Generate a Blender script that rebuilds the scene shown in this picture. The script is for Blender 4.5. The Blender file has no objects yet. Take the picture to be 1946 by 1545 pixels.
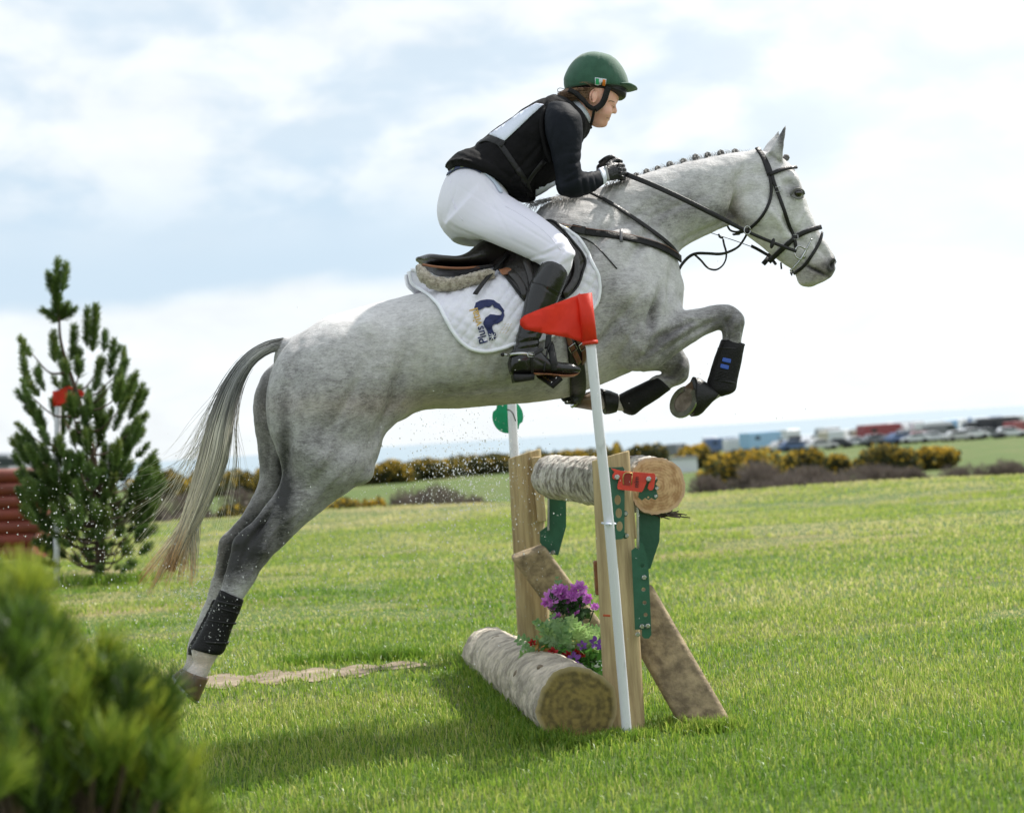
import bpy, bmesh, math, random
import numpy as np
from mathutils import Vector, Matrix
from mathutils.bvhtree import BVHTree
from mathutils import noise as mnoise
import openvdb as vdb
S = bpy.context.scene
R = math.radians
rng = np.random.default_rng(7)
random.seed(7)
# ------------------------------------------------------------------ camera
F_PX = 3240.0; CAM_H = 1.06; ROLL = R(3.70); PITCH = R(1.067)
cF = np.array((0, math.cos(PITCH), math.sin(PITCH)))
cU0 = np.array((0, -math.sin(PITCH), math.cos(PITCH))); cR0 = np.array((1.0, 0, 0))
cU = cU0 * math.cos(ROLL) + cR0 * math.sin(ROLL)
cR = cR0 * math.cos(ROLL) - cU0 * math.sin(ROLL)
CP = np.array((0, 0, CAM_H))
cam_d = bpy.data.cameras.new('camera'); cam = bpy.data.objects.new('camera', cam_d); S.collection.objects.link(cam)
cam_d.sensor_width = 36; cam_d.lens = F_PX / 1946 * 36; cam_d.clip_start = 0.1; cam_d.clip_end = 200000
cam.matrix_world = Matrix(((cR[0], cU[0], -cF[0], 0), (cR[1], cU[1], -cF[1], 0), (cR[2], cU[2], -cF[2], CAM_H), (0, 0, 0, 1)))
cam_d.dof.use_dof = True; cam_d.dof.focus_distance = 6.6; cam_d.dof.aperture_fstop = 2.9
S.camera = cam
# ------------------------------------------------------------------ sky, sun, exposure
SUN_EL = R(51); sun_to = np.array((0.74, 0.67))        # the sun stands beyond the fence, to the right
SUN_AZ = math.atan2(sun_to[0], sun_to[1])
W = bpy.data.worlds.new('World'); S.world = W; W.use_nodes = True
nt = W.node_tree; N = nt.nodes; LK = nt.links
for n in list(N): N.remove(n)
def wn(t, **k):
    n = N.new(t)
    for a, b in k.items(): setattr(n, a, b)
    return n
out = wn('ShaderNodeOutputWorld'); bg = wn('ShaderNodeBackground'); bg.inputs[1].default_value = 0.1
sky = wn('ShaderNodeTexSky', sky_type='NISHITA', sun_disc=False, sun_elevation=SUN_EL, sun_rotation=SUN_AZ)
sky.air_density = 1.0; sky.dust_density = 1.2
geo = wn('ShaderNodeTexCoord'); sep = wn('ShaderNodeSeparateXYZ'); LK.new(geo.outputs['Generated'], sep.inputs[0])
def wm(op, a, b=None, c=None, clamp=False):
    n = wn('ShaderNodeMath', operation=op, use_clamp=clamp)
    for i, v in enumerate((a, b, c)):
        if v is None: continue
        if isinstance(v, (int, float)): n.inputs[i].default_value = v
        else: LK.new(v, n.inputs[i])
    return n.outputs[0]
az = wm('ARCTAN2', sep.outputs[0], sep.outputs[1]); el = wm('ARCSINE', sep.outputs[2])
comb = wn('ShaderNodeCombineXYZ')     # cloud layers: stretched along the horizon, finer higher up
LK.new(wm('MULTIPLY', az, 3.2), comb.inputs[0]); LK.new(wm('MULTIPLY', wm('POWER', wm('MAXIMUM', el, 0.0), 0.9), 6.0), comb.inputs[1])
def wnoise(vec, scale, detail, rough, off, dist=0.0):
    mp = wn('ShaderNodeMapping'); mp.inputs[1].default_value = off; LK.new(vec, mp.inputs[0])
    n = wn('ShaderNodeTexNoise'); n.inputs['Scale'].default_value = scale; n.inputs['Detail'].default_value = detail
    n.inputs['Roughness'].default_value = rough; n.inputs['Distortion'].default_value = dist
    LK.new(mp.outputs[0], n.inputs['Vector']); return n.outputs[0]
def wramp(v, a, b):
    n = wn('ShaderNodeMapRange', interpolation_type='SMOOTHSTEP'); n.inputs[1].default_value = a; n.inputs[2].default_value = b
    LK.new(v, n.inputs[0]); return n.outputs[0]
n1 = wnoise(comb.outputs[0], 2.3, 6, 0.52, (3.1, 1.7, 0), 0.15)
n2 = wnoise(comb.outputs[0], 4.6, 8, 0.50, (7.1, 4.2, 2), 0.25)
n3 = wnoise(comb.outputs[0], 1.1, 3, 0.5, (0.4, 9.3, 5))
# a long blue-grey deck of cloud low over the sea, thinning towards the sun side
elw = wm('ADD', el, wm('MULTIPLY', wm('SUBTRACT', n1, 0.5), 0.035))
deck = wm('MULTIPLY', wramp(elw, 0.086, 0.100), wm('SUBTRACT', 1.0, wramp(elw, 0.105, 0.185)))
deck = wm('MULTIPLY', deck, wm('SUBTRACT', 1.0, wm('MULTIPLY', wramp(az, -0.10, 0.16), 0.8)))
patch = wm('MULTIPLY', wramp(wm('ADD', wm('MULTIPLY', n2, 0.45), wm('MULTIPLY', n1, 0.55)), 0.56, 0.40), wramp(el, 0.12, 0.16))
patch = wm('MULTIPLY', patch, wm('SUBTRACT', 1.0, wm('MULTIPLY', wramp(az, 0.0, 0.3), 0.75)))
blue = wm('ADD', wm('MULTIPLY', deck, 0.95), wm('MULTIPLY', patch, 0.72), clamp=True)
bright = wm('ADD', 0.92, wm('ADD', wm('MULTIPLY', wm('SUBTRACT', n2, 0.5), 0.35), wm('MULTIPLY', wramp(az, -0.15, 0.3), 0.10)))
white = wn('ShaderNodeCombineXYZ')
LK.new(wm('MULTIPLY', bright, 8.1), white.inputs[0]); LK.new(wm('MULTIPLY', bright, 8.55), white.inputs[1]); LK.new(wm('MULTIPLY', bright, 8.85), white.inputs[2])
mixc = wn('ShaderNodeMix', data_type='RGBA'); LK.new(blue, mixc.inputs[0]); LK.new(white.outputs[0], mixc.inputs[6]); mixc.inputs[7].default_value = (5.0, 6.2, 7.3, 1)
cover = wn('ShaderNodeMix', data_type='RGBA'); cover.inputs[0].default_value = 0.94
LK.new(sky.outputs[0], cover.inputs[6]); LK.new(mixc.outputs[2], cover.inputs[7])
LK.new(cover.outputs[2], bg.inputs[0]); LK.new(bg.outputs[0], out.inputs[0])
sd = bpy.data.lights.new('sun', 'SUN'); sd.energy = 5.0; sd.angle = R(1.6); sd.color = (1.0, 0.955, 0.88)
sun = bpy.data.objects.new('sun', sd); S.collection.objects.link(sun)
sv = Vector((math.sin(SUN_AZ) * math.cos(SUN_EL), math.cos(SUN_AZ) * math.cos(SUN_EL), math.sin(SUN_EL)))
sun.rotation_euler = sv.to_track_quat('Z', 'Y').to_euler(); sun.location = sv * 30
S.view_settings.view_transform = 'Standard'; S.view_settings.look = 'None'; S.view_settings.exposure = 0.38; S.view_settings.gamma = 1
S.view_settings.use_curve_mapping = False
try:
    S.cycles.sample_clamp_indirect = 4.0; S.cycles.max_bounces = 6; S.cycles.transmission_bounces = 4; S.cycles.transparent_max_bounces = 6
except Exception: pass
# ------------------------------------------------------------------ helpers
def P(px, py, d):                       # a point seen at photo pixel (px, py), d metres along the view axis
    return CP + cF * d + cR * ((px - 973.0) / F_PX * d) + cU * (-(py - 772.5) / F_PX * d)
def proj(v):
    q = np.asarray(v) - CP; d = q @ cF
    return 973.0 + (q @ cR) / d * F_PX, 772.5 - (q @ cU) / d * F_PX, d
def G(px, py, z=0.0):                   # where the sight line through a pixel meets the level z
    r = P(px, py, 1.0) - CP
    return CP + r * ((z - CAM_H) / r[2])
def nz(v):
    v = np.asarray(v, float); return v / (np.linalg.norm(v) + 1e-12)
def thing(name, label, cat, loc=(0, 0, 0), group=None):
    o = bpy.data.objects.new(name, None); S.collection.objects.link(o); o.location = loc; o.empty_display_size = 0.1
    o['label'] = label; o['category'] = cat
    if group: o['group'] = group
    return o
def tag(o, label=None, cat=None, group=None, kind=None):
    if label: o['label'] = label
    if cat: o['category'] = cat
    if group: o['group'] = group
    if kind: o['kind'] = kind
    return o
ORI = {}
def obj(name, V, Fc, m, parent=None, smooth=True, loc=None, attrs=None):
    """one mesh object; V in world coordinates; its origin is its thing's origin (or loc)"""
    V = np.asarray(V, float).reshape(-1, 3)
    o0 = np.array(ORI.get(parent.name, parent.location)) if parent is not None else np.array(loc if loc is not None else (0, 0, 0), float)
    me = bpy.data.meshes.new(name)
    V = V - o0
    if isinstance(Fc, np.ndarray):
        nf, k = Fc.shape
        me.vertices.add(len(V)); me.vertices.foreach_set('co', V.ravel())
        me.loops.add(nf * k); me.loops.foreach_set('vertex_index', Fc.ravel().astype(np.int32))
        me.polygons.add(nf); me.polygons.foreach_set('loop_start', np.arange(0, nf * k, k, dtype=np.int32))
        me.update(calc_edges=True)
    else:
        me.from_pydata(V.tolist(), [], [list(map(int, f)) for f in Fc]); me.update()
    if attrs:
        for an, av in attrs.items():
            at = me.attributes.new(an, 'FLOAT', 'POINT'); at.data.foreach_set('value', np.asarray(av, np.float32))
    if smooth: me.polygons.foreach_set('use_smooth', [True] * len(me.polygons))
    for mm in (m if isinstance(m, (list, tuple)) else [m]): me.materials.append(mm)
    o = bpy.data.objects.new(name, me); S.collection.objects.link(o)
    if parent is not None: o.parent = parent
    else: o.location = o0
    ORI[o.name] = tuple(o0)
    return o
class MB:                               # collects pieces of one mesh
    def __init__(s): s.v = []; s.f = []; s.n = 0; s.mi = []
    def add(s, V, Fc, mi=0):
        V = np.asarray(V, float).reshape(-1, 3); s.v.append(V)
        s.f += [[int(i) + s.n for i in f] for f in Fc]; s.mi += [mi] * len(Fc); s.n += len(V); return s
    def build(s, name, m, parent=None, **k):
        o = obj(name, np.vstack(s.v), s.f, m, parent, **k)
        if any(s.mi): o.data.polygons.foreach_set('material_index', s.mi)
        return o
def bevel(o, w=0.003, seg=2, angle=40):
    b = o.modifiers.new('bevel', 'BEVEL'); b.width = w; b.segments = seg; b.limit_method = 'ANGLE'; b.angle_limit = R(angle); return o
def catmull(A, n):
    A = np.asarray(A, float); m = len(A)
    if m == 2: t = np.linspace(0, 1, n + 1)[:, None]; return A[0] * (1 - t) + A[1] * t
    Pd = np.vstack([2 * A[0] - A[1], A, 2 * A[-1] - A[-2]]); o = []
    for i in range(m - 1):
        p0, p1, p2, p3 = Pd[i:i + 4]
        for t in np.arange(n) / n:
            o.append(0.5 * ((2 * p1) + (p2 - p0) * t + (2 * p0 - 5 * p1 + 4 * p2 - p3) * t * t + (3 * p1 - p0 - 3 * p2 + p3) * t ** 3))
    o.append(A[-1]); return np.array(o)
def rings_mesh(Rg, closed=True):        # Rg: (n, k, 3) rings -> verts, faces with end fans
    n, k, _ = Rg.shape; V = Rg.reshape(-1, 3); Fc = []
    for i in range(n - 1):
        for j in range(k):
            j2 = (j + 1) % k; Fc.append((i * k + j, i * k + j2, (i + 1) * k + j2, (i + 1) * k + j))
    if closed:
        V = np.vstack([V, Rg[0].mean(0), Rg[-1].mean(0)]); a = n * k
        for j in range(k):
            Fc.append((a, (j + 1) % k, j)); Fc.append((a + 1, (n - 1) * k + j, (n - 1) * k + (j + 1) % k))
    return V, Fc
def tube(path, r, seg=8, n=1, flat=None, cap=True, up=None):
    """round (or flat = (w, h)) tube along world points; r scalar or list"""
    A = np.asarray(path, float); r = np.ones(len(A)) * r
    if n > 1:
        B = catmull(np.column_stack([A, r]), n); A, r = B[:, :3], B[:, 3]
    T = np.gradient(A, axis=0); T /= np.linalg.norm(T, axis=1)[:, None] + 1e-12
    u = np.array(up if up is not None else (0, 0, 1.0)); rings = []
    if up is None and abs(T[0] @ u) > 0.9: u = np.array((1.0, 0, 0))
    for p, t, rr in zip(A, T, r):
        s = nz(np.cross(t, u)); w = nz(np.cross(s, t)); 
        if up is None: u = w
        th = np.arange(seg) / seg * 2 * math.pi + math.pi / seg
        fw, fh = (1, 1) if flat is None else flat
        c, sn = np.cos(th), np.sin(th)
        rings.append(p + rr * (np.outer(c, s) * fw + np.outer(sn, w) * fh))
    return rings_mesh(np.array(rings), cap)
def band(pts, nrm, w, th, n=1):
    """flat strap: centre points, outward normals, width w (m or list), thickness th"""
    pts = np.asarray(pts, float); nrm = np.asarray(nrm, float); w = np.ones(len(pts)) * w
    if n > 1:
        B = catmull(np.column_stack([pts, nrm, w]), n); pts, nrm, w = B[:, :3], B[:, 3:6], B[:, 6]
    T = np.gradient(pts, axis=0); rings = []
    for p, q, t, ww in zip(pts, nrm, T, w):
        q = nz(q); s = nz(np.cross(t, q)); h = ww / 2; e = th
        rings.append([p - s * h, p - s * h + q * e * .7, p - s * h * .82 + q * e, p + s * h * .82 + q * e, p + s * h + q * e * .7, p + s * h])
    return rings_mesh(np.array(rings))
def box(c, ax, ay, az):                 # centre and three half-axis vectors
    c = np.array(c, float); V = [c + i * np.array(ax) + j * np.array(ay) + k * np.array(az) for i in (-1, 1) for j in (-1, 1) for k in (-1, 1)]
    return V, [(0, 1, 3, 2), (4, 6, 7, 5), (0, 4, 5, 1), (2, 3, 7, 6), (0, 2, 6, 4), (1, 5, 7, 3)]
def ball(c, r, seg=10, rg=7, axes=None):
    V = []; A = np.eye(3) if axes is None else np.array(axes)
    for i in range(1, rg):
        a = math.pi * i / rg
        for j in range(seg):
            b = 2 * math.pi * j / seg; V.append((math.sin(a) * math.cos(b), math.sin(a) * math.sin(b), math.cos(a)))
    V = np.array(V + [(0, 0, 1), (0, 0, -1)]); k = (rg - 1) * seg; Fc = []
    for i in range(rg - 2):
        for j in range(seg): Fc.append((i * seg + j, (i + 1) * seg + j, (i + 1) * seg + (j + 1) % seg, i * seg + (j + 1) % seg))
    for j in range(seg): Fc.append((k, j, (j + 1) % seg)); Fc.append((k + 1, (rg - 2) * seg + (j + 1) % seg, (rg - 2) * seg + j))
    return np.array(c) + (V * np.array(r)) @ A, Fc
# ---- materials
def mat(name, c1, c2=None, scale=8, rough=0.6, bump=0.0, bscale=60, stretch=(1, 1, 1), spec=0.5, metal=0, detail=4, sheen=0, trans=0, coat=0, r2=None, sub=0, lo=.35, hi=.65, rot=(0, 0, 0), bdist=0.01):
    m = bpy.data.materials.new(name); m.use_nodes = True; t = m.node_tree; b = t.nodes['Principled BSDF']
    b.inputs['Base Color'].default_value = (*c1, 1); b.inputs['Roughness'].default_value = rough; b.inputs['Specular IOR Level'].default_value = spec
    b.inputs['Metallic'].default_value = metal; b.inputs['Sheen Weight'].default_value = sheen; b.inputs['Coat Weight'].default_value = coat
    if sub: b.inputs['Subsurface Weight'].default_value = sub; b.inputs['Subsurface Radius'].default_value = (.012, .004, .002)
    tc = t.nodes.new('ShaderNodeTexCoord'); mp = t.nodes.new('ShaderNodeMapping'); mp.inputs['Scale'].default_value = stretch; mp.inputs['Rotation'].default_value = rot
    t.links.new(tc.outputs['Object'], mp.inputs[0])
    if c2 is not None:
        n = t.nodes.new('ShaderNodeTexNoise'); n.inputs['Scale'].default_value = scale; n.inputs['Detail'].default_value = detail; n.inputs['Roughness'].default_value = .6
        t.links.new(mp.outputs[0], n.inputs['Vector'])
        r = t.nodes.new('ShaderNodeMapRange'); r.inputs[1].default_value = lo; r.inputs[2].default_value = hi; t.links.new(n.outputs[0], r.inputs[0])
        x = t.nodes.new('ShaderNodeMix'); x.data_type = 'RGBA'; x.inputs[6].default_value = (*c1, 1); x.inputs[7].default_value = (*c2, 1)
        t.links.new(r.outputs[0], x.inputs[0]); t.links.new(x.outputs[2], b.inputs['Base Color'])
        if r2 is not None:
            q = t.nodes.new('ShaderNodeMapRange'); q.inputs[3].default_value = rough; q.inputs[4].default_value = r2
            t.links.new(r.outputs[0], q.inputs[0]); t.links.new(q.outputs[0], b.inputs['Roughness'])
    if bump:
        n = t.nodes.new('ShaderNodeTexNoise'); n.inputs['Scale'].default_value = bscale; n.inputs['Detail'].default_value = 5
        t.links.new(mp.outputs[0], n.inputs['Vector']); q = t.nodes.new('ShaderNodeBump'); q.inputs['Strength'].default_value = bump; q.inputs['Distance'].default_value = bdist
        t.links.new(n.outputs[0], q.inputs['Height']); t.links.new(q.outputs[0], b.inputs['Normal'])
    if trans:                            # thin leaf: part of the light passes through
        o = t.nodes['Material Output']; tr = t.nodes.new('ShaderNodeBsdfTranslucent'); mx = t.nodes.new('ShaderNodeMixShader'); mx.inputs[0].default_value = trans
        tr.inputs[0].default_value = (*c1, 1)
        if c2 is not None: t.links.new(x.outputs[2], tr.inputs[0])
        t.links.new(b.outputs[0], mx.inputs[1]); t.links.new(tr.outputs[0], mx.inputs[2]); t.links.new(mx.outputs[0], o.inputs[0])
    return m
# ---- signed distance modelling
def sdf_mesh(parts, vox, k=0.035, hw=6, smooth=1):
    """parts: list of (V, F, k) closed meshes -> one smooth blended surface"""
    bgv = hw * vox; allv = np.vstack([p[0] for p in parts]); lo = np.floor(allv.min(0) / vox).astype(int) - hw - 2; hi = np.ceil(allv.max(0) / vox).astype(int) + hw + 2
    D = np.full(tuple(hi - lo), bgv, np.float32); tr = vdb.createLinearTransform(voxelSize=vox)
    for p in parts:
        V, Fc = p[0], p[1]; kk = p[2] if len(p) > 2 and p[2] else k
        cut = len(p) > 3 and p[3]
        t3 = []; 
        for f in Fc:
            for i in range(1, len(f) - 1): t3.append((f[0], f[i], f[i + 1]))
        g = vdb.FloatGrid.createLevelSetFromPolygons(np.ascontiguousarray(V, dtype=np.float64), triangles=np.array(t3, dtype=np.uint32), transform=tr, halfWidth=float(hw))
        a = np.floor(V.min(0) / vox).astype(int) - hw - 1; b = np.ceil(V.max(0) / vox).astype(int) + hw + 1
        A = np.empty(tuple(b - a), np.float32); g.copyToArray(A, ijk=tuple(int(i) for i in a))
        sl = tuple(slice(a[i] - lo[i], b[i] - lo[i]) for i in range(3)); B = D[sl]
        if cut:
            A = -A; h = np.clip(kk - np.abs(A - B), 0, None) / kk; m = np.maximum(A, B) + np.where((np.abs(A) < bgv * .98) & (np.abs(B) < bgv * .98), h * h * kk / 4, 0)
        else:
            h = np.clip(kk - np.abs(A - B), 0, None) / kk; m = np.minimum(A, B) - np.where((A < bgv * .98) & (B < bgv * .98), h * h * kk / 4, 0)
        D[sl] = m
    g = vdb.FloatGrid(bgv); g.transform = tr; g.copyFromArray(D, ijk=tuple(int(i) for i in lo))
    pts, tri, quad = g.convertToPolygons(isovalue=0.0, adaptivity=0.0)
    pts = np.array(pts, float); quad = np.array(quad, int)[:, ::-1]
    for _ in range(smooth): pts = lap(pts, quad, 0.5); 
    return pts, quad
def lap(V, Q, lam):
    S_ = np.zeros_like(V); C_ = np.zeros(len(V))
    k = Q.shape[1]
    for i in range(k):
        a, b = Q[:, i], Q[:, (i + 1) % k]
        for c in range(3): S_[:, c] += np.bincount(a, V[b, c], len(V)) + np.bincount(b, V[a, c], len(V))
        C_ += np.bincount(a, minlength=len(V)) + np.bincount(b, minlength=len(V))
    return V * (1 - lam) + lam * S_ / np.maximum(C_, 1)[:, None]
def normals(V, Q):
    n = np.cross(V[Q[:, 2]] - V[Q[:, 0]], V[Q[:, 3 % Q.shape[1]]] - V[Q[:, 1]]) if Q.shape[1] == 4 else np.cross(V[Q[:, 1]] - V[Q[:, 0]], V[Q[:, 2]] - V[Q[:, 0]])
    o = np.zeros_like(V)
    for i in range(Q.shape[1]):
        for c in range(3): o[:, c] += np.bincount(Q[:, i], n[:, c], len(V))
    return o / (np.linalg.norm(o, axis=1)[:, None] + 1e-12)
# the horse's own plane: heading away from the camera by about ten degrees
YAW = 0.17
def hd(px): return 6.80 + YAW * (px - 1050) / 480.0
HEAD = nz((1, YAW, 0)); LAT = nz((-YAW, 1, 0))       # LAT points to the far side
def HP(px, py, lat=0.0): return P(px, py, hd(px) + lat)
def loft(st, n=4, seg=24, k=None, ex=2.0, dome=(0.0, 0.0), shrink=0.0, latk=None, cut=False):
    """st rows: ax, ay, bx, by, w, lat  (photo pixels of the two outline points, half width, lateral offset)"""
    st = np.array([list(s) + [0] * (6 - len(s)) for s in st], float); s = catmull(st, n)
    th = np.arange(seg) / seg * 2 * math.pi; c, sn = np.cos(th), np.sin(th)
    cc = np.sign(c) * np.abs(c) ** (2 / ex); ss = np.sign(sn) * np.abs(sn) ** (2 / ex); rings = []
    for a in s:
        A = HP(a[0], a[1], a[5]); B = HP(a[2], a[3], a[5]); C = (A + B) / 2; H = (A - B) / 2; hl = np.linalg.norm(H)
        H = H * max(hl - shrink, .004) / max(hl, 1e-6); w = max(a[4] - shrink, .004)
        rings.append(C + np.outer(cc, H) + np.outer(ss, LAT * w))
    for e, dm in ((0, dome[0]), (1, dome[1])):
        if dm <= 0: continue
        r0, r1 = (rings[0], rings[1]) if e == 0 else (rings[-1], rings[-2]); d = nz(r0.mean(0) - r1.mean(0)); ext = []
        for q in (0.5, 0.8, 0.97): ext.append(r0.mean(0) + d * dm * q + (r0 - r0.mean(0)) * math.sqrt(1 - q * q))
        rings = (ext[::-1] + rings) if e == 0 else (rings + ext)
    V, Fc = rings_mesh(np.array(rings)); return (V, Fc, k, cut)
def hball(px, py, lat, rx, ry, rz, ang=0, k=None, cut=False):   # ellipsoid: rx along the pixel direction ang, ry across, rz lateral (metres)
    a = R(ang); u = cR * math.cos(a) + cU * math.sin(a); u = nz(HEAD * math.cos(a) + np.array((0, 0, 1)) * math.sin(a)); v = nz(np.cross(LAT, u))
    V, Fc = ball(HP(px, py, lat), (1, 1, 1), 16, 10); c = HP(px, py, lat); q = V - c
    return (c + np.outer(q[:, 0] * rx, u) + np.outer(q[:, 2] * ry, v) + np.outer(q[:, 1] * rz, LAT), Fc, k, cut)
# ================================================================== LAND AND SEA
def crest_s(x, y):                       # metres beyond the near field's far edge
    return ((x + 6.3) * 4.8 + (y - 30.4) * 14.0) / 14.8
def terr(x, y):
    s = crest_s(x, y)
    z = 0.02 * math.sin(x * .9 + y * .35) + 0.015 * math.sin(x * .37 - y * .8 + 1)
    z *= min(1, max(0, (y - 9) / 6)) if y > 9 else 0
    if s > 0:
        t = min(1, s / 9.0); z -= .95 * t * t * (3 - 2 * t)
        z -= max(0, y - 60) * .0088; z += .18 * mnoise.noise(Vector((x * .05, y * .05, 3))) * min(1, s / 20)
    if y > 250: z -= min(34, ((y - 250) / 120) ** 2 * 12)
    return z
def terr_at(px, d):                      # ground point at a column of the photo, d metres away
    p = P(px, 850, d); return np.array((p[0], p[1], terr(p[0], p[1])))
ys = np.concatenate([np.arange(-12, 4, 2.0), np.arange(4, 20, .5), np.arange(20, 46, 1.0), np.arange(46, 130, 3.0), np.arange(130, 300, 8.0), np.arange(300, 480, 15.0)])
xs = np.sinh(np.linspace(-3.4, 3.4, 121)) / math.sinh(3.4) * 330
V = [(x * (1 if abs(y) > 40 else 1), y, terr(x, y)) for y in ys for x in xs]; nx = len(xs)
Fc = np.array([(j * nx + i, j * nx + i + 1, (j + 1) * nx + i + 1, (j + 1) * nx + i) for j in range(len(ys) - 1) for i in range(nx - 1)])
M_gr = bpy.data.materials.new('turf'); M_gr.use_nodes = True; t = M_gr.node_tree; b = t.nodes['Principled BSDF']; tc = t.nodes.new('ShaderNodeTexCoord')
def tn(scale, det, st=(1, 1, 1)):
    mp = t.nodes.new('ShaderNodeMapping'); mp.inputs['Scale'].default_value = st; t.links.new(tc.outputs['Object'], mp.inputs[0]); n = t.nodes.new('ShaderNodeTexNoise'); n.inputs['Scale'].default_value = scale; n.inputs['Detail'].default_value = det; n.inputs['Roughness'].default_value = .65; t.links.new(mp.outputs[0], n.inputs['Vector']); return n.outputs[0]
def tramp(v, stops):
    c = t.nodes.new('ShaderNodeValToRGB'); e = c.color_ramp.elements; e[0].position, e[0].color = stops[0][0], (*stops[0][1], 1); e[1].position, e[1].color = stops[-1][0], (*stops[-1][1], 1)
    for p_, c_ in stops[1:-1]: q = e.new(p_); q.color = (*c_, 1)
    t.links.new(v, c.inputs[0]); return c.outputs[0]
def tmix(f, a, c, mode='MIX'):
    x = t.nodes.new('ShaderNodeMix'); x.data_type = 'RGBA'; x.blend_type = mode
    for i, v in ((0, f), (6, a), (7, c)):
        if isinstance(v, (int, float)): x.inputs[i].default_value = v
        elif isinstance(v, tuple): x.inputs[i].default_value = (*v, 1)
        else: t.links.new(v, x.inputs[i])
    return x.outputs[2]
base = tramp(tn(.9, 6, (.35, 1, 1)), [(.35, (.070, .120, .022)), (.5, (.085, .135, .028)), (.62, (.115, .135, .045))])
fine = tramp(tn(22, 6), [(.3, (.45, .45, .4)), (.55, (1, 1, 1)), (.7, (1.25, 1.2, 1.1))])
bare = tramp(tn(.55, 5, (.30, 1, 1)), [(.56, (0, 0, 0)), (.68, (1, 1, 1))])
c1 = tmix(.85, base, fine, 'MULTIPLY'); c2 = tmix(bare, c1, (.24, .19, .095))
t.links.new(c2, b.inputs['Base Color']); b.inputs['Roughness'].default_value = .85; b.inputs['Specular IOR Level'].default_value = .2
bp = t.nodes.new('ShaderNodeBump'); bp.inputs['Strength'].default_value = .8; bp.inputs['Distance'].default_value = .05; t.links.new(tn(14, 5), bp.inputs['Height']); t.links.new(bp.outputs[0], b.inputs['Normal'])
ground = obj('ground', V, Fc, M_gr); tag(ground, kind='structure')
# sea
M_sea = mat('sea_water', (.20, .27, .32), (.24, .31, .36), scale=.004, rough=.35, stretch=(.3, 1, 1), bump=.3, bscale=.4, spec=.5)
sx, sy = 90000, 120000
sea = obj('sea', [(-sx, 300, -16), (sx, 300, -16), (sx, sy, -16), (-sx, sy, -16)], [(0, 1, 2, 3)], M_sea, smooth=False); tag(sea, kind='structure')
# worn dirt track in the grass
M_dirt = mat('dry_trodden_earth', (.32, .26, .185), (.15, .11, .075), scale=9, rough=.95, bump=.9, bscale=26, stretch=(.5, 1, 1), bdist=.03)
def track_poly():
    up = [(330, 1290), (380, 1288), (430, 1280), (470, 1285), (520, 1274), (560, 1277), (600, 1269), (640, 1272), (680, 1263), (720, 1265), (760, 1257), (810, 1262)]; dn = [(810, 1266), (760, 1272), (720, 1275), (680, 1288), (640, 1286), (600, 1297), (560, 1293), (520, 1302), (470, 1298), (430, 1310), (380, 1308), (330, 1318)]
    return np.array(up), np.array(dn)[::-1]
up, dn = track_poly(); up, dn = catmull(up, 6), catmull(dn, 6); TRACK_UP, TRACK_DN = up, dn; rows = []
for f in (0, .12, .3, .5, .7, .88, 1):
    rows.append([G(*(a * (1 - f) + c * f), z=0) + np.array((0, 0, (.004 if f in (0, 1) else .006 + .008 * mnoise.noise(Vector((a[0] * .05, f * 5, 0)))))) for a, c in zip(up, dn)])
m_ = len(rows[0]); dt = obj('dirt_track', np.array(rows).reshape(-1, 3), [(j * m_ + i, (j + 1) * m_ + i, (j + 1) * m_ + i + 1, j * m_ + i + 1) for j in range(6) for i in range(m_ - 1)], M_dirt); tag(dt, kind='structure')
# ---- grass blades
def grass_mat():
    m = bpy.data.materials.new('grass_blade'); m.use_nodes = True; t = m.node_tree; b = t.nodes['Principled BSDF']; at = t.nodes.new('ShaderNodeAttribute'); at.attribute_name = 'tone'
    c = t.nodes.new('ShaderNodeValToRGB'); e = c.color_ramp.elements; e[0].position, e[0].color = 0, (.085, .19, .018, 1); e[1].position, e[1].color = 1, (.60, .54, .28, 1)
    for p_, c_ in ((.35, (.21, .33, .038)), (.60, (.39, .45, .09)), (.80, (.52, .50, .20))): q = e.new(p_); q.color = (*c_, 1)
    t.links.new(at.outputs['Fac'], c.inputs[0]); t.links.new(c.outputs[0], b.inputs['Base Color']); b.inputs['Roughness'].default_value = .38; b.inputs['Specular IOR Level'].default_value = .45
    tr = t.nodes.new('ShaderNodeBsdfTranslucent'); mx = t.nodes.new('ShaderNodeMixShader'); mx.inputs[0].default_value = .52; t.links.new(c.outputs[0], tr.inputs[0])
    t.links.new(b.outputs[0], mx.inputs[1]); t.links.new(tr.outputs[0], mx.inputs[2]); t.links.new(mx.outputs[0], t.nodes['Material Output'].inputs[0]); return m
M_grass = grass_mat()
def vnoise(x, y, f, seed):               # cheap smooth value noise
    x = x * f + seed * 17.3; y = y * f + seed * 9.1; xi = np.floor(x).astype(int); yi = np.floor(y).astype(int); u = x - xi; v = y - yi; u = u * u * (3 - 2 * u); v = v * v * (3 - 2 * v)
    def h(a, b_): n = (a * 374761393 + b_ * 668265263 + seed * 1442695) & 0x7fffffff; n = ((n ^ (n >> 13)) * 1274126177) & 0x7fffffff; return (n ^ (n >> 16)) % 1000 / 1000.0
    return (h(xi, yi) * (1 - u) + h(xi + 1, yi) * u) * (1 - v) + (h(xi, yi + 1) * (1 - u) + h(xi + 1, yi + 1) * u) * v
GR_V = []; GR_F = []; GR_T = []; gn = 0
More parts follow.
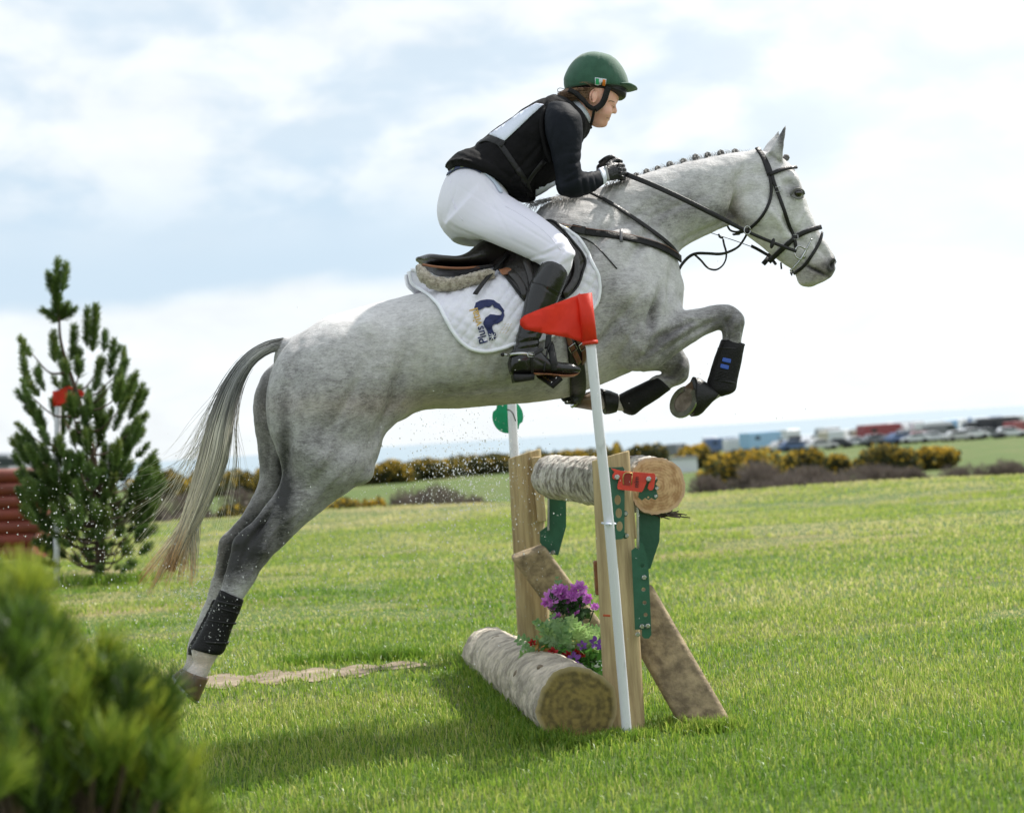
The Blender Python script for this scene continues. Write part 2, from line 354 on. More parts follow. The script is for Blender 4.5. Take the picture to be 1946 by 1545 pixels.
def blades(x, y, hgt, wdt, tone, lean=.5):
    global gn
    n = len(x); a = rng.uniform(0, 6.283, n); la = rng.uniform(0, 6.283, n); ln = rng.normal(lean, .28, n).clip(.05, 1.3) * hgt
    z = np.array([terr(a_, b_) for a_, b_ in zip(x, y)]) if y.max() > 9 else np.zeros(n)
    dx, dy = np.cos(a) * wdt / 2, np.sin(a) * wdt / 2; lx, ly = np.cos(la) * ln, np.sin(la) * ln
    V = np.empty((n, 5, 3)); 
    V[:, 0] = np.stack([x - dx, y - dy, z - .005], 1); V[:, 1] = np.stack([x + dx, y + dy, z - .005], 1)
    V[:, 2] = np.stack([x + dx * .8 + lx * .35, y + dy * .8 + ly * .35, z + hgt * .6], 1); V[:, 3] = np.stack([x - dx * .8 + lx * .35, y - dy * .8 + ly * .35, z + hgt * .6], 1)
    V[:, 4] = np.stack([x + lx, y + ly, z + hgt * (1 - .35 * np.minimum(ln / hgt, 1))], 1)
    k = np.arange(n)[:, None] * 5 + gn; F = np.concatenate([k + np.array([[0, 1, 2]]), k + np.array([[0, 2, 3]]), k + np.array([[3, 2, 4]])]); GR_V.append(V.reshape(-1, 3)); GR_F.append(F); GR_T.append(np.repeat(tone, 5)); gn += n * 5
def scatter(d0, d1, dens, h0, w0, margin=1.6):
    n = int(dens * (d1 * d1 - d0 * d0) * .31 * margin); d = np.sqrt(rng.uniform(d0 * d0, d1 * d1, n)); x = rng.uniform(-.31 * margin, .31 * margin, n) * d; y = d
    keep = crest_s(x, y) < .3; x, y = x[keep], y[keep]; n = len(x)
    pa = vnoise(x, y, .7, 3) * .5 + vnoise(x, y, 2.3, 5) * .3 + vnoise(x * .4, y, 5.0, 8) * .2; sh = vnoise(x, y, 1.1, 11) * .6 + vnoise(x, y, 4, 12) * .4
    far_ = np.clip((d0 - 8) / 8, 0, 1); hgt = h0 * (.7 + .6 * sh) * rng.uniform(.6, 1.25, n); tone = np.clip(pa * .75 + rng.normal(.06, .18 if d0 < 15 else .11, n) + far_ * .27 + (vnoise(x * .5, y, .45, 41) - .5) * .34, 0, 1)
    bare = vnoise(x * .35, y, .9, 21) * .6 + vnoise(x * .5, y, 2.6, 22) * .4 > .625; hgt = np.where(bare & (y > 8.5), hgt * .35, hgt); tone = np.where(bare & (y > 8.5), np.clip(tone + .35, 0, 1), tone)
    # thin over the worn track
    ppx, ppy, _ = proj(np.stack([x, y, np.zeros(n)], 1)); uu = np.interp(ppx, TRACK_UP[:, 0], TRACK_UP[:, 1], left=0, right=0); dd = np.interp(ppx, TRACK_DN[:, 0], TRACK_DN[:, 1], left=0, right=0)
    keep = ~((ppy > uu + 2) & (ppy < dd - 1) & (rng.random(n) < 1.0 - .45 * vnoise(x, y, 6.0, 31))); blades(x[keep], y[keep], hgt[keep], w0 * rng.uniform(.7, 1.3, keep.sum()), tone[keep])
scatter(4.4, 7.2, 5400, .038, .0037); scatter(7.2, 10, 2700, .034, .0052); scatter(10, 15, 1000, .033, .0085); scatter(15, 22, 480, .034, .0125); scatter(22, 31, 230, .036, .018)
def tufts(poly_pts, n, h, w=.0045, spread=.05, tone=.3):
    A = catmull([G(*p)[:2] for p in poly_pts], 8); i = rng.integers(0, len(A), n); x = A[i, 0] + rng.normal(0, spread, n); y = A[i, 1] + rng.normal(0, spread * .7, n); blades(x, y, h * rng.uniform(.5, 1.2, n), w * rng.uniform(.7, 1.2, n), np.clip(rng.normal(tone, .15, n), 0, 1), .45)
# ================================================================== HORSE
def hind(rows, lat0): return rows
torso = loft([(548, 642, 522, 700, .05), (575, 629, 540, 770, .17), (628, 601, 590, 812, .245), (690, 582, 672, 822, .275), (750, 568, 748, 806, .275),
              (800, 556, 800, 780, .29), (850, 545, 868, 776, .32), (905, 525, 945, 771, .335), (955, 490, 1012, 764, .32), (992, 440, 1070, 757, .29),
              (1030, 398, 1125, 738, .25), (1062, 384, 1180, 716, .235), (1130, 385, 1228, 690, .225), (1200, 420, 1262, 650, .19), (1245, 460, 1288, 608, .14), (1268, 500, 1294, 560, .09)],
             n=6, seg=40, ex=2.15, dome=(.03, .02), k=.04)
neck = loft([(1030, 400, 1170, 600, .15), (1075, 382, 1235, 590, .15), (1120, 366, 1284, 530, .13), (1160, 350, 1288, 487, .115), (1200, 338, 1303, 469, .105), (1250, 322, 1335, 451, .097),
             (1300, 309, 1368, 436, .09), (1350, 298, 1398, 425, .085), (1400, 290, 1412, 405, .078), (1437, 287, 1425, 380, .07)], n=5, seg=32, ex=2.0, dome=(.03, .03), k=.045)
head = loft([(1440, 286, 1408, 350, .05), (1478, 296, 1400, 385, .075), (1500, 314, 1402, 418, .088), (1515, 338, 1414, 440, .093), (1524, 362, 1432, 457, .09), (1533, 388, 1450, 471, .078),
             (1545, 416, 1472, 488, .063), (1556, 442, 1490, 502, .056), (1571, 466, 1506, 514, .055), (1584, 486, 1513, 526, .056), (1589, 504, 1520, 537, .052), (1582, 522, 1538, 543, .04)],
            n=5, seg=32, ex=2.2, dome=(.02, .012), k=.03)
HL = [torso, neck, head,
      hball(1437, 405, 0, .085, .098, .098, 60, .03),                                     # cheeks
      hball(1505, 345, -.062, .05, .028, .03, -60, .02), hball(1505, 345, .062, .05, .028, .03, -60, .02)]   # brow
for sg in (-1, 1):                                                                      # eye rim, nostril rim
    HL.append(hball(1517, 366, sg * .078, .032, .022, .018, -12, .014))
    HL.append(hball(1577, 503, sg * .040, .026, .036, .018, -60, .012))
HL.append(hball(1535, 533, 0, .035, .022, .040, 10, .02))                                # chin
# ears
def ear(b0, b1, tip, lat, mid):
    return loft([(b0[0], b0[1], b1[0], b1[1], .03, lat), (mid[0], mid[1], mid[2], mid[3], .026, lat * 1.2), ((mid[0] + tip[0] * 2) / 3, (mid[1] + 2 * tip[1]) / 3, (mid[2] + tip[0] * 2) / 3 + 2, (mid[3] + 2 * tip[1]) / 3, .013, lat * 1.3), (tip[0] - 1, tip[1], tip[0] + 1, tip[1] + 1, .005, lat * 1.3)], n=4, seg=14, k=.012)
HL += [ear((1459, 290), (1486, 312), (1493, 235), -.05, (1472, 268, 1489, 281)), ear((1447, 290), (1470, 305), (1480, 246), .05, (1457, 274, 1478, 280))]
# near hind leg
NHL = [(600, 622, 745, 640, .10, -.10), (540, 660, 775, 690, .13, -.13), (512, 715, 790, 735, .14, -.145), (504, 775, 768, 785, .135, -.15), (512, 822, 733, 826, .125, -.15), (526, 860, 718, 872, .11, -.15), (535, 895, 700, 905, .095, -.15),
       (530, 922, 668, 930, .078, -.15), (508, 955, 624, 962, .064, -.15), (478, 992, 585, 994, .052, -.15), (450, 1020, 552, 1025, .045, -.15), (437, 1055, 518, 1056, .042, -.15), (428, 1090, 490, 1092, .035, -.15), (420, 1121, 463, 1133, .028, -.15)]
HL.append(loft(NHL, n=5, seg=30, ex=2.0, dome=(.03, .01), k=.045))
HL.append(loft([(428, 1090, 488, 1095, .035, -.15), (419, 1123, 461, 1139, .028, -.15), (400, 1165, 442, 1182, .026, -.15), (383, 1202, 430, 1214, .028, -.15), (364, 1236, 417, 1243, .034, -.15), (367, 1258, 404, 1262, .03, -.15), (352, 1276, 394, 1283, .04, -.15), (349, 1285, 391, 1290, .045, -.15)], n=5, seg=20, k=.015))
# far hind leg
FHL = [(590, 640, 700, 700, .10, .10), (520, 690, 700, 720, .12, .13), (492, 725, 660, 745, .125, .145), (481, 770, 650, 790, .12, .15), (484, 815, 640, 830, .11, .15), (491, 865, 620, 880, .09, .15), (492, 905, 590, 912, .078, .15),
       (482, 940, 560, 946, .064, .15), (462, 975, 540, 978, .052, .15), (436, 1005, 520, 1010, .045, .15), (418, 1025, 500, 1035, .042, .15), (412, 1055, 478, 1060, .04, .15), (404, 1100, 455, 1103, .033, .15), (396, 1128, 440, 1135, .028, .15)]
HL.append(loft(FHL, n=5, seg=30, ex=2.0, dome=(.03, .01), k=.04))
HL.append(loft([(404, 1100, 455, 1103, .033, .15), (393, 1135, 436, 1145, .028, .15), (374, 1180, 416, 1190, .026, .15), (357, 1222, 405, 1228, .033, .15), (354, 1250, 394, 1254, .032, .15), (346, 1274, 386, 1280, .04, .15)], n=5, seg=20, k=.015))
# shoulder and near foreleg
HL.append(loft([(1085, 470, 1215, 480, .05, -.13), (1105, 560, 1275, 560, .075, -.155), (1140, 640, 1285, 610, .085, -.16), (1190, 690, 1275, 620, .075, -.165)], n=5, seg=26, dome=(.05, .02), k=.05))
FFL = [(1215, 590, 1200, 695, .08, -.165), (1262, 598, 1240, 704, .075, -.165), (1300, 591, 1275, 682, .06, -.165), (1335, 584, 1310, 658, .048, -.165), (1362, 579, 1344, 636, .043, -.165), (1388, 580, 1366, 627, .042, -.165), (1405, 594, 1372, 629, .042, -.165),
       (1413, 617, 1374, 636, .04, -.165), (1410, 640, 1374, 647, .034, -.165), (1404, 664, 1371, 662, .027, -.165)]
HL.append(loft(FFL, n=5, seg=22, ex=2.0, dome=(.02, .01), k=.03))
HL.append(loft([(1408, 650, 1373, 652, .03, -.165), (1404, 668, 1368, 664, .026, -.165), (1397, 700, 1361, 690, .024, -.165), (1388, 724, 1352, 716, .025, -.165), (1392, 742, 1347, 731, .031, -.165), (1372, 752, 1347, 728, .030, -.165), (1354, 764, 1334, 736, .029, -.165), (1342, 772, 1322, 740, .036, -.165)], n=5, seg=18, k=.015, dome=(0, .01)))
# far foreleg
HL.append(loft([(1200, 590, 1190, 690, .08, .14), (1245, 600, 1215, 706, .07, .15), (1280, 632, 1236, 706, .055, .16), (1298, 668, 1256, 706, .045, .16), (1308, 684, 1264, 713, .043, .16), (1310, 705, 1262, 716, .04, .16), (1302, 726, 1256, 712, .036, .16), (1274, 738, 1246, 714, .03, .16), (1262, 745, 1236, 720, .026, .16)], n=5, seg=22, dome=(.02, .01), k=.025))
HL.append(loft([(1274, 738, 1246, 714, .03, .16), (1232, 760, 1213, 734, .025, .16), (1200, 778, 1183, 750, .026, .16), (1178, 782, 1166, 748, .031, .16), (1160, 778, 1156, 752, .028, .16), (1140, 780, 1140, 748, .036, .16)], n=5, seg=18, k=.015, dome=(0, .01)))
HL += [hball(1397, 612, -.165, .040, .034, .050, 60, .012), hball(1384, 630, -.165, .022, .016, .040, 80, .01), hball(450, 1032, -.15, .030, .018, .034, 60, .012), hball(1270, 640, -.175, .10, .045, .075, 22, .03), hball(1216, 676, -.16, .075, .055, .06, 30, .03), hball(1283, 590, -.12, .03, .03, .04, 0, .02), hball(1290, 700, .16, .040, .034, .046, 80, .012), hball(610, 870, -.17, .10, .14, .13, 40, .05), hball(690, 900, -.16, .045, .035, .06, 40, .02), hball(1200, 560, -.17, .09, .12, .085, 50, .05)]
hV, hQ = sdf_mesh(HL, 0.0075, smooth=3)
hNn = normals(hV, hQ)
if (hNn[np.argmax(hV[:, 2])])[2] < 0: hQ = hQ[:, ::-1].copy(); hNn = -hNn
# muscles, tendons and folds pressed into both flanks: px, py, length px, width px, angle (screen, up = +), metres, side (0 both, -1 near only, 1 far only)
latv = (hV - np.array([HP(1050, 772)])) @ LAT
BUMPS = [
 (752, 745, 95, 17, 78, -.009, 0), (730, 800, 60, 14, 60, -.007, 0), (800, 700, 90, 45, 70, -.008, 0), (620, 740, 90, 60, 70, .012, 0), (560, 720, 120, 12, 84, -.004, 0), (640, 640, 55, 30, 20, .007, 0),
 (700, 620, 26, 22, 0, .012, 0), (680, 880, 40, 30, 30, .012, 0), (610, 905, 60, 14, 50, -.006, 0), (575, 950, 70, 16, 52, .006, 0), (495, 1000, 46, 6, 56, -.012, 0), (462, 1050, 26, 9, 80, -.006, 0), (500, 1046, 20, 14, 60, .006, 0), (545, 870, 60, 12, 85, -.006, 0),
 (1150, 640, 100, 10, 52, -.010, 0), (1195, 560, 50, 40, 60, .012, 0), (1245, 590, 46, 9, 75, -.014, 0), (1215, 645, 55, 28, 40, .010, 0), (1255, 640, 30, 8, 40, -.008, 0), (1285, 625, 46, 6, 24, -.008, 0), (1325, 625, 42, 5, 27, -.007, 0), (1340, 600, 34, 7, 14, .004, 0),
 (1130, 470, 120, 14, 55, -.008, 0), (1190, 420, 90, 14, 28, -.007, 0), (1220, 460, 60, 14, 60, -.008, 0), (1270, 400, 80, 10, 22, -.005, 0), (1275, 545, 50, 9, 88, -.008, 0), (1330, 400, 60, 20, 30, .005, 0), (1340, 440, 70, 9, 26, -.006, 0),
 (1392, 408, 46, 9, 72, -.016, 0), (1397, 392, 40, 7, 84, -.010, 0), (1402, 425, 26, 7, 120, -.008, 0), (1250, 655, 60, 7, 38, -.008, 0), (1236, 600, 40, 8, 70, -.010, 0), (1190, 655, 50, 8, 60, -.007, 0), (1378, 606, 22, 5, 100, -.005, 0), (1395, 634, 4, 16, 0, .003, 0), (1310, 640, 60, 4, 30, -.006, 0), (1548, 500, 8, 8, 0, .004, 0), (1570, 485, 22, 6, -62, -.004, 0), (1525, 372, 14, 3, -10, -.004, 0), (1462, 300, 14, 10, 60, -.005, 0), (840, 600, 60, 30, 0, .005, 0), (560, 800, 26, 60, 0, .006, 0), (660, 760, 80, 12, 62, -.006, 0), (1405, 340, 40, 14, 60, -.007, 0), (1480, 420, 55, 7, -50, .007, 0), (1505, 440, 46, 9, -52, -.007, 0), (1470, 370, 30, 20, -60, -.004, 0), (1497, 350, 12, 10, 0, -.006, 0), (1536, 452, 34, 8, -55, .004, 0),
 (1440, 330, 22, 16, 0, -.005, 0), (1549, 513, 24, 2.6, -26, -.007, 0), (1535, 500, 14, 3.0, -62, -.005, 0), (1556, 470, 26, 7, -55, -.004, 0), (1586, 503, 8, 5.0, 62, -.030, 0),
 (1385, 610, 20, 5, 60, -.006, 0), (1397, 615, 10, 12, 0, .004, 0), (1383, 640, 22, 4, 85, -.004, 0), (1402, 640, 20, 3, 85, .004, 0), (1285, 700, 20, 6, 60, -.006, 0), (1270, 715, 16, 5, 0, -.005, 0),
 (950, 740, 140, 16, 5, -.006, 0), (1000, 620, 160, 60, 5, .008, 0), (385, 1240, 16, 16, 0, .003, 0)]
for sgn in (1,):
    ppx, ppy, _ = proj(hV)
    side = np.clip(np.abs(hNn @ LAT) * 1.6, 0, 1); disp = np.zeros(len(hV))
    for (bx, by, ln, wd, an, am, sd_) in BUMPS:
        a = R(-an); dx, dy = ppx - bx, ppy - by; u = dx * math.cos(a) + dy * math.sin(a); v = -dx * math.sin(a) + dy * math.cos(a)
        disp += am * (2.3 if am < 0 else 1.7) * np.exp(-0.5 * ((u / (ln * .55)) ** 2 + (v / (wd * (.55 if am < 0 else .75))) ** 2))
    hV = hV + hNn * (disp * side)[:, None]
VEINS = [[(900, 752), (980, 742), (1040, 728), (1075, 705)], [(1530, 400), (1515, 425), (1500, 450)], [(1490, 395), (1480, 425), (1490, 450)], [(1288, 600), (1320, 606), (1360, 606), (1385, 600)], [(1240, 660), (1290, 640), (1335, 618)], [(1390, 620), (1388, 645)], [(1402, 615), (1404, 650)],
         [(560, 975), (520, 1010), (495, 1055), (475, 1095)], [(640, 905), (600, 950), (550, 1010)], [(500, 985), (470, 1020), (455, 1060), (440, 1100)], [(770, 760), (740, 800), (715, 850)], [(1170, 600), (1195, 640), (1225, 670)], [(1300, 480), (1340, 452), (1385, 424)], [(1265, 705), (1285, 690), (1300, 700)], [(1280, 730), (1300, 715)]]
for vp in VEINS:
    C_ = catmull(vp, 8); best = np.full(len(hV), 1e9)
    for a_, b_ in zip(C_[:-1], C_[1:]):
        e_ = b_ - a_; L2_ = e_ @ e_; t_ = np.clip(((ppx - a_[0]) * e_[0] + (ppy - a_[1]) * e_[1]) / L2_, 0, 1); best = np.minimum(best, (ppx - a_[0] - t_ * e_[0]) ** 2 + (ppy - a_[1] - t_ * e_[1]) ** 2)
    hV = hV + hNn * (.0042 * np.exp(-best / (2 * 2.4 ** 2)) * side)[:, None]
rib = np.sin((ppx + ppy * .25) * 2 * math.pi / 27.0) * np.exp(-(((ppx - 960) / 110) ** 2 + ((ppy - 690) / 60) ** 2)) * .0030; hV = hV + hNn * (rib * side)[:, None]
# fine wrinkles and veins
nn = np.array([mnoise.fractal(Vector(v * np.array((9, 9, 14))), 1.0, 2.0, 3) for v in hV[::1]]) if len(hV) < 400000 else np.zeros(len(hV))
hV = hV + hNn * (nn * 0.0036)[:, None]
hNn = normals(hV, hQ)
ppx, ppy, _ = proj(hV)
def gs(x, y, rx, ry, an=0):
    a = R(-an); dx, dy = ppx - x, ppy - y; u = dx * math.cos(a) + dy * math.sin(a); v = -dx * math.sin(a) + dy * math.cos(a); return np.exp(-0.5 * ((u / rx) ** 2 + (v / ry) ** 2))
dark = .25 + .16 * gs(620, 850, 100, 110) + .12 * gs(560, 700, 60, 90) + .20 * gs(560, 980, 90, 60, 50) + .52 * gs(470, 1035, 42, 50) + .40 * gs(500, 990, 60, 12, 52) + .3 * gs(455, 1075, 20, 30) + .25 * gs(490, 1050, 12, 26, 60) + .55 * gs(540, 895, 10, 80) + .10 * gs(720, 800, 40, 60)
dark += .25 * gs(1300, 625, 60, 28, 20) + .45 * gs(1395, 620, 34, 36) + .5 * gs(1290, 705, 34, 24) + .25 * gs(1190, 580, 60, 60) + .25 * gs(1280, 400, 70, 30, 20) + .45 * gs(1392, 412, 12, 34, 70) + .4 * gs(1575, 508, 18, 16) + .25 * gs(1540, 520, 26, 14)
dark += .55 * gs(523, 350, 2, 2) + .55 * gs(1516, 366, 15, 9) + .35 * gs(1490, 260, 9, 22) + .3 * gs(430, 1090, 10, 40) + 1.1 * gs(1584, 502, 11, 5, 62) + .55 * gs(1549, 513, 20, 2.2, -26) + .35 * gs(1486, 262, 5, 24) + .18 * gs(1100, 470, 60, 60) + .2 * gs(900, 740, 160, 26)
dark += .18 * gs(1255, 655, 60, 10, 40) + .2 * gs(1245, 592, 40, 8, 75) + .06 * gs(752, 750, 80, 8, 78) + .12 * gs(1000, 650, 200, 40)  # shade in the elbow, shoulder and flank creases painted into the coat tone
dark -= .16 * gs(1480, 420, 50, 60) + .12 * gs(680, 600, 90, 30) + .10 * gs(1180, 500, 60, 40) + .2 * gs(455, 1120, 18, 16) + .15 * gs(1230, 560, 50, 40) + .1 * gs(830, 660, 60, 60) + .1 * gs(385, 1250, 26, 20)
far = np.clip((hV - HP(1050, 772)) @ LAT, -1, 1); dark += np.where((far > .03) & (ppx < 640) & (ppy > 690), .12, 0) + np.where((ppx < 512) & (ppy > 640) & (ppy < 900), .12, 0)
pink = gs(1583, 503, 9, 14) * .6 + gs(1545, 530, 30, 12) * .35
tan_ = gs(388, 1255, 30, 26) * .8 + gs(1560, 520, 24, 24) * .3 + gs(900, 770, 240, 18) * .6 + gs(1395, 410, 14, 34) * .3
def coat_mat():
    m = bpy.data.materials.new('dapple_grey_coat'); m.use_nodes = True; t = m.node_tree; b = t.nodes['Principled BSDF']; n_ = t.nodes.new; L_ = t.links.new
    tc = n_('ShaderNodeTexCoord')
    def ns(scale, det, st, rot=(0, 0, 0), off=0):
        mp = n_('ShaderNodeMapping'); mp.inputs['Scale'].default_value = st; mp.inputs['Rotation'].default_value = rot; mp.inputs['Location'].default_value = (off,) * 3
        L_(tc.outputs['Object'], mp.inputs[0]); x = n_('ShaderNodeTexNoise'); x.inputs['Scale'].default_value = scale; x.inputs['Detail'].default_value = det; x.inputs['Roughness'].default_value = .62
        L_(mp.outputs[0], x.inputs['Vector']); return x.outputs[0]
    def ma(op, a, b_, cl=False):
        x = n_('ShaderNodeMath'); x.operation = op; x.use_clamp = cl
        for i, v in enumerate((a, b_)):
            if isinstance(v, (int, float)): x.inputs[i].default_value = v
            else: L_(v, x.inputs[i])
        return x.outputs[0]
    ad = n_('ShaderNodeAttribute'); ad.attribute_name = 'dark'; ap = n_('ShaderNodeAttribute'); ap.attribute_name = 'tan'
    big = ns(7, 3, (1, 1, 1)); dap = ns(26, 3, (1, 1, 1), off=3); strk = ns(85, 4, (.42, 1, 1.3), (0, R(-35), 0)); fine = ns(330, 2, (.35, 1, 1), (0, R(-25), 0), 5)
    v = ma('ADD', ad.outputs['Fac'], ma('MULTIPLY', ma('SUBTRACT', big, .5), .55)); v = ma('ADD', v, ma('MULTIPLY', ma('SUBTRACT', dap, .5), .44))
    v = ma('ADD', v, ma('MULTIPLY', ma('SUBTRACT', strk, .5), .56)); v = ma('ADD', v, ma('MULTIPLY', ma('SUBTRACT', fine, .5), .5))
    cr = n_('ShaderNodeValToRGB'); e = cr.color_ramp.elements; e[0].position = 0.0; e[0].color = (.70, .685, .68, 1); e[1].position = 1.0; e[1].color = (.035, .033, .034, 1)
    x = cr.color_ramp.elements.new(.35); x.color = (.45, .437, .435, 1); x = cr.color_ramp.elements.new(.65); x.color = (.19, .18, .18, 1)
    L_(v, cr.inputs[0]); mx = n_('ShaderNodeMix'); mx.data_type = 'RGBA'; mx.blend_type = 'MULTIPLY'; mx.inputs[7].default_value = (1.0, .80, .62, 1)
    L_(ap.outputs['Fac'], mx.inputs[0]); L_(cr.outputs[0], mx.inputs[6]); L_(mx.outputs[2], b.inputs['Base Color'])
    b.inputs['Roughness'].default_value = .52; b.inputs['Specular IOR Level'].default_value = .35; b.inputs['Sheen Weight'].default_value = .25; b.inputs['Sheen Roughness'].default_value = .4
    bp = n_('ShaderNodeBump'); bp.inputs['Strength'].default_value = .5; bp.inputs['Distance'].default_value = .004; L_(ma('ADD', strk, fine), bp.inputs['Height']); L_(bp.outputs[0], b.inputs['Normal'])
    return m
M_coat = coat_mat()
M_hoof = mat('hoof_horn', (.17, .105, .06), (.03, .027, .024), scale=14, rough=.35, stretch=(1, 1, .2), bump=.3, bscale=40)
M_steel = mat('steel', (.55, .55, .54), (.35, .35, .35), scale=30, rough=.25, metal=1)
M_hoofsole = mat('hoof_sole', (.22, .18, .14), (.09, .07, .05), scale=30, rough=.8, bump=.6, bscale=60)
M_black = mat('black_leather', (.006, .0058, .006), (.014, .013, .013), scale=14, rough=.35, bump=.25, bscale=120, r2=.5, spec=.35)
M_blackr = mat('black_neoprene', (.006, .006, .0065), (.012, .011, .011), spec=.25, scale=20, rough=.55, bump=.4, bscale=160)
M_eye = mat('horse_eye', (.012, .007, .004), rough=.05, coat=1)
M_hair_d = mat('dark_mane_hair', (.06, .055, .055), (.22, .21, .2), scale=60, rough=.55, stretch=(1, 1, 3), bump=.5, bscale=200)
horse = thing('horse', 'dapple grey horse in mid leap over the log jump, carrying the rider', 'horse', tuple(HP(1000, 1100)))
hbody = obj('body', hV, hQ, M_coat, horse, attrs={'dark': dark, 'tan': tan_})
hbvh = BVHTree.FromPolygons([Vector(v) for v in hV], [tuple(q) for q in hQ.tolist()])
CPV = Vector(CP)
def surf(px, py, bvh=None, dmin=None):
    d = Vector(nz(P(px, py, 1.0) - CP)); r = (bvh or hbvh).ray_cast(CPV, d)
    return (None, None) if r[0] is None else (np.array(r[0]), np.array(r[1]) * (-1 if r[1].dot(d) > 0 else 1))
def surfpath(pts, off=.002, bvh=None, fall=None, step=9):
    """sample a pixel polyline on a surface -> points, smoothed normals"""
    A = np.array(pts, float); L = np.linalg.norm(np.diff(A, axis=0), axis=1).sum(); n = max(2, int(L / step / (len(A) - 1))); A = catmull(A, n); o = []; nn_ = []
    for a in A:
        p, q = surf(a[0], a[1], bvh)
        if p is None: o.append(None); nn_.append(None)
        else: o.append(p); nn_.append(q)
    idx = [i for i, x in enumerate(o) if x is not None]
    for i in range(len(o)):
        if o[i] is None:
            if idx:
                j = min(idx, key=lambda t: abs(t - i)); dj = proj(o[j])[2]; o[i] = P(A[i][0], A[i][1], dj); nn_[i] = nn_[j]
            else: o[i] = HP(A[i][0], A[i][1], fall or -.1); nn_[i] = -LAT
    o = np.array(o); nn_ = np.array(nn_)
    for _ in range(3):
        nn_[1:-1] = (nn_[:-2] + nn_[1:-1] * 2 + nn_[2:]) / 4
        dd = o.copy(); dd[1:-1] = (o[:-2] + 2 * o[1:-1] + o[2:]) / 4; o = dd
    nn_ /= np.linalg.norm(nn_, axis=1)[:, None]
    return o + nn_ * off, nn_
MC = HP(1050, 700)
def mirror(p): p = np.asarray(p); return p - 2 * ((p - MC) @ LAT)[..., None] * LAT
def mirn(q): q = np.asarray(q); return q - 2 * (q @ LAT)[..., None] * LAT
def strap(mb, pts, w, th=.004, off=.001, mir=False, mi=0, bvh=None, step=9):
    p, q = surfpath(pts, off, bvh, step=step); V, Fc = band(p, q, w, th); mb.add(V, Fc, mi)
    if mir: V, Fc = band(mirror(p)[::-1], mirn(q)[::-1], w, th); mb.add(V, Fc, mi)
    return p, q
# eyes, nostrils, hooves
for sg in (-1, 1):
    e = obj('eye', *ball(HP(1516, 367, sg * .083), (.019, .019, .019), 16, 10), M_eye, horse)
    lid = MB(); a = np.array([HP(1503, 371, sg * .093), HP(1508, 361.5, sg * .103), HP(1517, 358.5, sg * .106), HP(1526, 362, sg * .100), HP(1529, 369, sg * .09)]); lid.add(*tube(a, .0032, 8, 4))
    a = np.array([HP(1503, 371, sg * .093), HP(1510, 376, sg * .101), HP(1519, 378, sg * .102), HP(1527, 375, sg * .094)]); lid.add(*tube(a, .0028, 8, 4)); lid.build('eyelid', mat('eyelid', (.16, .155, .15), rough=.6), e)
M_nost = mat('nostril_lining', (.03, .02, .02), rough=.7)
def hoof(top, toe, lat, w, name='hoof', tilt=0):
    """top: two coronet pixels; toe: two ground-edge pixels; the shoe is a sub-part"""
    rows = [(*top[0], *top[1], w * .82, lat), (*[(top[0][i] * .5 + toe[0][i] * .5) for i in (0, 1)], *[(top[1][i] * .5 + toe[1][i] * .5) for i in (0, 1)], w * .95, lat), (*toe[0], *toe[1], w, lat)]
    V, Fc, _, _ = loft(rows, n=4, seg=24); h = obj(name, V, Fc, M_hoof, horse)
    A, B = HP(*toe[0], lat), HP(*toe[1], lat); C = (A + B) / 2; H = (A - B) / 2; tn = nz(np.cross(H, LAT)); T0 = (HP(*top[0], lat) + HP(*top[1], lat)) / 2
    if tn @ (C - T0) < 0: tn = -tn
    th = np.linspace(.13, 1.87, 22) * math.pi; rg = []
    for t in th:
        d = H * math.cos(t) + LAT * w * math.sin(t); c = C + d * .88 + tn * .006; u = nz(d)
        rg.append([c + u * .011 - tn * .004, c + u * .011 + tn * .005, c - u * .011 + tn * .005, c - u * .011 - tn * .004])
    made = [h]; o_ = obj('horseshoe', *rings_mesh(np.array(rg)), M_steel, h, smooth=False)
    th = np.arange(24) / 24 * 2 * math.pi; r1 = C + tn * .004 + np.outer(np.cos(th), H) * .93 + np.outer(np.sin(th), LAT * w) * .93 + tn * .002; r2 = C + tn * .010 + np.outer(np.cos(th), H) * .6 + np.outer(np.sin(th), LAT * w) * .6 - tn * .008
    made.append(o_); o_ = obj('sole', np.vstack([r1, r2, [C + tn * .004]]), [(i, (i + 1) % 24, 24 + (i + 1) % 24, 24 + i) for i in range(24)] + [(48, 24 + i, 24 + (i + 1) % 24) for i in range(24)], M_hoofsole, h)
    made.append(o_)
    if tilt:
        ax = nz(H); q = Matrix.Rotation(R(tilt), 4, Vector(ax)); c_ = Vector(C - np.array(horse.location)); mt_ = Matrix.Translation(c_) @ q @ Matrix.Translation(-c_)
        for o in made: o.data.transform(mt_)
    return h
hoof(((350, 1272), (397, 1288)), ((334, 1290), (378, 1332)), -.15, .058)
hoof(((345, 1270), (386, 1284)), ((330, 1282), (366, 1318)), .15, .056)
hoof(((1322, 724), (1342, 780)), ((1313, 737), (1289, 793)), -.165, .060, tilt=36)
hoof(((1138, 740), (1138, 782)), ((1112, 746), (1090, 774)), .155, .056)
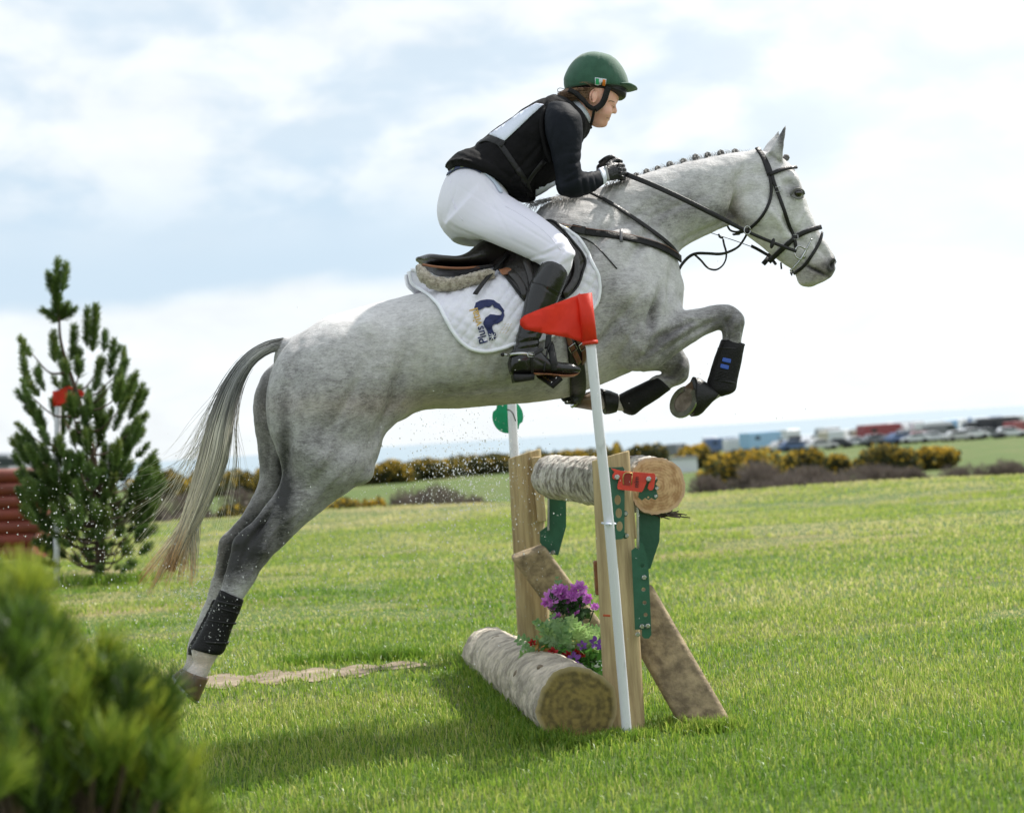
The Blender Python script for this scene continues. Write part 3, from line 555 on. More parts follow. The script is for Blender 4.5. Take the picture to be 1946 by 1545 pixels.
# mane plaits along the crest, forelock plait
mpos = [(1194, 333, 9), (1209, 329, 10), (1229, 322, 11), (1250, 316, 10), (1273, 308, 12), (1299, 302, 11), (1322, 294, 11.5), (1345, 290, 10.5), (1370, 286, 11), (1397, 284, 11.5)]
for (x, y, r) in mpos:
    m = MB(); s = r * .80 / 480; y += 5
    for q in range(7):
        a = q * .9; m.add(*ball(HP(x + 3.2 * math.cos(a), y + 3.2 * math.sin(a), .010 * math.sin(a * 1.7)), (s * .42, s * .42, s * .40), 8, 6))
    m.add(*tube([HP(x, y + 3, 0), HP(x + 2, y + 12, -.01)], [s * .5, s * .75], 8)); m.build('mane_plait', M_hair_d, horse)
m = MB(); 
for q in range(6): a = q * 1.05; m.add(*ball(HP(1494 + 2.5 * math.cos(a), 300 + 2.5 * math.sin(a), .01 * math.sin(a * 2)), (.0095,) * 3, 8, 6))
m.add(*tube([HP(1494, 300, 0), HP(1482, 300, -.005)], [.006, .008], 8)); m.build('forelock_plait', M_hair_d, horse)
# loose mane at the withers, plaits hanging under the rider's hands
M_hairm = mat('loose_mane_hair', (.03, .028, .028), (.5, .49, .47), scale=25, rough=.45, stretch=(.6, 1, 2))
hb = MB()
def strand(p0, p1, p2, r, mb, seg=3):
    t = np.linspace(0, 1, 7)[:, None]; A = p0 * (1 - t) ** 2 + 2 * p1 * t * (1 - t) + p2 * t * t; mb.add(*tube(A, np.linspace(r, r * .25, 7), seg, cap=False))
for i in range(260):
    x = random.uniform(1010, 1120); y = 388 - (x - 1015) * .22 + random.uniform(-4, 4); l = random.uniform(-.05, -.10) 
    p0 = HP(x, y, random.uniform(-.02, .03)); p1 = HP(x - random.uniform(0, 14), y - random.uniform(0, 8), l * .7); p2 = HP(x - random.uniform(2, 24), y + random.uniform(2, 22), l - .03)
    strand(p0, p1, p2, random.uniform(.0009, .002), hb)
for i in range(120):
    x = random.uniform(1150, 1200); y = 352 - (x - 1150) * .3 + random.uniform(-5, 5); p0 = HP(x, y, -.02); p2 = HP(x + random.uniform(-10, 6), y + random.uniform(3, 14), -.085)
    strand(p0, HP(x, y, -.075), p2, random.uniform(.0009, .0018), hb)
hb.build('mane', M_hairm, horse)
mb = MB()
for x in np.arange(1186, 1425, 2.2):
    y = np.interp(x, [q[0] for q in mpos] + [1430], [q[1] for q in mpos] + [284]) + 6
    for k in range(3): strand(HP(x + random.uniform(-3, 3), y + 4, random.uniform(-.02, .02)), HP(x + random.uniform(-3, 3), y - 1, random.uniform(-.02, .02)), HP(x + random.uniform(-9, 3), y - random.uniform(0, 7), random.uniform(-.02, .02)), .0012, mb)
mb.build('crest_hair', mat('crest_hair', (.25, .245, .24), (.55, .54, .53), scale=60, rough=.6), horse)['kind'] = 'stuff'
# ---- tail: dock + streaming hair
M_tail = bpy.data.materials.new('tail_hair'); M_tail.use_nodes = True
t = M_tail.node_tree; b = t.nodes['Principled BSDF']; a_ = t.nodes.new('ShaderNodeAttribute'); a_.attribute_name = 'along'; cr = t.nodes.new('ShaderNodeValToRGB')
e = cr.color_ramp.elements; e[0].position = 0; e[0].color = (.30, .30, .295, 1); e[1].position = 1; e[1].color = (.42, .20, .08, 1)
for ps, c in ((.15, (.42, .42, .425)), (.28, (.22, .225, .235)), (.38, (.26, .26, .265)), (.49, (.62, .60, .54)), (.82, (.80, .73, .60)), (.945, (.70, .46, .24))): x = cr.color_ramp.elements.new(ps); x.color = (*c, 1)
t.links.new(a_.outputs['Fac'], cr.inputs[0]); a2 = t.nodes.new('ShaderNodeAttribute'); a2.attribute_name = 'tone'; c2 = t.nodes.new('ShaderNodeValToRGB'); c2.color_ramp.elements[0].color = (.38, .38, .39, 1); c2.color_ramp.elements[1].color = (1.5, 1.48, 1.42, 1); c2.color_ramp.elements[1].position = .75
mx = t.nodes.new('ShaderNodeMix'); mx.data_type = 'RGBA'; mx.blend_type = 'MULTIPLY'; mx.inputs[0].default_value = 1; t.links.new(a2.outputs['Fac'], c2.inputs[0]); t.links.new(cr.outputs[0], mx.inputs[6]); t.links.new(c2.outputs[0], mx.inputs[7]); t.links.new(mx.outputs[2], b.inputs['Base Color']); b.inputs['Roughness'].default_value = .45; b.inputs['Specular IOR Level'].default_value = .5
spine = catmull([(545, 652), (505, 662), (468, 690), (440, 738), (420, 800), (405, 870), (382, 940), (362, 990), (340, 1040), (322, 1084)], 8)
wid = catmull([[w] for w in (24, 24, 28, 36, 46, 54, 46, 36, 26, 24)], 8)[:, 0]
dep = catmull([[w] for w in (.03, .045, .05, .06, .07, .075, .07, .06, .05, .05)], 8)[:, 0]
Vs = []; Fs = []; al = []; nv = 0; ns_ = len(spine)
TN = []
def tail_strand(u, v, i0, i1, r, wild=0, wx=0, wy=0):
    global nv; TN.append(np.full(48, random.random()))
    idx = np.linspace(i0, i1, 16); S2 = np.column_stack([np.interp(idx, range(ns_), spine[:, 0]), np.interp(idx, range(ns_), spine[:, 1])]); wd = np.interp(idx, range(ns_), wid); dp = np.interp(idx, range(ns_), dep)
    tg = np.gradient(S2, axis=0); tg /= np.linalg.norm(tg, axis=1)[:, None]; nr = np.column_stack([-tg[:, 1], tg[:, 0]]); s = np.linspace(0, 1, 16)
    ph = random.uniform(0, 6.28); off = u * wd * .5 + np.sin(s * 5 + ph) * 3 * s
    X = S2 + nr * off[:, None] + np.column_stack([wx * s ** 2, wy * s ** 2]); X[:, 0] += wild * np.sin(s * 9 + ph) * s
    P3 = np.array([HP(x, y, v * d_) for (x, y), d_ in zip(X, dp)]); rr = r * (1 - .75 * s ** 3)
    T = np.gradient(P3, axis=0); A = nz(np.cross(T.mean(0), LAT)); B = LAT; ring = []
    for c, sn in ((1, 0), (-.5, .87), (-.5, -.87)): ring.append(P3 + rr[:, None] * (c * A + sn * B))
    V = np.stack(ring, 1).reshape(-1, 3); Vs.append(V); q = []
    for i in range(15):
        for j in range(3): q.append((nv + i * 3 + j, nv + i * 3 + (j + 1) % 3, nv + i * 3 + 3 + (j + 1) % 3, nv + i * 3 + 3 + j))
    Fs.extend(q); nv += 48; al.append(np.repeat(idx / (ns_ - 1) + random.uniform(-.05, .05), 3))
for i in range(1750):
    a = random.uniform(0, 6.283); rad = math.sqrt(random.random()); u, v = rad * math.cos(a), rad * math.sin(a)
    i0 = random.uniform(0, 26) if random.random() < .7 else random.uniform(0, 8); i1 = min(ns_ - 1, i0 + random.uniform(26, 60))
    if random.random() < .30: i1 = random.uniform(50, ns_ - 1)
    tail_strand(u, v, i0, i1, random.uniform(.0009, .0019))
clumps = [(-.9, -25, 20), (-.5, -62, 26), (0, -40, 50), (.2, -8, 34), (.6, 20, 30), (.9, 45, 40), (1.0, 30, 10)]
for cu, wx, wy in clumps:
    for i in range(58): tail_strand(cu * .7 + random.gauss(0, .07), random.gauss(0, .30), random.uniform(20, 40), random.uniform(ns_ - 9, ns_ - 1), random.uniform(.0009, .0017), 0, wx + random.gauss(0, 3), wy + random.gauss(0, 6))
for i in range(46): tail_strand(random.uniform(.6, 1.2), random.gauss(0, .5), random.uniform(14, 34), random.uniform(40, 66), .0007, random.uniform(2, 7), random.uniform(-110, -20), random.uniform(-30, 40))
for i in range(26): tail_strand(random.uniform(-1.3, -.7), random.gauss(0, .5), random.uniform(14, 30), random.uniform(40, 60), .0008, random.uniform(0, 4), random.uniform(0, 60), random.uniform(0, 40))
for i in range(7): tail_strand(.9, random.gauss(0, .5), 34, random.uniform(50, 56), .0008, 3, random.uniform(-150, -90), random.uniform(-60, 20))
obj('tail', np.vstack(Vs), np.array(Fs), M_tail, horse, attrs={'along': np.concatenate(al), 'tone': np.concatenate(TN)})
# ================================================================== TACK
from mathutils.geometry import delaunay_2d_cdt
def inpoly(x, y, poly):
    c = False; n = len(poly)
    for i in range(n):
        x1, y1 = poly[i]; x2, y2 = poly[i - 1]
        if (y1 > y) != (y2 > y) and x < (x2 - x1) * (y - y1) / (y2 - y1) + x1: c = not c
    return c
def patch(outline, off=.01, sp=4.0, puff=None, bvh=None, fall=-.10, round_=True, th=0.0, relax=2, mir=False, edge_r=0):
    """a sheet lying on a surface: outline in photo pixels, off metres proud of it; closed slab when th > 0"""
    O = catmull(list(outline) + [outline[0]], 5)[:-1] if round_ else np.array(outline, float)
    B = []
    for i in range(len(O)):
        a, b = O[i], O[(i + 1) % len(O)]; n = max(1, int(np.linalg.norm(b - a) / sp)); B += [a + (b - a) * j / n for j in range(n)]
    B = np.array(B); nb = len(B); pl = [tuple(b) for b in B]; pts = [Vector(b) for b in B]
    lo, hi = B.min(0), B.max(0)
    for y in np.arange(lo[1] + sp / 2, hi[1], sp):
        for x in np.arange(lo[0] + sp / 2, hi[0], sp):
            if inpoly(x, y, pl) and np.min((B[:, 0] - x) ** 2 + (B[:, 1] - y) ** 2) > (sp * .55) ** 2: pts.append(Vector((x, y)))
    r = delaunay_2d_cdt(pts, [], [list(range(nb))], 1, 1e-4); v2 = np.array([tuple(v) for v in r[0]]); F = [list(f) for f in r[2]]
    Pt = np.zeros((len(v2), 3)); Nn = np.zeros((len(v2), 3)); hit = np.zeros(len(v2), bool)
    for i, (x, y) in enumerate(v2):
        p, q = surf(x, y, bvh)
        if p is not None: Pt[i] = p; Nn[i] = q; hit[i] = True
    if not hit.all():
        hi_ = np.where(hit)[0]
        for i in np.where(~hit)[0]:
            if len(hi_):
                j = hi_[np.argmin(((v2[hi_] - v2[i]) ** 2).sum(1))]; Pt[i] = P(v2[i][0], v2[i][1], proj(Pt[j])[2]); Nn[i] = Nn[j]
            else: Pt[i] = HP(v2[i][0], v2[i][1], fall); Nn[i] = -LAT
    E_ = set()
    for f in F:
        for k in range(len(f)): E_.add((min(f[k], f[k - 1]), max(f[k], f[k - 1])))
    E_ = np.array(list(E_))
    for _ in range(relax):
        s = np.zeros_like(Pt); sn = np.zeros_like(Pt); c = np.zeros(len(Pt))
        for a, b in ((0, 1), (1, 0)): np.add.at(s, E_[:, a], Pt[E_[:, b]]); np.add.at(sn, E_[:, a], Nn[E_[:, b]]); np.add.at(c, E_[:, a], 1)
        d0 = (Pt * .5 + s / np.maximum(c, 1)[:, None] * .5); vd = np.array([nz(x - CP) for x in Pt]); Pt = Pt + vd * ((d0 - Pt) * vd).sum(1)[:, None]
        Nn = Nn + sn / np.maximum(c, 1)[:, None]; Nn /= np.linalg.norm(Nn, axis=1)[:, None]
    of = np.ones(len(Pt)) * off
    if puff is not None: of = of + np.array([puff(x, y) for x, y in v2])
    top = Pt + Nn * of[:, None]; rim = [i for i in range(len(v2))]
    V = top; FF = [list(f) for f in F]
    # boundary edges
    cnt = {}
    for f in F:
        for k in range(len(f)):
            e = (f[k - 1], f[k]); cnt[e] = cnt.get(e, 0) + 1
    bnd = [e for e in cnt if (e[1], e[0]) not in cnt]
    if th:
        n = len(V); V = np.vstack([top, top - Nn * th]); FF += [[n + i for i in f[::-1]] for f in F] + [[b, a, n + a, n + b] for a, b in bnd]
    if mir: n = len(V); V = np.vstack([V, mirror(V)]); FF = FF + [[n + i for i in f[::-1]] for f in FF]
    return V, FF, B, top
M_pad = mat('quilted_white_cotton', (.82, .81, .87), (.72, .71, .79), scale=12, rough=.85, bump=.25, bscale=220, sheen=.2)
M_bind = mat('white_binding', (.84, .85, .90), rough=.75)
M_sheep = mat('sheepskin', (.52, .46, .37), (.24, .2, .15), scale=70, rough=.95, bump=.8, bscale=140, sheen=.4)
M_tan = mat('tan_leather', (.33, .13, .05), (.2, .08, .04), scale=30, rough=.4, bump=.2, bscale=90)
M_brown = mat('brown_leather', (.13, .035, .02), (.06, .02, .012), scale=25, rough=.28, bump=.3, bscale=90, coat=.3)
M_navy = mat('navy_print', (.006, .014, .085), rough=.6); M_gold = mat('gold_print', (.55, .36, .10), rough=.6)
M_saddle = mat('saddle_leather', (.010, .008, .0075), (.026, .020, .018), scale=9, rough=.28, bump=.3, bscale=80, r2=.42, coat=.2)
padO = [(779, 522), (786, 517), (797, 524), (830, 530), (880, 520), (940, 500), (1000, 462), (1040, 424), (1078, 440), (1098, 455), (1119, 490), (1136, 524), (1140, 550), (1134, 574), (1122, 590), (1085, 612), (1040, 640), (1000, 652), (980, 652), (947, 663), (921, 668), (895, 664), (874, 648), (856, 622), (836, 586), (817, 566), (794, 553), (783, 545)]
def quilt(x, y):
    a = (x * .80 + y * .60) / 17.0; b = (x * -.52 + y * .85) / 17.0
    return .0085 * (abs(math.sin(math.pi * a)) * abs(math.sin(math.pi * b))) ** .35
pad = thing('saddle_pad', 'white quilted saddle pad with a navy horse head logo, under the black saddle', 'saddle pad', tuple(HP(950, 600)))
V, Fc, Bd, padtop = patch(padO, .008, 3.0, quilt, th=.008, mir=True, round_=False, relax=6)
pc = obj('quilted_cloth', V, Fc, M_pad, pad); pbvh = BVHTree.FromPolygons([Vector(v) for v in V], Fc)
mb = MB(); rimp = padtop[:len(Bd)]; 
for k in range(2):
    rp = np.vstack([rimp, rimp[:2]]); rp = rp if k == 0 else mirror(rp); rp = np.array([rp[max(i - 2, 0):i + 3].mean(0) for i in range(len(rp))]); mb.add(*tube(rp, .0075, 8))
mb.build('binding', M_bind, pad)
# lettering and the logo print
def flat_text(body, size, px, py, ang, off, bvh, m, name, parent, track=1.0, squash=(1, 1), bold=0.0):
    c = bpy.data.curves.new('t', 'FONT'); c.body = body; c.size = size; c.space_character = track; c.resolution_u = 4; c.fill_mode = 'FRONT' if hasattr(c, 'fill_mode') else None; c.offset = bold
    o = bpy.data.objects.new('t', c); S.collection.objects.link(o); dg = bpy.context.evaluated_depsgraph_get(); me = bpy.data.meshes.new_from_object(o.evaluated_get(dg))
    bm = bmesh.new(); bm.from_mesh(me); bmesh.ops.triangulate(bm, faces=bm.faces)
    bmesh.ops.subdivide_edges(bm, edges=[e for e in bm.edges if e.calc_length() > size * .12], cuts=2, use_grid_fill=True); bmesh.ops.triangulate(bm, faces=bm.faces)
    V = np.array([tuple(v.co) for v in bm.verts]); Fc = [[v.index for v in f.verts] for f in bm.faces]; bm.free(); bpy.data.objects.remove(o); bpy.data.curves.remove(c)
    a = R(ang); W3 = []
    for x, y, _ in V * np.array((squash[0], squash[1], 1)):
        X = px + x * math.cos(a) + y * math.sin(a); Y = py + x * math.sin(a) - y * math.cos(a)    # x along the text, y up, screen pixels
        p, q = surf(X, Y, bvh)
        if p is None: p, q = HP(X, Y, -.3), -LAT
        vd = nz(p - CP); W3.append(p - vd * off)
    return obj(name, W3, Fc, m, parent, smooth=False)
flat_text('Plus', 23, 927, 651, -106, .006, pbvh, M_navy, 'lettering', pad, squash=(.92, 1), bold=.35)
flat_text('vital', 23, 916.5, 617, -106, .006, pbvh, M_gold, 'lettering', pad, squash=(.92, 1), bold=.35)
def print_poly(poly, m, name, parent, off, bvh, sp=4):
    V, Fc, _, _ = patch(poly, off, sp, bvh=bvh, round_=False, relax=0); return obj(name, V, Fc, m, parent, smooth=False)
arch = [(902, 587), (905, 577), (913, 572), (925, 570), (938, 572), (949, 579), (957, 590), (959, 600), (955, 610), (946, 616), (935, 619), (934, 622), (940, 633), (928, 636), (921, 622), (918, 612), (922, 603), (932, 598), (945, 600), (952, 599), (953, 594), (947, 588), (938, 585), (936, 580), (932, 584), (922, 585), (911, 590), (907, 592)]
print_poly(arch, M_navy, 'logo_print', pad, .0045, pbvh, 5)
print_poly([(928, 636), (942, 632), (944, 643), (931, 647)], M_navy, 'logo_print', pad, .0045, pbvh, 5)
mb = MB()
for a, b in (((930, 636), (943, 643)), ((941, 633), (932, 646)), ((934, 635), (937, 645)), ((930, 641), (943, 638))):
    pp, qq = surfpath([a, b], .0062, pbvh, step=6); mb.add(*band(pp, qq, .0022, .0005))
mb.build('logo_print', M_bind, pad, smooth=False)
mb = MB()
for k in range(3):
    for j in range(4):
        pp, qq = surfpath([(950 + k * 5 + j * 3, 634 - j * 5), (953 + k * 5 + j * 3, 631 - j * 5)], .005, pbvh, step=3); mb.add(*band(pp, qq, .003, .0005))
mb.build('faint_lettering', mat('faded_gold_print', (.62, .55, .45), rough=.7), pad, smooth=False)
# ---- saddle
saddle = thing('saddle', 'black leather jumping saddle with tan piping, on the horse under the rider', 'saddle', tuple(HP(930, 520)))
V, Fc, _, _ = loft([(795, 489, 797, 498, .05), (812, 486, 808, 505, .13), (838, 490, 836, 509, .165), (862, 491, 862, 511, .17), (885, 482, 890, 513, .16), (908, 464, 915, 514, .15), (932, 452, 945, 512, .13), (970, 446, 985, 500, .12), (1012, 436, 1020, 482, .11), (1042, 420, 1052, 460, .09)], n=6, seg=28, ex=2.6, dome=(.012, .02))
obj('seat', V, Fc, M_saddle, saddle)
V, Fc, _, _ = loft([(808, 508, 812, 514, .09), (826, 509, 822, 527, .15), (850, 511, 848, 531, .17), (880, 511, 880, 528, .175), (908, 510, 906, 519, .17), (930, 506, 930, 516, .16)], n=5, seg=26, ex=2.4, dome=(.01, .01))
obj('panel', V, Fc, M_saddle, saddle)
mb = MB(); pp = np.array([HP(*q, lt) for q, lt in (((803, 503), -.155), ((830, 507.5), -.172), ((870, 510), -.176), ((911, 508), -.168))]); mb.add(*tube(pp, .005, 8, 5)); mb.add(*tube(mirror(pp), .005, 8, 5)); mb.build('piping', M_tan, saddle)
mb = MB()
for sg in (-1, 1):
    pp = [HP(x, y, sg * l) for x, y, l in ((797, 507, .14), (806, 524, .18), (826, 538, .20), (856, 541, .215), (890, 533, .225), (918, 524, .23), (938, 520, .23))]
    V, Fc = tube(pp, [.014, .024, .027, .027, .025, .024, .018], 14, 8); V = np.array([v + nz((mnoise.noise(Vector(v * 70)), mnoise.noise(Vector(v * 70 + 9)), mnoise.noise(Vector(v * 70 + 20)))) * .0035 for v in V]); mb.add(V, Fc)
mb.build('sheepskin', M_sheep, saddle)
flapO = [(905, 500), (925, 475), (960, 462), (1000, 450), (1040, 428), (1060, 434), (1084, 464), (1102, 486), (1107, 509), (1100, 538), (1082, 561), (1056, 577), (1025, 590), (998, 580), (982, 560), (962, 532), (940, 512)]
V, Fc, Bd, tp = patch(flapO, .028, 5, th=.006, mir=True, relax=8); fl = obj('flap', V, Fc, M_saddle, saddle); fbvh = BVHTree.FromPolygons([Vector(v) for v in V], Fc)
mb = MB(); rp = tp[:len(Bd)]; rp = np.array([rp[[(i + j) % len(rp) for j in (-2, -1, 0, 1, 2)]].mean(0) for i in range(len(rp))] ); rp = np.vstack([rp, rp[:1]]); mb.add(*tube(rp, .0055, 8)); mb.add(*tube(mirror(rp), .0055, 8)); mb.build('edge_roll', M_black, saddle)
mb = MB()
for pts in ([(1068, 450), (1088, 478), (1096, 510), (1088, 540), (1068, 562)], [(972, 520), (990, 540), (1000, 568)], [(1000, 495), (1008, 520), (1012, 550)]):
    p, q = surfpath(pts, .004, fbvh); mb.add(*band(p, q, .028, .012)); mb.add(*band(mirror(p)[::-1], mirn(q)[::-1], .028, .012))
mb.build('knee_block', M_saddle, saddle)
V, Fc, _, _ = patch([(950, 520), (966, 516), (974, 520), (966, 528), (954, 528)], .020, 4, bvh=pbvh, th=.004); obj('tan_tab', V, Fc, M_tan, saddle)
mb = MB(); p, q = surfpath([(972, 498), (958, 516), (940, 534), (922, 553), (906, 572)], .036, hbvh); mb.add(*band(p, q, .019, .004)); mb.build('leather_keeper', M_black, saddle)
# stirrups: leathers, iron, tread
for sg in (-1, 1):
    lt = .365 * sg; st = MB()
    if sg < 0:
        obj('stirrup_leather', *band(catmull([HP(1052, 588, lt), HP(1044, 630, lt - .01), HP(1040, 664, lt - .02)], 5), np.tile(-LAT, (11, 1)), .022, .004), M_black, saddle)
    V, Fc = tube([HP(1034, 706, lt - .055), HP(1036, 690, lt - .055), HP(1040, 668, lt - .03), HP(1046, 654, lt - .01), HP(1049, 660, lt + .01), HP(1052, 686, lt + .055), HP(1055, 706, lt + .055)], .0075, 8, 5, flat=(1.5, .6)); st.add(V, Fc)
    V, Fc = tube([HP(1046, 655, lt - .012), HP(1051, 680, lt - .062), HP(1055, 706, lt - .065)], .009, 8, 6, flat=(1.6, .6)); st.add(V, Fc)
    si = st.build('stirrup', M_black, saddle)
    c = HP(1044, 718, lt - .02); u = nz(HP(1058, 706, lt) - HP(1040, 722, lt)); w = nz(np.cross(u, LAT)); V, Fc = box(c, u * .026, nz(LAT * 1 + w * .55) * .062, nz(np.cross(u, nz(LAT * 1 + w * .55))) * .008)
    tr = obj('stirrup_tread', V, Fc, M_blackr, si, smooth=False); bevel(tr, .003)
    sl = MB()
    for k in (-1, 1): V, Fc = box(c - w * 0 + u * k * .012 + nz(np.cross(u, nz(LAT + w * .55))) * -.009, u * .003, nz(LAT + w * .55) * .045, w * .0015); sl.add(V, Fc); V, Fc = box(c + u * k * .012 + nz(np.cross(u, nz(LAT + w * .55))) * .009, u * .003, nz(LAT + w * .55) * .045, w * .0015); sl.add(V, Fc)
    sl.build('tread_rib', M_steel, si, smooth=False)
# girth with its buckled straps
girth = thing('girth', 'black leather girth with brown buckled straps round the horse behind the front leg', 'girth', tuple(HP(1098, 740)))
mb = MB(); strap(mb, [(1088, 640), (1093, 680), (1097, 715), (1097, 745), (1095, 762)], .068, .008, .003, True, step=6); mb.build('girth_strap', M_black, girth)
for pts in ([(1072, 628), (1079, 650), (1088, 668), (1097, 688)], [(1086, 628), (1096, 648), (1106, 664), (1104, 688)]):
    mb = MB(); p, q = strap(mb, pts, .023, .005, .012, step=5); b_ = mb.build('billet', M_brown, girth); m = len(p) // 2; t_ = nz(p[m + 1] - p[m]); s_ = nz(np.cross(t_, q[m])); c = p[m] + q[m] * .008
    obj('buckle', *tube([c + t_ * .014 + s_ * .016, c + t_ * .014 - s_ * .016, c - t_ * .014 - s_ * .016, c - t_ * .014 + s_ * .016, c + t_ * .014 + s_ * .016], .0022, 6), M_steel, girth)
mb = MB(); mb.add(*tube([HP(1068, 757, -.12), HP(1073, 763, -.1), HP(1082, 763, -.05), HP(1098, 756, .0), HP(1122, 745, .02), HP(1140, 735, .02)], .0035, 6, 4, flat=(1.6, .5))); mb.build('loose_strap', M_black, girth)
# breastplate
bp_ = thing('breastplate', 'black elastic breastplate strap across the horse shoulder and chest', 'breastplate', tuple(HP(1200, 470)))
mb = MB(); p, q = strap(mb, [(1052, 431), (1068, 436), (1088, 439), (1130, 445), (1180, 453), (1235, 466), (1268, 479), (1288, 493)], .030, .006, .010, True); mb.build('chest_strap', M_blackr, bp_)
mb = MB()
for o_ in (-1, 1): mb.add(*tube(p[3:] + q[3:] * .006 + np.array((0, 0, 1)) * .012 * o_, .0011, 5))
mb.build('stitching', mat('tan_thread', (.30, .14, .09), rough=.7), bp_)
mb = MB(); strap(mb, [(1086, 438), (1098, 440), (1110, 442)], .034, .004, .015); mb.build('leather_end', M_black, bp_)
mb = MB(); strap(mb, [(1179, 442), (1177, 452), (1178, 464)], .012, .003, .016); mb.build('keeper_loop', mat('worn_grey_leather', (.08, .08, .09), rough=.5), bp_)
mb = MB(); p, q = surfpath([(1060, 434), (1080, 437)], .012); mb.add(*tube(p + q * .002, .003, 6)); mb.build('brass_ring', mat('brass', (.55, .38, .14), rough=.3, metal=1), bp_)
mb = MB(); strap(mb, [(1112, 366), (1150, 384), (1192, 410), (1230, 436), (1262, 460), (1278, 476), (1287, 490)], .017, .005, .009, True); mb.build('neck_strap', M_black, bp_)
mb = MB(); p, q = surfpath([(1072, 446), (1100, 450), (1128, 464), (1150, 487), (1172, 512)], .004); mb.add(*band(p, q, .005, .003)); mb.build('thin_lace', M_black, bp_)
# bridle
br = thing('bridle', 'black leather bridle with reins on the grey horse head', 'bridle', tuple(HP(1470, 420)))
def bstrap(name, pts, w, th=.005, off=.002, mir=True, m=None):
    mb = MB(); strap(mb, pts, w, th, off, mir, step=6); return mb.build(name, m or M_black, br)
bstrap('headpiece', [(1438, 283), (1446, 292), (1454, 308), (1460, 322), (1464, 334)], .026, .006)
bstrap('browband', [(1462, 334), (1478, 326), (1494, 322), (1511, 321)], .016, .006, .007)
bstrap('cheekpiece', [(1466, 332), (1471, 350), (1480, 373), (1491, 405), (1503, 440), (1508, 455), (1512, 472)], .014, .005, .005)
bstrap('throat_lash', [(1462, 333), (1465, 350), (1465, 372), (1458, 395), (1446, 414), (1430, 430), (1418, 438), (1400, 442)], .012, .005, .004)
bstrap('noseband', [(1557, 433), (1540, 437), (1520, 445), (1505, 455), (1490, 469), (1474, 484), (1463, 495)], .020, .006, .006)
bstrap('flash_strap', [(1560, 443), (1558, 457), (1549, 474), (1537, 493), (1524, 509), (1511, 519)], .013, .005, .004)
mb = MB()
for sg in (-1, 1):
    for (x, y) in ((1477, 361), (1507, 452)):
        p, q = surf(x, y); c = p + q * .012; c = c if sg < 0 else mirror(c); u = HEAD * .011; w = np.array((0, 0, .009)); mb.add(*tube([c + u + w, c - u + w, c - u - w, c + u - w, c + u + w], .0018, 6))
mb.build('buckle', M_steel, br)
mb = MB()
for sg in (-1, 1):
    c1, c2, c3 = (HP(1542, 456, sg * .085), HP(1522, 492, sg * .082), HP(1503, 514, sg * .078)); mb.add(*tube([c1, c2, c3], [.003, .0055, .0025], 8, 6)); mb.add(*ball(c1, (.005,) * 3)); mb.add(*ball(c3, (.005,) * 3))
    mb.add(*tube([HP(1532, 474, sg * .085), HP(1518, 468, sg * .088), HP(1511, 476, sg * .088), HP(1512, 488, sg * .087), HP(1521, 494, sg * .084)], .0038, 8, 5))
mb.add(*tube([HP(1526, 488, -.08), HP(1530, 490, 0), HP(1526, 488, .08)], .007, 8, 5)); mb.build('bit', M_steel, br)
# reins to the hands
for sg in (-1, 1):
    e0 = (1513, 478, .092), (1480, 466, .10), (1425, 443, .125), (1360, 410, .15), (1290, 375, .165), (1235, 350, .13), (1188, 331, .085)
    pts = catmull([HP(x, y, sg * l) for x, y, l in e0], 6); t_ = np.gradient(pts, axis=0); n_ = np.array([nz(-sg * -1 * LAT * (-1) if False else (-LAT if sg < 0 else LAT)) for _ in pts]); w = np.interp(np.arange(len(pts)), [0, 12, 18, len(pts) - 1], [.013, .013, .020, .020])
    r_ = obj('rein', *band(pts, n_, w, .005), M_black, br)
    if sg < 0: 
        obj('martingale_ring', *tube([HP(1420 + 6 * math.cos(a), 438 + 8 * math.sin(a), -.135) for a in np.linspace(0, 6.28, 13)], .0025, 6), M_steel, r_)
        obj('rein_stop', *ball(HP(1468, 463, -.108), (.010, .008, .022), 10, 7, axes=(nz(HEAD), LAT, nz((0.3, 0, 1)))), M_black, r_)
bt = thing('rein_end', 'thin loose black rein loop hanging between the horse neck and chin', 'strap', tuple(HP(1350, 490)))
def fs(name, pts, r, lat=-.03, flat=(1, 1)): return obj(name, *tube([HP(x, y, lat + .02 * math.sin(i)) for i, (x, y) in enumerate(pts)], r, 8, 6, flat=flat), M_black, bt)
fs('strap_run', [(1291, 511), (1298, 500), (1310, 488), (1324, 482), (1345, 482), (1368, 483), (1385, 479), (1402, 470), (1412, 458), (1420, 444)], .0052, -.06, (.8, 1.3))
fs('strap_run', [(1320, 484), (1332, 495), (1345, 509), (1360, 513), (1372, 506), (1379, 494), (1380, 480), (1376, 465), (1374, 455)], .0042, -.02, (.7, 1.2))
fs('strap_run', [(1383, 431), (1388, 438), (1398, 441), (1412, 439)], .0042, -.06)
fs('cord', [(1345, 441), (1370, 449), (1400, 459), (1430, 470)], .0016, .02); fs('cord', [(1428, 468), (1440, 474), (1452, 481), (1463, 487)], .005, .02, (.7, 1.4))
fs('strap_knot', [(1366, 446), (1368, 451), (1374, 453)], .004); fs('strap_knot', [(1460, 496), (1464, 490), (1470, 497), (1474, 502)], .006, -.03); fs('strap_knot', [(1484, 500), (1485, 511)], .004, -.03)
obj('brow_padding', *tube([HP(1473, 328, -.085), HP(1490, 324, -.072), HP(1509, 324, -.035)], .005, 6, 4), mat('grey_padding', (.2, .2, .21), rough=.6), br)
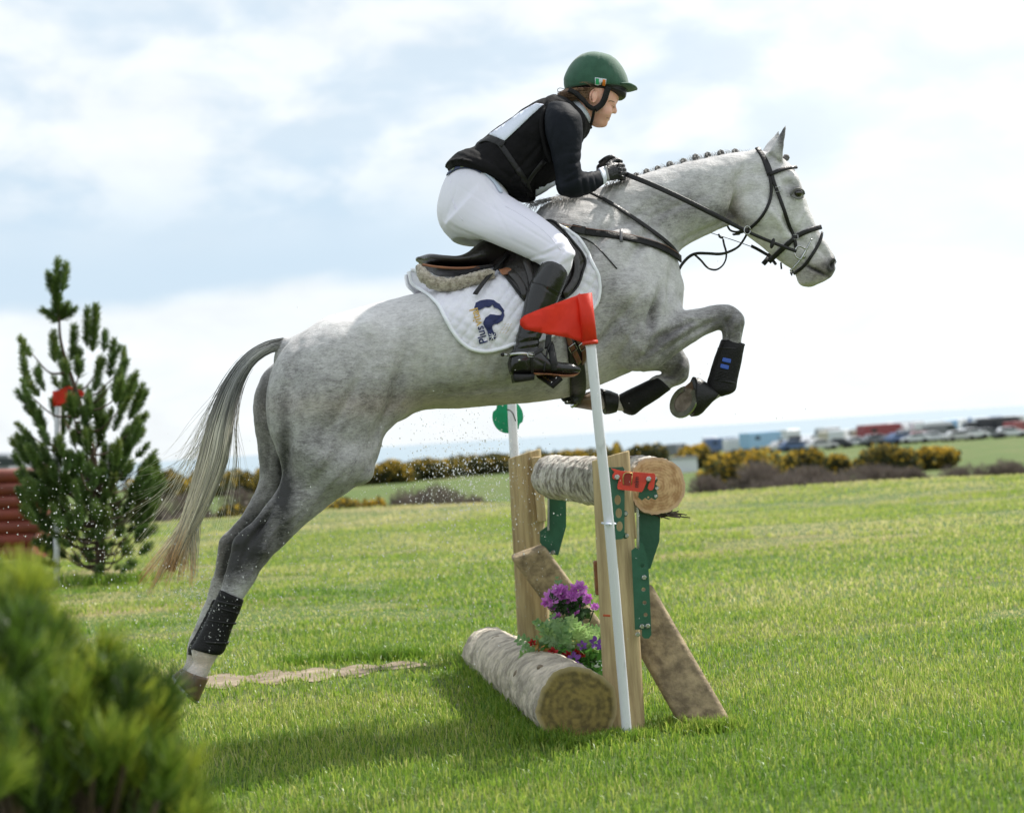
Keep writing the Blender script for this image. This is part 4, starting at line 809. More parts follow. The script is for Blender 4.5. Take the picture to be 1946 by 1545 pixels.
# leg boots
def boot(label, rows, extra=(), pad_=None, straps=(), k=.012, tilt=None, cat='leg boot', nm='tendon_boot', mt=None, ex=2.2):
    root = thing(nm, label, cat, tuple(HP(rows[0][0], rows[0][1], rows[0][5])), 'protective boots on the horse legs')
    V, Fc, _, _ = loft(rows, n=5, seg=26, ex=ex, dome=(.003, .003)); V = np.array(V)
    V += np.array([mnoise.noise(Vector(v * 45)) for v in V])[:, None] * (V - V.mean(0)) * .02
    if tilt: V = tilt(V)
    obj('shell', V, Fc, mt or M_blackr, root)
    for (x1, y1, x2, y2, w, lt, wd) in straps:
        V, Fc, _, _ = loft([(x1, y1, x2, y2, w, lt), (x1 + wd[0], y1 + wd[1], x2 + wd[0], y2 + wd[1], w, lt)], n=2, seg=26, ex=ex); obj('strap', V, Fc, M_black, root)
    return root
hb1 = boot('black tendon boot round the near hind leg, above the pastern', [(418, 1120, 463, 1140, .042, -.15), (402, 1155, 455, 1164, .041, -.15), (386, 1190, 441, 1195, .042, -.15), (372, 1216, 432, 1222, .046, -.15), (363, 1230, 427, 1236, .049, -.15), (366, 1232, 420, 1244, .046, -.15)],
           straps=[(410, 1138, 461, 1149, .0425, -.15, (-2, 5)), (404, 1149, 456, 1163, .043, -.15, (-1, 3)), (393, 1175, 450, 1183, .0435, -.15, (-1, 3)), (375, 1214, 436, 1219, .0475, -.15, (-2, 5))])
boot('black tendon boot on the far hind leg, half hidden and wet', [(400, 1136, 440, 1150, .036, .15), (386, 1167, 428, 1174, .036, .15), (370, 1202, 415, 1207, .040, .15), (358, 1226, 406, 1232, .045, .15), (356, 1242, 398, 1246, .043, .15)])
fb1 = boot('black tendon boot with two blue strips on the near front leg', [(1416, 655, 1371, 646, .033, -.165), (1413, 662, 1366, 659, .042, -.165), (1408, 690, 1357, 683, .041, -.165), (1401, 722, 1348, 713, .041, -.165), (1398, 738, 1344, 727, .043, -.165), (1391, 747, 1344, 738, .042, -.165), (1372, 754, 1348, 742, .034, -.165)],
           straps=[(1411, 664, 1365, 660, .0425, -.165, (-1, 4)), (1399, 728, 1347, 720, .0435, -.165, (-1, 4))])
M_blue = mat('blue_strip', (.03, .09, .42), rough=.45)
for (x, y) in ((1381, 685), (1377, 697)):
    c = HP(x, y, -.165 - .0425); u = nz(HP(x + 9, y + 2, -.16) - HP(x, y, -.16)); v = nz(np.cross(u, LAT)); V, Fc = box(c, u * .0175, v * .0085, LAT * .003); bevel(obj('blue_strip', V, Fc, M_blue, fb1, smooth=False), .004, 3)
mb = MB()
for q in range(7): c = HP(1373 - q * .9, 706 + q * 2.6, -.165 - .043); u = nz(HP(x + 9, y + 2, -.16) - HP(x, y, -.16)); mb.add(*box(c, u * .022, nz(np.cross(u, LAT)) * .0012, LAT * .0025))
mb.build('rubber_rib', M_black, fb1, smooth=False)
boot('black tendon boot on the folded far front leg, behind the red flag pole', [(1244, 717, 1273, 741, .038, .16), (1225, 726, 1252, 757, .040, .16), (1200, 738, 1225, 774, .041, .16), (1180, 748, 1204, 789, .041, .16), (1172, 755, 1188, 786, .036, .16)])
def rot_about(C, ax, ang):
    q = Matrix.Rotation(R(ang), 3, Vector(ax)); 
    def f(V): return (np.asarray(V) - C) @ np.array(q).T + C
    return f
boot('black rubber overreach boot flared over the near front hoof', [(1366, 742, 1350, 766, .040, -.16), (1350, 732, 1340, 778, .050, -.16), (1331, 720, 1329, 789, .059, -.16), (1318, 716, 1314, 792, .063, -.16)], nm='overreach_boot', mt=M_black)
boot('black rubber overreach boot over the far front hoof, tucked under the girth', [(1173, 748, 1170, 784, .042, .16), (1157, 742, 1158, 787, .050, .16), (1141, 738, 1150, 788, .054, .16)], nm='overreach_boot', mt=M_black)
# ================================================================== RIDER
M_skin = mat('skin', (.86, .50, .38), (.80, .40, .30), scale=40, rough=.5, sub=.12, bump=.08, bscale=300)
M_breech = mat('white_breeches', (.80, .78, .88), (.77, .75, .86), scale=6, rough=.65, bump=.10, bscale=30, sheen=.3, bdist=.01)
M_vest = mat('black_body_protector', (.0045, .0042, .005), (.009, .0082, .009), scale=20, rough=.8, bump=.35, bscale=60, spec=.15)
M_sleeve = mat('dark_navy_jersey', (.005, .007, .011), (.009, .011, .017), scale=20, rough=.7, bump=.3, bscale=45, bdist=.008, spec=.15)
M_white = mat('white_cloth', (.76, .79, .90), (.69, .73, .86), scale=10, rough=.8, bump=.2, bscale=40)
M_glove = mat('black_glove', (.009, .009, .011), (.05, .05, .058), scale=60, rough=.4, bump=.4, bscale=120, lo=.5, hi=.75)
M_green = mat('green_velvet', (.016, .075, .042), (.026, .10, .058), scale=30, rough=.8, sheen=.35, bump=.1, bscale=200)
M_boot = mat('riding_boot_leather', (.0055, .005, .005), (.012, .011, .011), spec=.45, scale=9, rough=.2, bump=.35, bscale=26, r2=.34, coat=.25, bdist=.008)
M_rhair = mat('brown_hair', (.10, .05, .025), (.24, .14, .07), scale=50, rough=.5, stretch=(1, 1, .3), bump=.5, bscale=140)
def L2(rows, s, **k): return loft(rows, shrink=s, **k)
T_ROWS = [(858, 322, 952, 356, .150), (868, 303, 985, 372, .155), (903, 280, 1028, 366, .15), (933, 257, 1056, 338, .155), (973, 228, 1082, 303, .165), (1010, 203, 1098, 275, .175), (1043, 189, 1108, 254, .155), (1066, 192, 1114, 242, .10)]
PEL = [(872, 306, 930, 328, .12), (855, 325, 950, 352, .150), (842, 348, 966, 376, .172), (833, 378, 968, 415, .184), (831, 405, 962, 436, .185), (839, 430, 946, 452, .175), (860, 454, 925, 466, .14)]
TH = [(925, 345, 846, 425, .085, -.10), (970, 374, 876, 446, .100, -.135), (1004, 396, 920, 459, .095, -.195), (1034, 417, 968, 476, .087, -.255), (1060, 438, 1004, 492, .078, -.30), (1081, 460, 1026, 503, .068, -.335), (1092, 484, 1036, 514, .062, -.35)]
SH_ = [(1091, 478, 1040, 500, .062, -.345), (1088, 506, 1030, 514, .058, -.355), (1079, 528, 1020, 528, .056, -.36), (1064, 560, 1008, 556, .05, -.365), (1044, 600, 998, 598, .045, -.37), (1022, 650, 982, 655, .036, -.375)]
UA = [(1042, 198, 1088, 205, .05, -.165), (1036, 218, 1103, 222, .066, -.195), (1036, 245, 1107, 247, .066, -.215), (1044, 278, 1105, 282, .060, -.23), (1052, 312, 1103, 310, .054, -.24), (1058, 342, 1104, 330, .05, -.24), (1066, 366, 1106, 340, .045, -.24)]
FA = [(1060, 348, 1072, 372, .04, -.24), (1088, 326, 1088, 377, .048, -.238), (1110, 327, 1110, 373, .046, -.21), (1128, 326, 1132, 363, .040, -.175), (1141, 322, 1148, 350, .030, -.14)]
def far_(rows, dx=0, dy=0): return [(a + dx, b + dy, c + dx, d + dy, w, -l) for a, b, c, d, w, l in rows]
def hand(sg, dx=0, dy=0, s=0):
    o = [loft([(1146 + dx, 321 + dy, 1151 + dx, 345 + dy, .022, sg * .125), (1156 + dx, 312 + dy, 1163 + dx, 344 + dy, .019, sg * .115), (1168 + dx, 309 + dy, 1177 + dx, 341 + dy, .018, sg * .105), (1176 + dx, 311 + dy, 1183 + dx, 339 + dy, .017, sg * .10)], n=4, seg=18, k=.008, dome=(.004, .008), shrink=s)]
    for i in range(4):
        y = 314 + i * 7.6; x = 1175 + i * 1.9 - (2 if i == 3 else 0); l = (1.0, 1.08, 1.0, .82)[i]
        ch = [HP(x + dx, y + dy, sg * .105), HP(x + 8 * l + dx, y + 1 + dy, sg * .094), HP(x + 8.5 * l + dx, y + 3 + dy, sg * (.094 - .026 * l)), HP(x + 1 + dx, y + 3.5 + dy, sg * (.094 - .040 * l)), HP(x - 6 * l + dx, y + 3 + dy, sg * .062)]
        V, Fc = tube(ch, [.0098, .0096, .0088, .008, .006] if s == 0 else [.008, .008, .007, .0065, .005], 10, 4); o.append((V, Fc, .003))
    V, Fc = tube([HP(1152 + dx, 318 + dy, sg * .105), HP(1163 + dx, 309 + dy, sg * .088), HP(1174 + dx, 305 + dy, sg * .082), HP(1183 + dx, 309 + dy, sg * .080)], [.012, .0115, .010, .007] if s == 0 else [.010, .009, .008, .005], 10, 4); o.append((V, Fc, .006))
    return o
HEADR = [(1092, 118, 1163, 122, .055), (1080, 140, 1178, 146, .072), (1078, 160, 1181, 168, .076), (1082, 176, 1177, 184, .076), (1092, 188, 1173.5, 195, .073), (1100, 198, 1168, 202.5, .069), (1107, 207, 1165, 209, .064), (1113, 216, 1162, 217, .057), (1117, 224, 1158, 224, .05), (1120, 231, 1155.5, 231, .042), (1124, 237, 1152, 237, .034), (1128, 239.5, 1147, 242, .022)]
NECK = [(1062, 205, 1105, 245, .075), (1074, 196, 1114, 236, .060), (1086, 186, 1124, 228, .054), (1098, 175, 1135, 218, .054)]
def face_bits(): return [loft([(1165, 200, 1171.0, 203, .006), (1163, 205, 1172.6, 208, .007), (1162, 210, 1173, 213.6, .009), (1161, 213, 1170.5, 217.4, .0095)], n=3, seg=12, k=.008, dome=(.002, .002)),
    hball(1158.5, 221.5, 0, .0065, .0048, .017, -20, .004), hball(1156.8, 228.0, 0, .0055, .0045, .014, 10, .004), hball(1149, 237, 0, .010, .009, .016, 0, .01), hball(1165, 199, -.03, .012, .008, .022, 60, .01), hball(1165, 199, .03, .012, .008, .022, 60, .01),
    hball(1152, 214, -.045, .022, .020, .018, 0, .02), hball(1152, 214, .045, .022, .020, .018, 0, .02), hball(1165, 206, -.028, .007, .009, .008, 0, .006, True), hball(1165, 206, .028, .007, .009, .008, 0, .006, True)]
EARS = []
for sg in (-1, 1):
    V, Fc = tube([HP(1128 + 7 * math.cos(a) + 1.5 * math.sin(a), 183 - 12.5 * math.sin(a), sg * (.083 - .006 * math.cos(a))) for a in np.linspace(-1.9, 4.1, 15)], .0042, 8); EARS.append((V, Fc, .003)); EARS.append(hball(1128, 184, sg * .077, .014, .022, .007, 0, .004))
s_ = .009
bodyL = [L2([(1044, 196, 1104, 250, .14), (1066, 196, 1112, 240, .08)], .004, n=4, seg=24, k=.03)] + [L2(T_ROWS[:-1], s_ + .006, n=4, seg=28, k=.03), L2(PEL[:-1], .022, n=4, seg=28, k=.03), L2(NECK, 0, n=4, seg=20, k=.018), L2(HEADR, 0, n=6, seg=26, k=.01, dome=(.01, .003))] + face_bits() + EARS
for f in (lambda r: r, lambda r: far_(r)): bodyL += [L2(f(TH), .014, n=4, seg=22, k=.025), L2(f(SH_), s_, n=4, seg=20, k=.02), L2(f(UA), s_, n=4, seg=20, k=.02), L2(f(FA), s_ * .8, n=4, seg=18, k=.015),
    L2(f([(1022, 650, 982, 655, .032, -.375), (1018, 672, 974, 690, .03, -.38), (1040, 690, 985, 708, .03, -.385), (1085, 700, 1075, 710, .03, -.39)]), .006, n=4, seg=16, k=.02)]
bodyL += hand(-1, s=.003) + hand(1, -12, -6, s=.003)
bV, bQ = sdf_mesh(bodyL, .0046, k=.02, smooth=2)
def orient(V, Q):
    n = normals(V, Q); i = np.argmax(V[:, 2]); return Q if n[i][2] > 0 else Q[:, ::-1].copy()
bQ = orient(bV, bQ)
rider = thing('person', 'rider in green helmet, black body protector and white breeches, leaning forward over the horse neck', 'person', tuple(HP(960, 480)))
obj('body', bV, bQ, M_skin, rider); rbvh = BVHTree.FromPolygons([Vector(v) for v in bV], [tuple(q) for q in bQ.tolist()])
def cloth(name, parts, m, vox=.0055, k=.02, wr=(), smooth=2, nz_=0, parent=None):
    V, Q = sdf_mesh(parts, vox, k=k, smooth=smooth); Q = orient(V, Q); Nn = normals(V, Q); px_, py_, _ = proj(V)
    d = np.zeros(len(V))
    for (bx, by, ln, wd, an, am) in wr:
        a = R(-an); dx, dy = px_ - bx, py_ - by; u = dx * math.cos(a) + dy * math.sin(a); v = -dx * math.sin(a) + dy * math.cos(a); d += am * np.exp(-0.5 * ((u / ln) ** 2 + (v / wd) ** 2))
    if nz_: d += nz_ * np.array([mnoise.fractal(Vector(v * 22), 1, 2, 2) for v in V])
    d *= .8 if name == 'sleeve' else 1.05; V = V + Nn * d[:, None]; o = obj(name, V, Q, m, parent or rider); return o, BVHTree.FromPolygons([Vector(v) for v in V], [tuple(q) for q in Q.tolist()])
# breeches
wrB = [(1040, 480, 26, 2.2, 20, -.004), (1050, 470, 22, 2, 30, .003), (1028, 492, 18, 2, 10, .003), (1000, 470, 30, 2.5, -25, -.002), (930, 380, 40, 2, -60, -.003), (945, 372, 30, 2.5, -45, .003), (870, 440, 26, 3, -40, -.003), (905, 452, 34, 3, -24, -.006), (860, 380, 40, 1.6, 70, -.0022), (985, 425, 70, 1.5, -32, -.002), (1070, 480, 14, 2, 60, -.003)]
bre, bbv = cloth('breeches', [L2(PEL, 0, n=5, seg=30, k=.03)] + sum([[L2(f(TH), 0, n=5, seg=26, k=.03), L2(f(SH_[:4]), 0.003, n=4, seg=22, k=.02)] for f in (lambda r: r, lambda r: far_(r))], []), M_breech, wr=wrB)
# vest
HEM = [(842, 310, 852, 322, .125), (858, 300, 868, 322, .158), (885, 286, 905, 322, .165), (930, 290, 935, 345, .165)]
vest, vbv = cloth('body_protector', [L2(T_ROWS, -.010, n=5, seg=32, k=.03, ex=2.3), loft([(846, 312, 900, 320, .155), (862, 300, 965, 368, .168), (880, 290, 1000, 378, .166)], n=5, seg=28, k=.03, dome=(.006, .02)),
    loft([(1045, 186, 1105, 262, .12), (1062, 184, 1116, 258, .095), (1078, 192, 1118, 246, .078)], n=4, seg=24, k=.02),
    loft([(950, 355, 1018, 380, .15), (990, 372, 1015, 384, .12)], n=3, seg=18, k=.02, dome=(.01, .01))], M_vest, nz_=.0028,
    wr=[(930, 300, 40, 3, -40, -.006), (960, 330, 46, 3, -38, -.005), (900, 300, 26, 3, -20, .004), (985, 345, 30, 3, -55, .005), (1005, 300, 40, 2.5, 50, -.005), (1000, 330, 24, 2.5, 30, .004), (1035, 215, 22, 4, 60, .006), (990, 240, 60, 3, 40, -.004), (1020, 340, 30, 3, 80, -.005), (1034, 250, 40, 2, 88, -.008)])
mb = MB()
for pts, w in (([(945, 268), (960, 288), (975, 310), (988, 330), (1000, 352)], .022), ([(912, 272), (928, 262), (945, 270), (958, 276)], .03), ([(1000, 352), (1012, 330), (1035, 306)], .018), ([(982, 320), (1000, 345), (1008, 372)], .02)):
    p, q = surfpath(pts, .002, vbv); mb.add(*band(p, q, w, .005))
mb.build('adjusting_strap', M_black, vest)
mb = MB(); p = catmull([HP(1046, 199, -.12), HP(1034, 212, -.165), HP(1029, 240, -.185), HP(1036, 280, -.19), HP(1048, 310, -.185)], 6); mb.add(*tube(p, .009, 10, 1)); mb.add(*tube([HP(1064, 192, -.085), HP(1090, 205, -.105), HP(1104, 228, -.10), HP(1112, 252, -.06)], .010, 10, 5)); mb.build('edging', M_vest, vest)
# jersey sleeves
jer, jbv = cloth('sleeve', sum([[L2(f(UA), 0, n=5, seg=26, k=.025, dome=(.02, .01)), L2(f(FA), 0, n=5, seg=24, k=.025, dome=(.01, 0))] for f in (lambda r: r, lambda r: far_(r))], []), M_sleeve, vox=.0052, nz_=.0012,
    wr=[(1085, 335, 16, 2, 40, .004), (1080, 345, 20, 2, 20, -.005), (1098, 340, 3, 22, 10, .004), (1108, 348, 2, 20, 5, -.004), (1115, 348, 2, 18, 5, .003), (1121, 346, 1.6, 16, 8, -.003), (1127, 344, 1.6, 15, 10, .003), (1132, 343, 1.4, 14, 12, -.003), (1092, 310, 14, 2, 20, -.004), (1095, 318, 14, 2, 25, .003), (1090, 290, 20, 2.5, 8, -.003), (1060, 350, 12, 3, -50, .004), (1050, 262, 2, 34, -12, -.003), (1075, 225, 20, 3, -60, -.002)])
V, Fc, _, _ = loft([(1136, 321, 1144, 353, .034, -.148), (1146, 317, 1152, 348, .030, -.13)], n=3, seg=20); obj('shirt_cuff', V, Fc, M_white, rider)
V, Fc, _, _ = loft([(1079, 193, 1119, 240, .068), (1087, 189, 1122, 231, .062)], n=3, seg=24, dome=(.004, .003)); obj('shirt_collar', V, Fc, M_white, rider)
# gloves
for sg, dx, dy in ((-1, 0, 0), (1, -12, -6)):
    V, Q = sdf_mesh(hand(sg, dx, dy), .003, k=.006, smooth=1); Q = orient(V, Q); g = obj('glove', V, Q, M_glove, rider)
    if sg < 0:
        mb = MB()
        for i in range(4): mb.add(*ball(HP(1176 + i * 1.8, 313.5 + i * 7.4, -.122), (.008, .007, .004), 8, 6))
        mb.build('knuckle_pad', M_glove, g); mb = MB(); mb.add(*band(catmull([HP(1150, 316, -.149), HP(1153, 330, -.154), HP(1156, 343, -.148)], 4), np.tile(-LAT, (9, 1)), .011, .004)); mb.build('wrist_tab', mat('grey_trim', (.35, .35, .36), rough=.5), g)
M_watch = mat('watch', (.03, .03, .03), rough=.3)
# number bib back and front
V, Fc, _, _ = patch([(1020, 199), (1034, 201), (1010, 222), (985, 246), (958, 271), (944, 263), (930, 258), (960, 238), (990, 216)], .007, 5, bvh=vbv, th=.002, round_=False, relax=4); obj('number_bib', V, Fc, M_white, rider)
V, Fc, _, _ = patch([(1018, 352), (1057, 343), (1057, 350), (1036, 362), (1017, 374)], .004, 5, bvh=vbv, th=.002, round_=False, relax=4); obj('number_bib', V, Fc, M_white, rider)
# belt, shirt tail, seams
M_belt = mat('navy_belt', (.02, .03, .09), rough=.5); M_beltg = mat('olive_belt_patch', (.12, .15, .08), rough=.5)
mb = MB(); p, q = surfpath([(852, 333), (866, 322), (884, 318), (902, 321), (915, 328)], .004, bbv, step=5); mb.add(*band(p, q, .018, .004)); blt = mb.build('belt', M_belt, rider)
mb = MB()
for i in range(2, len(p) - 2, 3): mb.add(*band(p[i:i + 2] + q[i:i + 2] * .004, q[i:i + 2], .012, .0015))
mb.build('belt_patch', M_beltg, blt)
mb = MB(); p, q = surfpath([(884, 311), (905, 317), (925, 332), (942, 351), (952, 368)], .004, bbv, step=5); mb.add(*band(p, q, [.010] + [.020] * (len(p) - 2) + [.012], .003)); mb.build('shirt_hem', mat('pale_blue_shirt', (.55, .62, .74), rough=.8), rider)
mb = MB()
for pts in ([(856, 345), (858, 375), (868, 402), (880, 420)], [(960, 392), (1000, 415), (1040, 445), (1066, 476)]): p, q = surfpath(pts, .0005, bbv, step=6); mb.add(*tube(p, .0012, 5))
mb.build('breeches_seam', M_breech, bre)
# riding boots
BT = [(1073, 512, 1034, 499, .056, -.358), (1078, 526, 1022, 512, .064, -.362), (1071, 548, 1009, 534, .063, -.366), (1059, 575, 1000, 560, .058, -.368), (1046, 602, 993, 592, .053, -.37), (1034, 628, 986, 622, .047, -.372), (1026, 646, 980, 647, .043, -.374), (1023, 662, 975, 667, .042, -.376), (1022, 680, 969, 690, .040, -.378)]
FT = [(968, 690, 971, 712, .032, -.380), (976, 672, 976, 715, .037, -.381), (1000, 664, 1000, 713, .040, -.383), (1022, 664, 1024, 711, .041, -.385), (1040, 680, 1044, 711, .044, -.388), (1062, 688, 1066, 714, .046, -.392), (1084, 690, 1087, 713, .042, -.396), (1098, 696, 1099, 709, .028, -.398)]
for sg in (-1, 1):
    f = (lambda r: r) if sg < 0 else (lambda r: far_(r))
    rb, rbb = cloth('riding_boot', [L2(f(BT), 0, n=5, seg=26, k=.03, dome=(0, .01)), L2(f(FT), 0, n=5, seg=24, k=.03, dome=(.008, .01)), L2(f([(1062, 498, 1046, 487, .04, -.352), (1076, 520, 1032, 506, .058, -.358)]), 0, n=4, seg=20, k=.02, dome=(.004, 0))], M_boot, vox=.005, k=.03, nz_=.0008,
        wr=[(1000, 650, 24, 2, 8, -.005), (1004, 656, 24, 2, 14, .004), (1000, 662, 24, 2, 4, -.005), (1006, 669, 22, 1.8, 12, .003), (998, 640, 22, 2, -6, .003), (1012, 634, 14, 2, 20, -.003), (1030, 690, 12, 2, -30, -.003), (1036, 548, 36, 1.5, -32, -.002), (1020, 600, 3, 40, -20, .002)] if sg < 0 else ())
    z = sg * .384
    for (a, b_, c_, d_, w) in ((973, 1013, 711, 727, .038),):
        V, Fc, _, _ = loft([(a + 1, c_, a + 3, d_ + 1, w, z), ((a + b_) / 2, c_, (a + b_) / 2, d_ - 1, w, z), (b_, c_, b_ - 1, d_ - 4, w, z)], n=2, seg=20, ex=5); obj('heel', V, Fc, M_black, rb)
    V, Fc, _, _ = loft([(1012, 709, 1012, 713, .036, z), (1040, 710, 1042, 714, .042, z), (1068, 712, 1068, 718, .046, z), (1090, 711, 1090, 716, .038, z), (1100, 705, 1099, 710, .022, z)], n=3, seg=16, ex=3); obj('sole', V, Fc, M_tan, rb)
    if sg < 0:
        mb = MB(); mb.add(*tube([HP(1015, 675, -.43), HP(995, 672, -.428), HP(975, 673, -.418), HP(968, 675, -.40), HP(966, 675, -.378), HP(968, 675, -.355)], .0045, 8, 5, flat=(.5, 1.3))); mb.add(*tube([HP(967, 675, -.38), HP(957, 674, -.38)], .004, 8))
        mb.add(*tube([HP(x, y, -.432) for x, y in ((1003, 671), (1014, 670), (1014, 679), (1003, 678), (1003, 671))], .003, 6)); sp = mb.build('spur', M_steel, rb)
        mb = MB(); mb.add(*ball(HP(955, 674, -.38), (.007, .007, .008))); mb.build('spur_tip', M_black, sp)
        mb = MB(); p, q = surfpath([(1009, 676), (1020, 670), (1030, 664)], .002, rbb, step=4); mb.add(*band(p, q, .014, .003)); p, q = surfpath([(1010, 678), (1011, 695), (1012, 712)], .002, rbb, step=4); mb.add(*band(p, q, .011, .003)); mb.build('spur_strap', M_black, sp)
        mb = MB()
        for pts in ([(1012, 538), (1030, 541), (1052, 550), (1067, 560)], [(1044, 488), (1030, 502), (1020, 516)]): p, q = surfpath(pts, .001, rbb, step=5); mb.add(*tube(p, .0016, 6))
        mb.build('boot_seam', M_black, rb)
        p, q = surf(987, 685, rbb); mb = MB(); mb.add(*ball(p + q * .002, (.006, .006, .006))); mb.build('boot_stud', M_steel, rb)
# face: lashes, brow, mouth
mb = MB(); p, q = surfpath([(1162.5, 201.5), (1165.5, 204), (1168, 204.4)], .0012, rbvh, step=1.5); mb.add(*tube(p, .0014, 6)); mb.add(*tube(mirror(p), .0014, 6)); mb.build('eyelash', M_rhair, rider)
mb = MB(); p, q = surfpath([(1156, 193), (1162, 192), (1168, 195)], .0008, rbvh, step=2); mb.add(*tube(p, [.0008] + [.0016] * (len(p) - 2) + [.0008], 6)); mb.add(*tube(mirror(p), .0014, 6)); mb.build('eyebrow', M_rhair, rider)
mb = MB(); p, q = surfpath([(1153, 224.5), (1156.5, 224.7), (1158.5, 225)], .0004, rbvh, step=1.5); mb.add(*tube(p, .0016, 6)); mb.build('mouth', mat('lip_line', (.22, .06, .05), rough=.5), rider)
# hair
mb = MB()
V, Fc, _, _ = loft([(1063, 176, 1068, 190, .03), (1074, 170, 1082, 196, .055), (1092, 168, 1094, 197, .070), (1112, 166, 1108, 192, .078), (1126, 165, 1118, 184, .0805)], n=5, seg=24, dome=(.012, .004)); V = np.array(V); V += np.array([mnoise.noise(Vector(v * np.array((60, 60, 160)))) for v in V])[:, None] * .004 * np.array((1, -1, 1)); mb.add(V, Fc)
for i in range(150):
    a = random.uniform(-.5, .5); y0 = random.uniform(168, 190); p0 = HP(1122 - random.uniform(0, 14), y0 - 2, -.083); p2 = HP(1062 + random.uniform(-4, 12), 180 + random.uniform(-6, 14), random.uniform(-.06, .01)); strand(p0, (p0 + p2) / 2 + np.array((0, -.014, random.uniform(-.02, .004))), p2, .0016, mb)
for i in range(6): strand(HP(1100 + i * 3, 158, -.098), HP(1122, 150 + i * 3, -.102), HP(1133 + i, 168 + i * 2, -.09), .0006, mb)
mb.build('hair', M_rhair, rider)
# helmet
HM = [(1120, 100.5, 1130, 100.5, .02), (1104, 104, 1148, 104.5, .048), (1090, 113, 1167, 113, .074), (1080, 127, 1180, 127, .089), (1074, 143, 1189, 143, .097), (1072, 155, 1193, 155, .100), (1073, 165, 1194.5, 164, .100), (1075, 170, 1193, 170, .098)]
hel, hbv = cloth('helmet', [loft(HM, n=5, seg=40, k=.01, dome=(.002, .003))], M_green, vox=.0045, k=.01, wr=[(1120, 125, 2, 20, 20, -.0015), (1158, 130, 1.6, 30, -18, -.0015), (1108, 160, 40, 2, -6, -.0012), (1074, 150, 5, 8, 0, .002), (1150, 112, 12, 6, 20, .002), (1092, 118, 14, 8, 50, -.0035), (1140, 130, 1.2, 28, 0, -.0016)])
V, Fc, _, _ = loft([(1170, 163, 1172, 171, .086), (1188, 161.5, 1188, 173, .078), (1200, 164, 1199, 173.5, .056), (1207, 167, 1206, 172.5, .034), (1210.5, 169.3, 1210, 171.5, .012)], n=5, seg=28, ex=2.0, dome=(0, .002)); obj('visor', V, Fc, M_green, hel)
V, Fc, _, _ = loft([(1077, 168, 1190, 168, .094), (1086, 173, 1190, 174, .088), (1128, 176, 1189.5, 181, .078), (1152, 181, 1188, 187, .060), (1168, 185.5, 1184, 190, .04)], n=4, seg=28, dome=(0, .002)); obj('liner', V, Fc, M_black, hel)
mb = MB()
def hstrap(pts, w, th=.006): mb.add(*band(catmull([HP(x, y, l) for x, y, l in pts], 5), np.tile(-LAT, ((len(pts) - 1) * 5 + 1, 1)), w, th))
for s in (1, -1):
    hstrap([(1080, 171, -.076 * s), (1094, 178, -.082 * s), (1108, 191, -.083 * s), (1119, 203, -.080 * s), (1129, 208, -.076 * s)], .019); hstrap([(1156, 166, -.088 * s), (1152, 178, -.086 * s), (1149, 188, -.084 * s), (1142, 200, -.080 * s), (1130, 209, -.075 * s)], .024); hstrap([(1129, 206, -.077 * s), (1127, 220, -.062 * s), (1123, 236, -.030 * s), (1121, 244, -.012 * s)], .011)
mb.build('harness', M_blackr, hel)
mb = MB(); mb.add(*ball(HP(1122, 243, -.02), (.008, .012, .006))); mb.build('chin_buckle', M_blackr, hel)
mb = MB(); mb.add(*tube([HP(1074, 170, -.02), HP(1064, 168, -.02), HP(1059.5, 171, -.01), HP(1062, 175, 0), HP(1072, 172, 0)], .0012, 6, 5)); mb.build('cord_loop', M_blackr, hel)
def hp_patch(poly, off, m, name):
    V, Fc, _, _ = patch(poly, off, 3, bvh=hbv, th=.0008, round_=False, relax=2); return obj(name, V, Fc, m, hel, smooth=False)
hp_patch([(1130.7, 148), (1152, 151), (1151, 164.2), (1130.5, 161)], .0035, M_white, 'flag_patch')
hp_patch([(1132, 149.6), (1138, 150.5), (1137.6, 160.4), (1131.9, 159.6)], .0048, mat('flag_green', (.02, .35, .13), rough=.7), 'flag_green_bar')
hp_patch([(1144.8, 151.6), (1150.6, 152.5), (1149.8, 162.4), (1144.4, 161.5)], .0048, mat('flag_orange', (.80, .22, .03), rough=.7), 'flag_orange_bar')
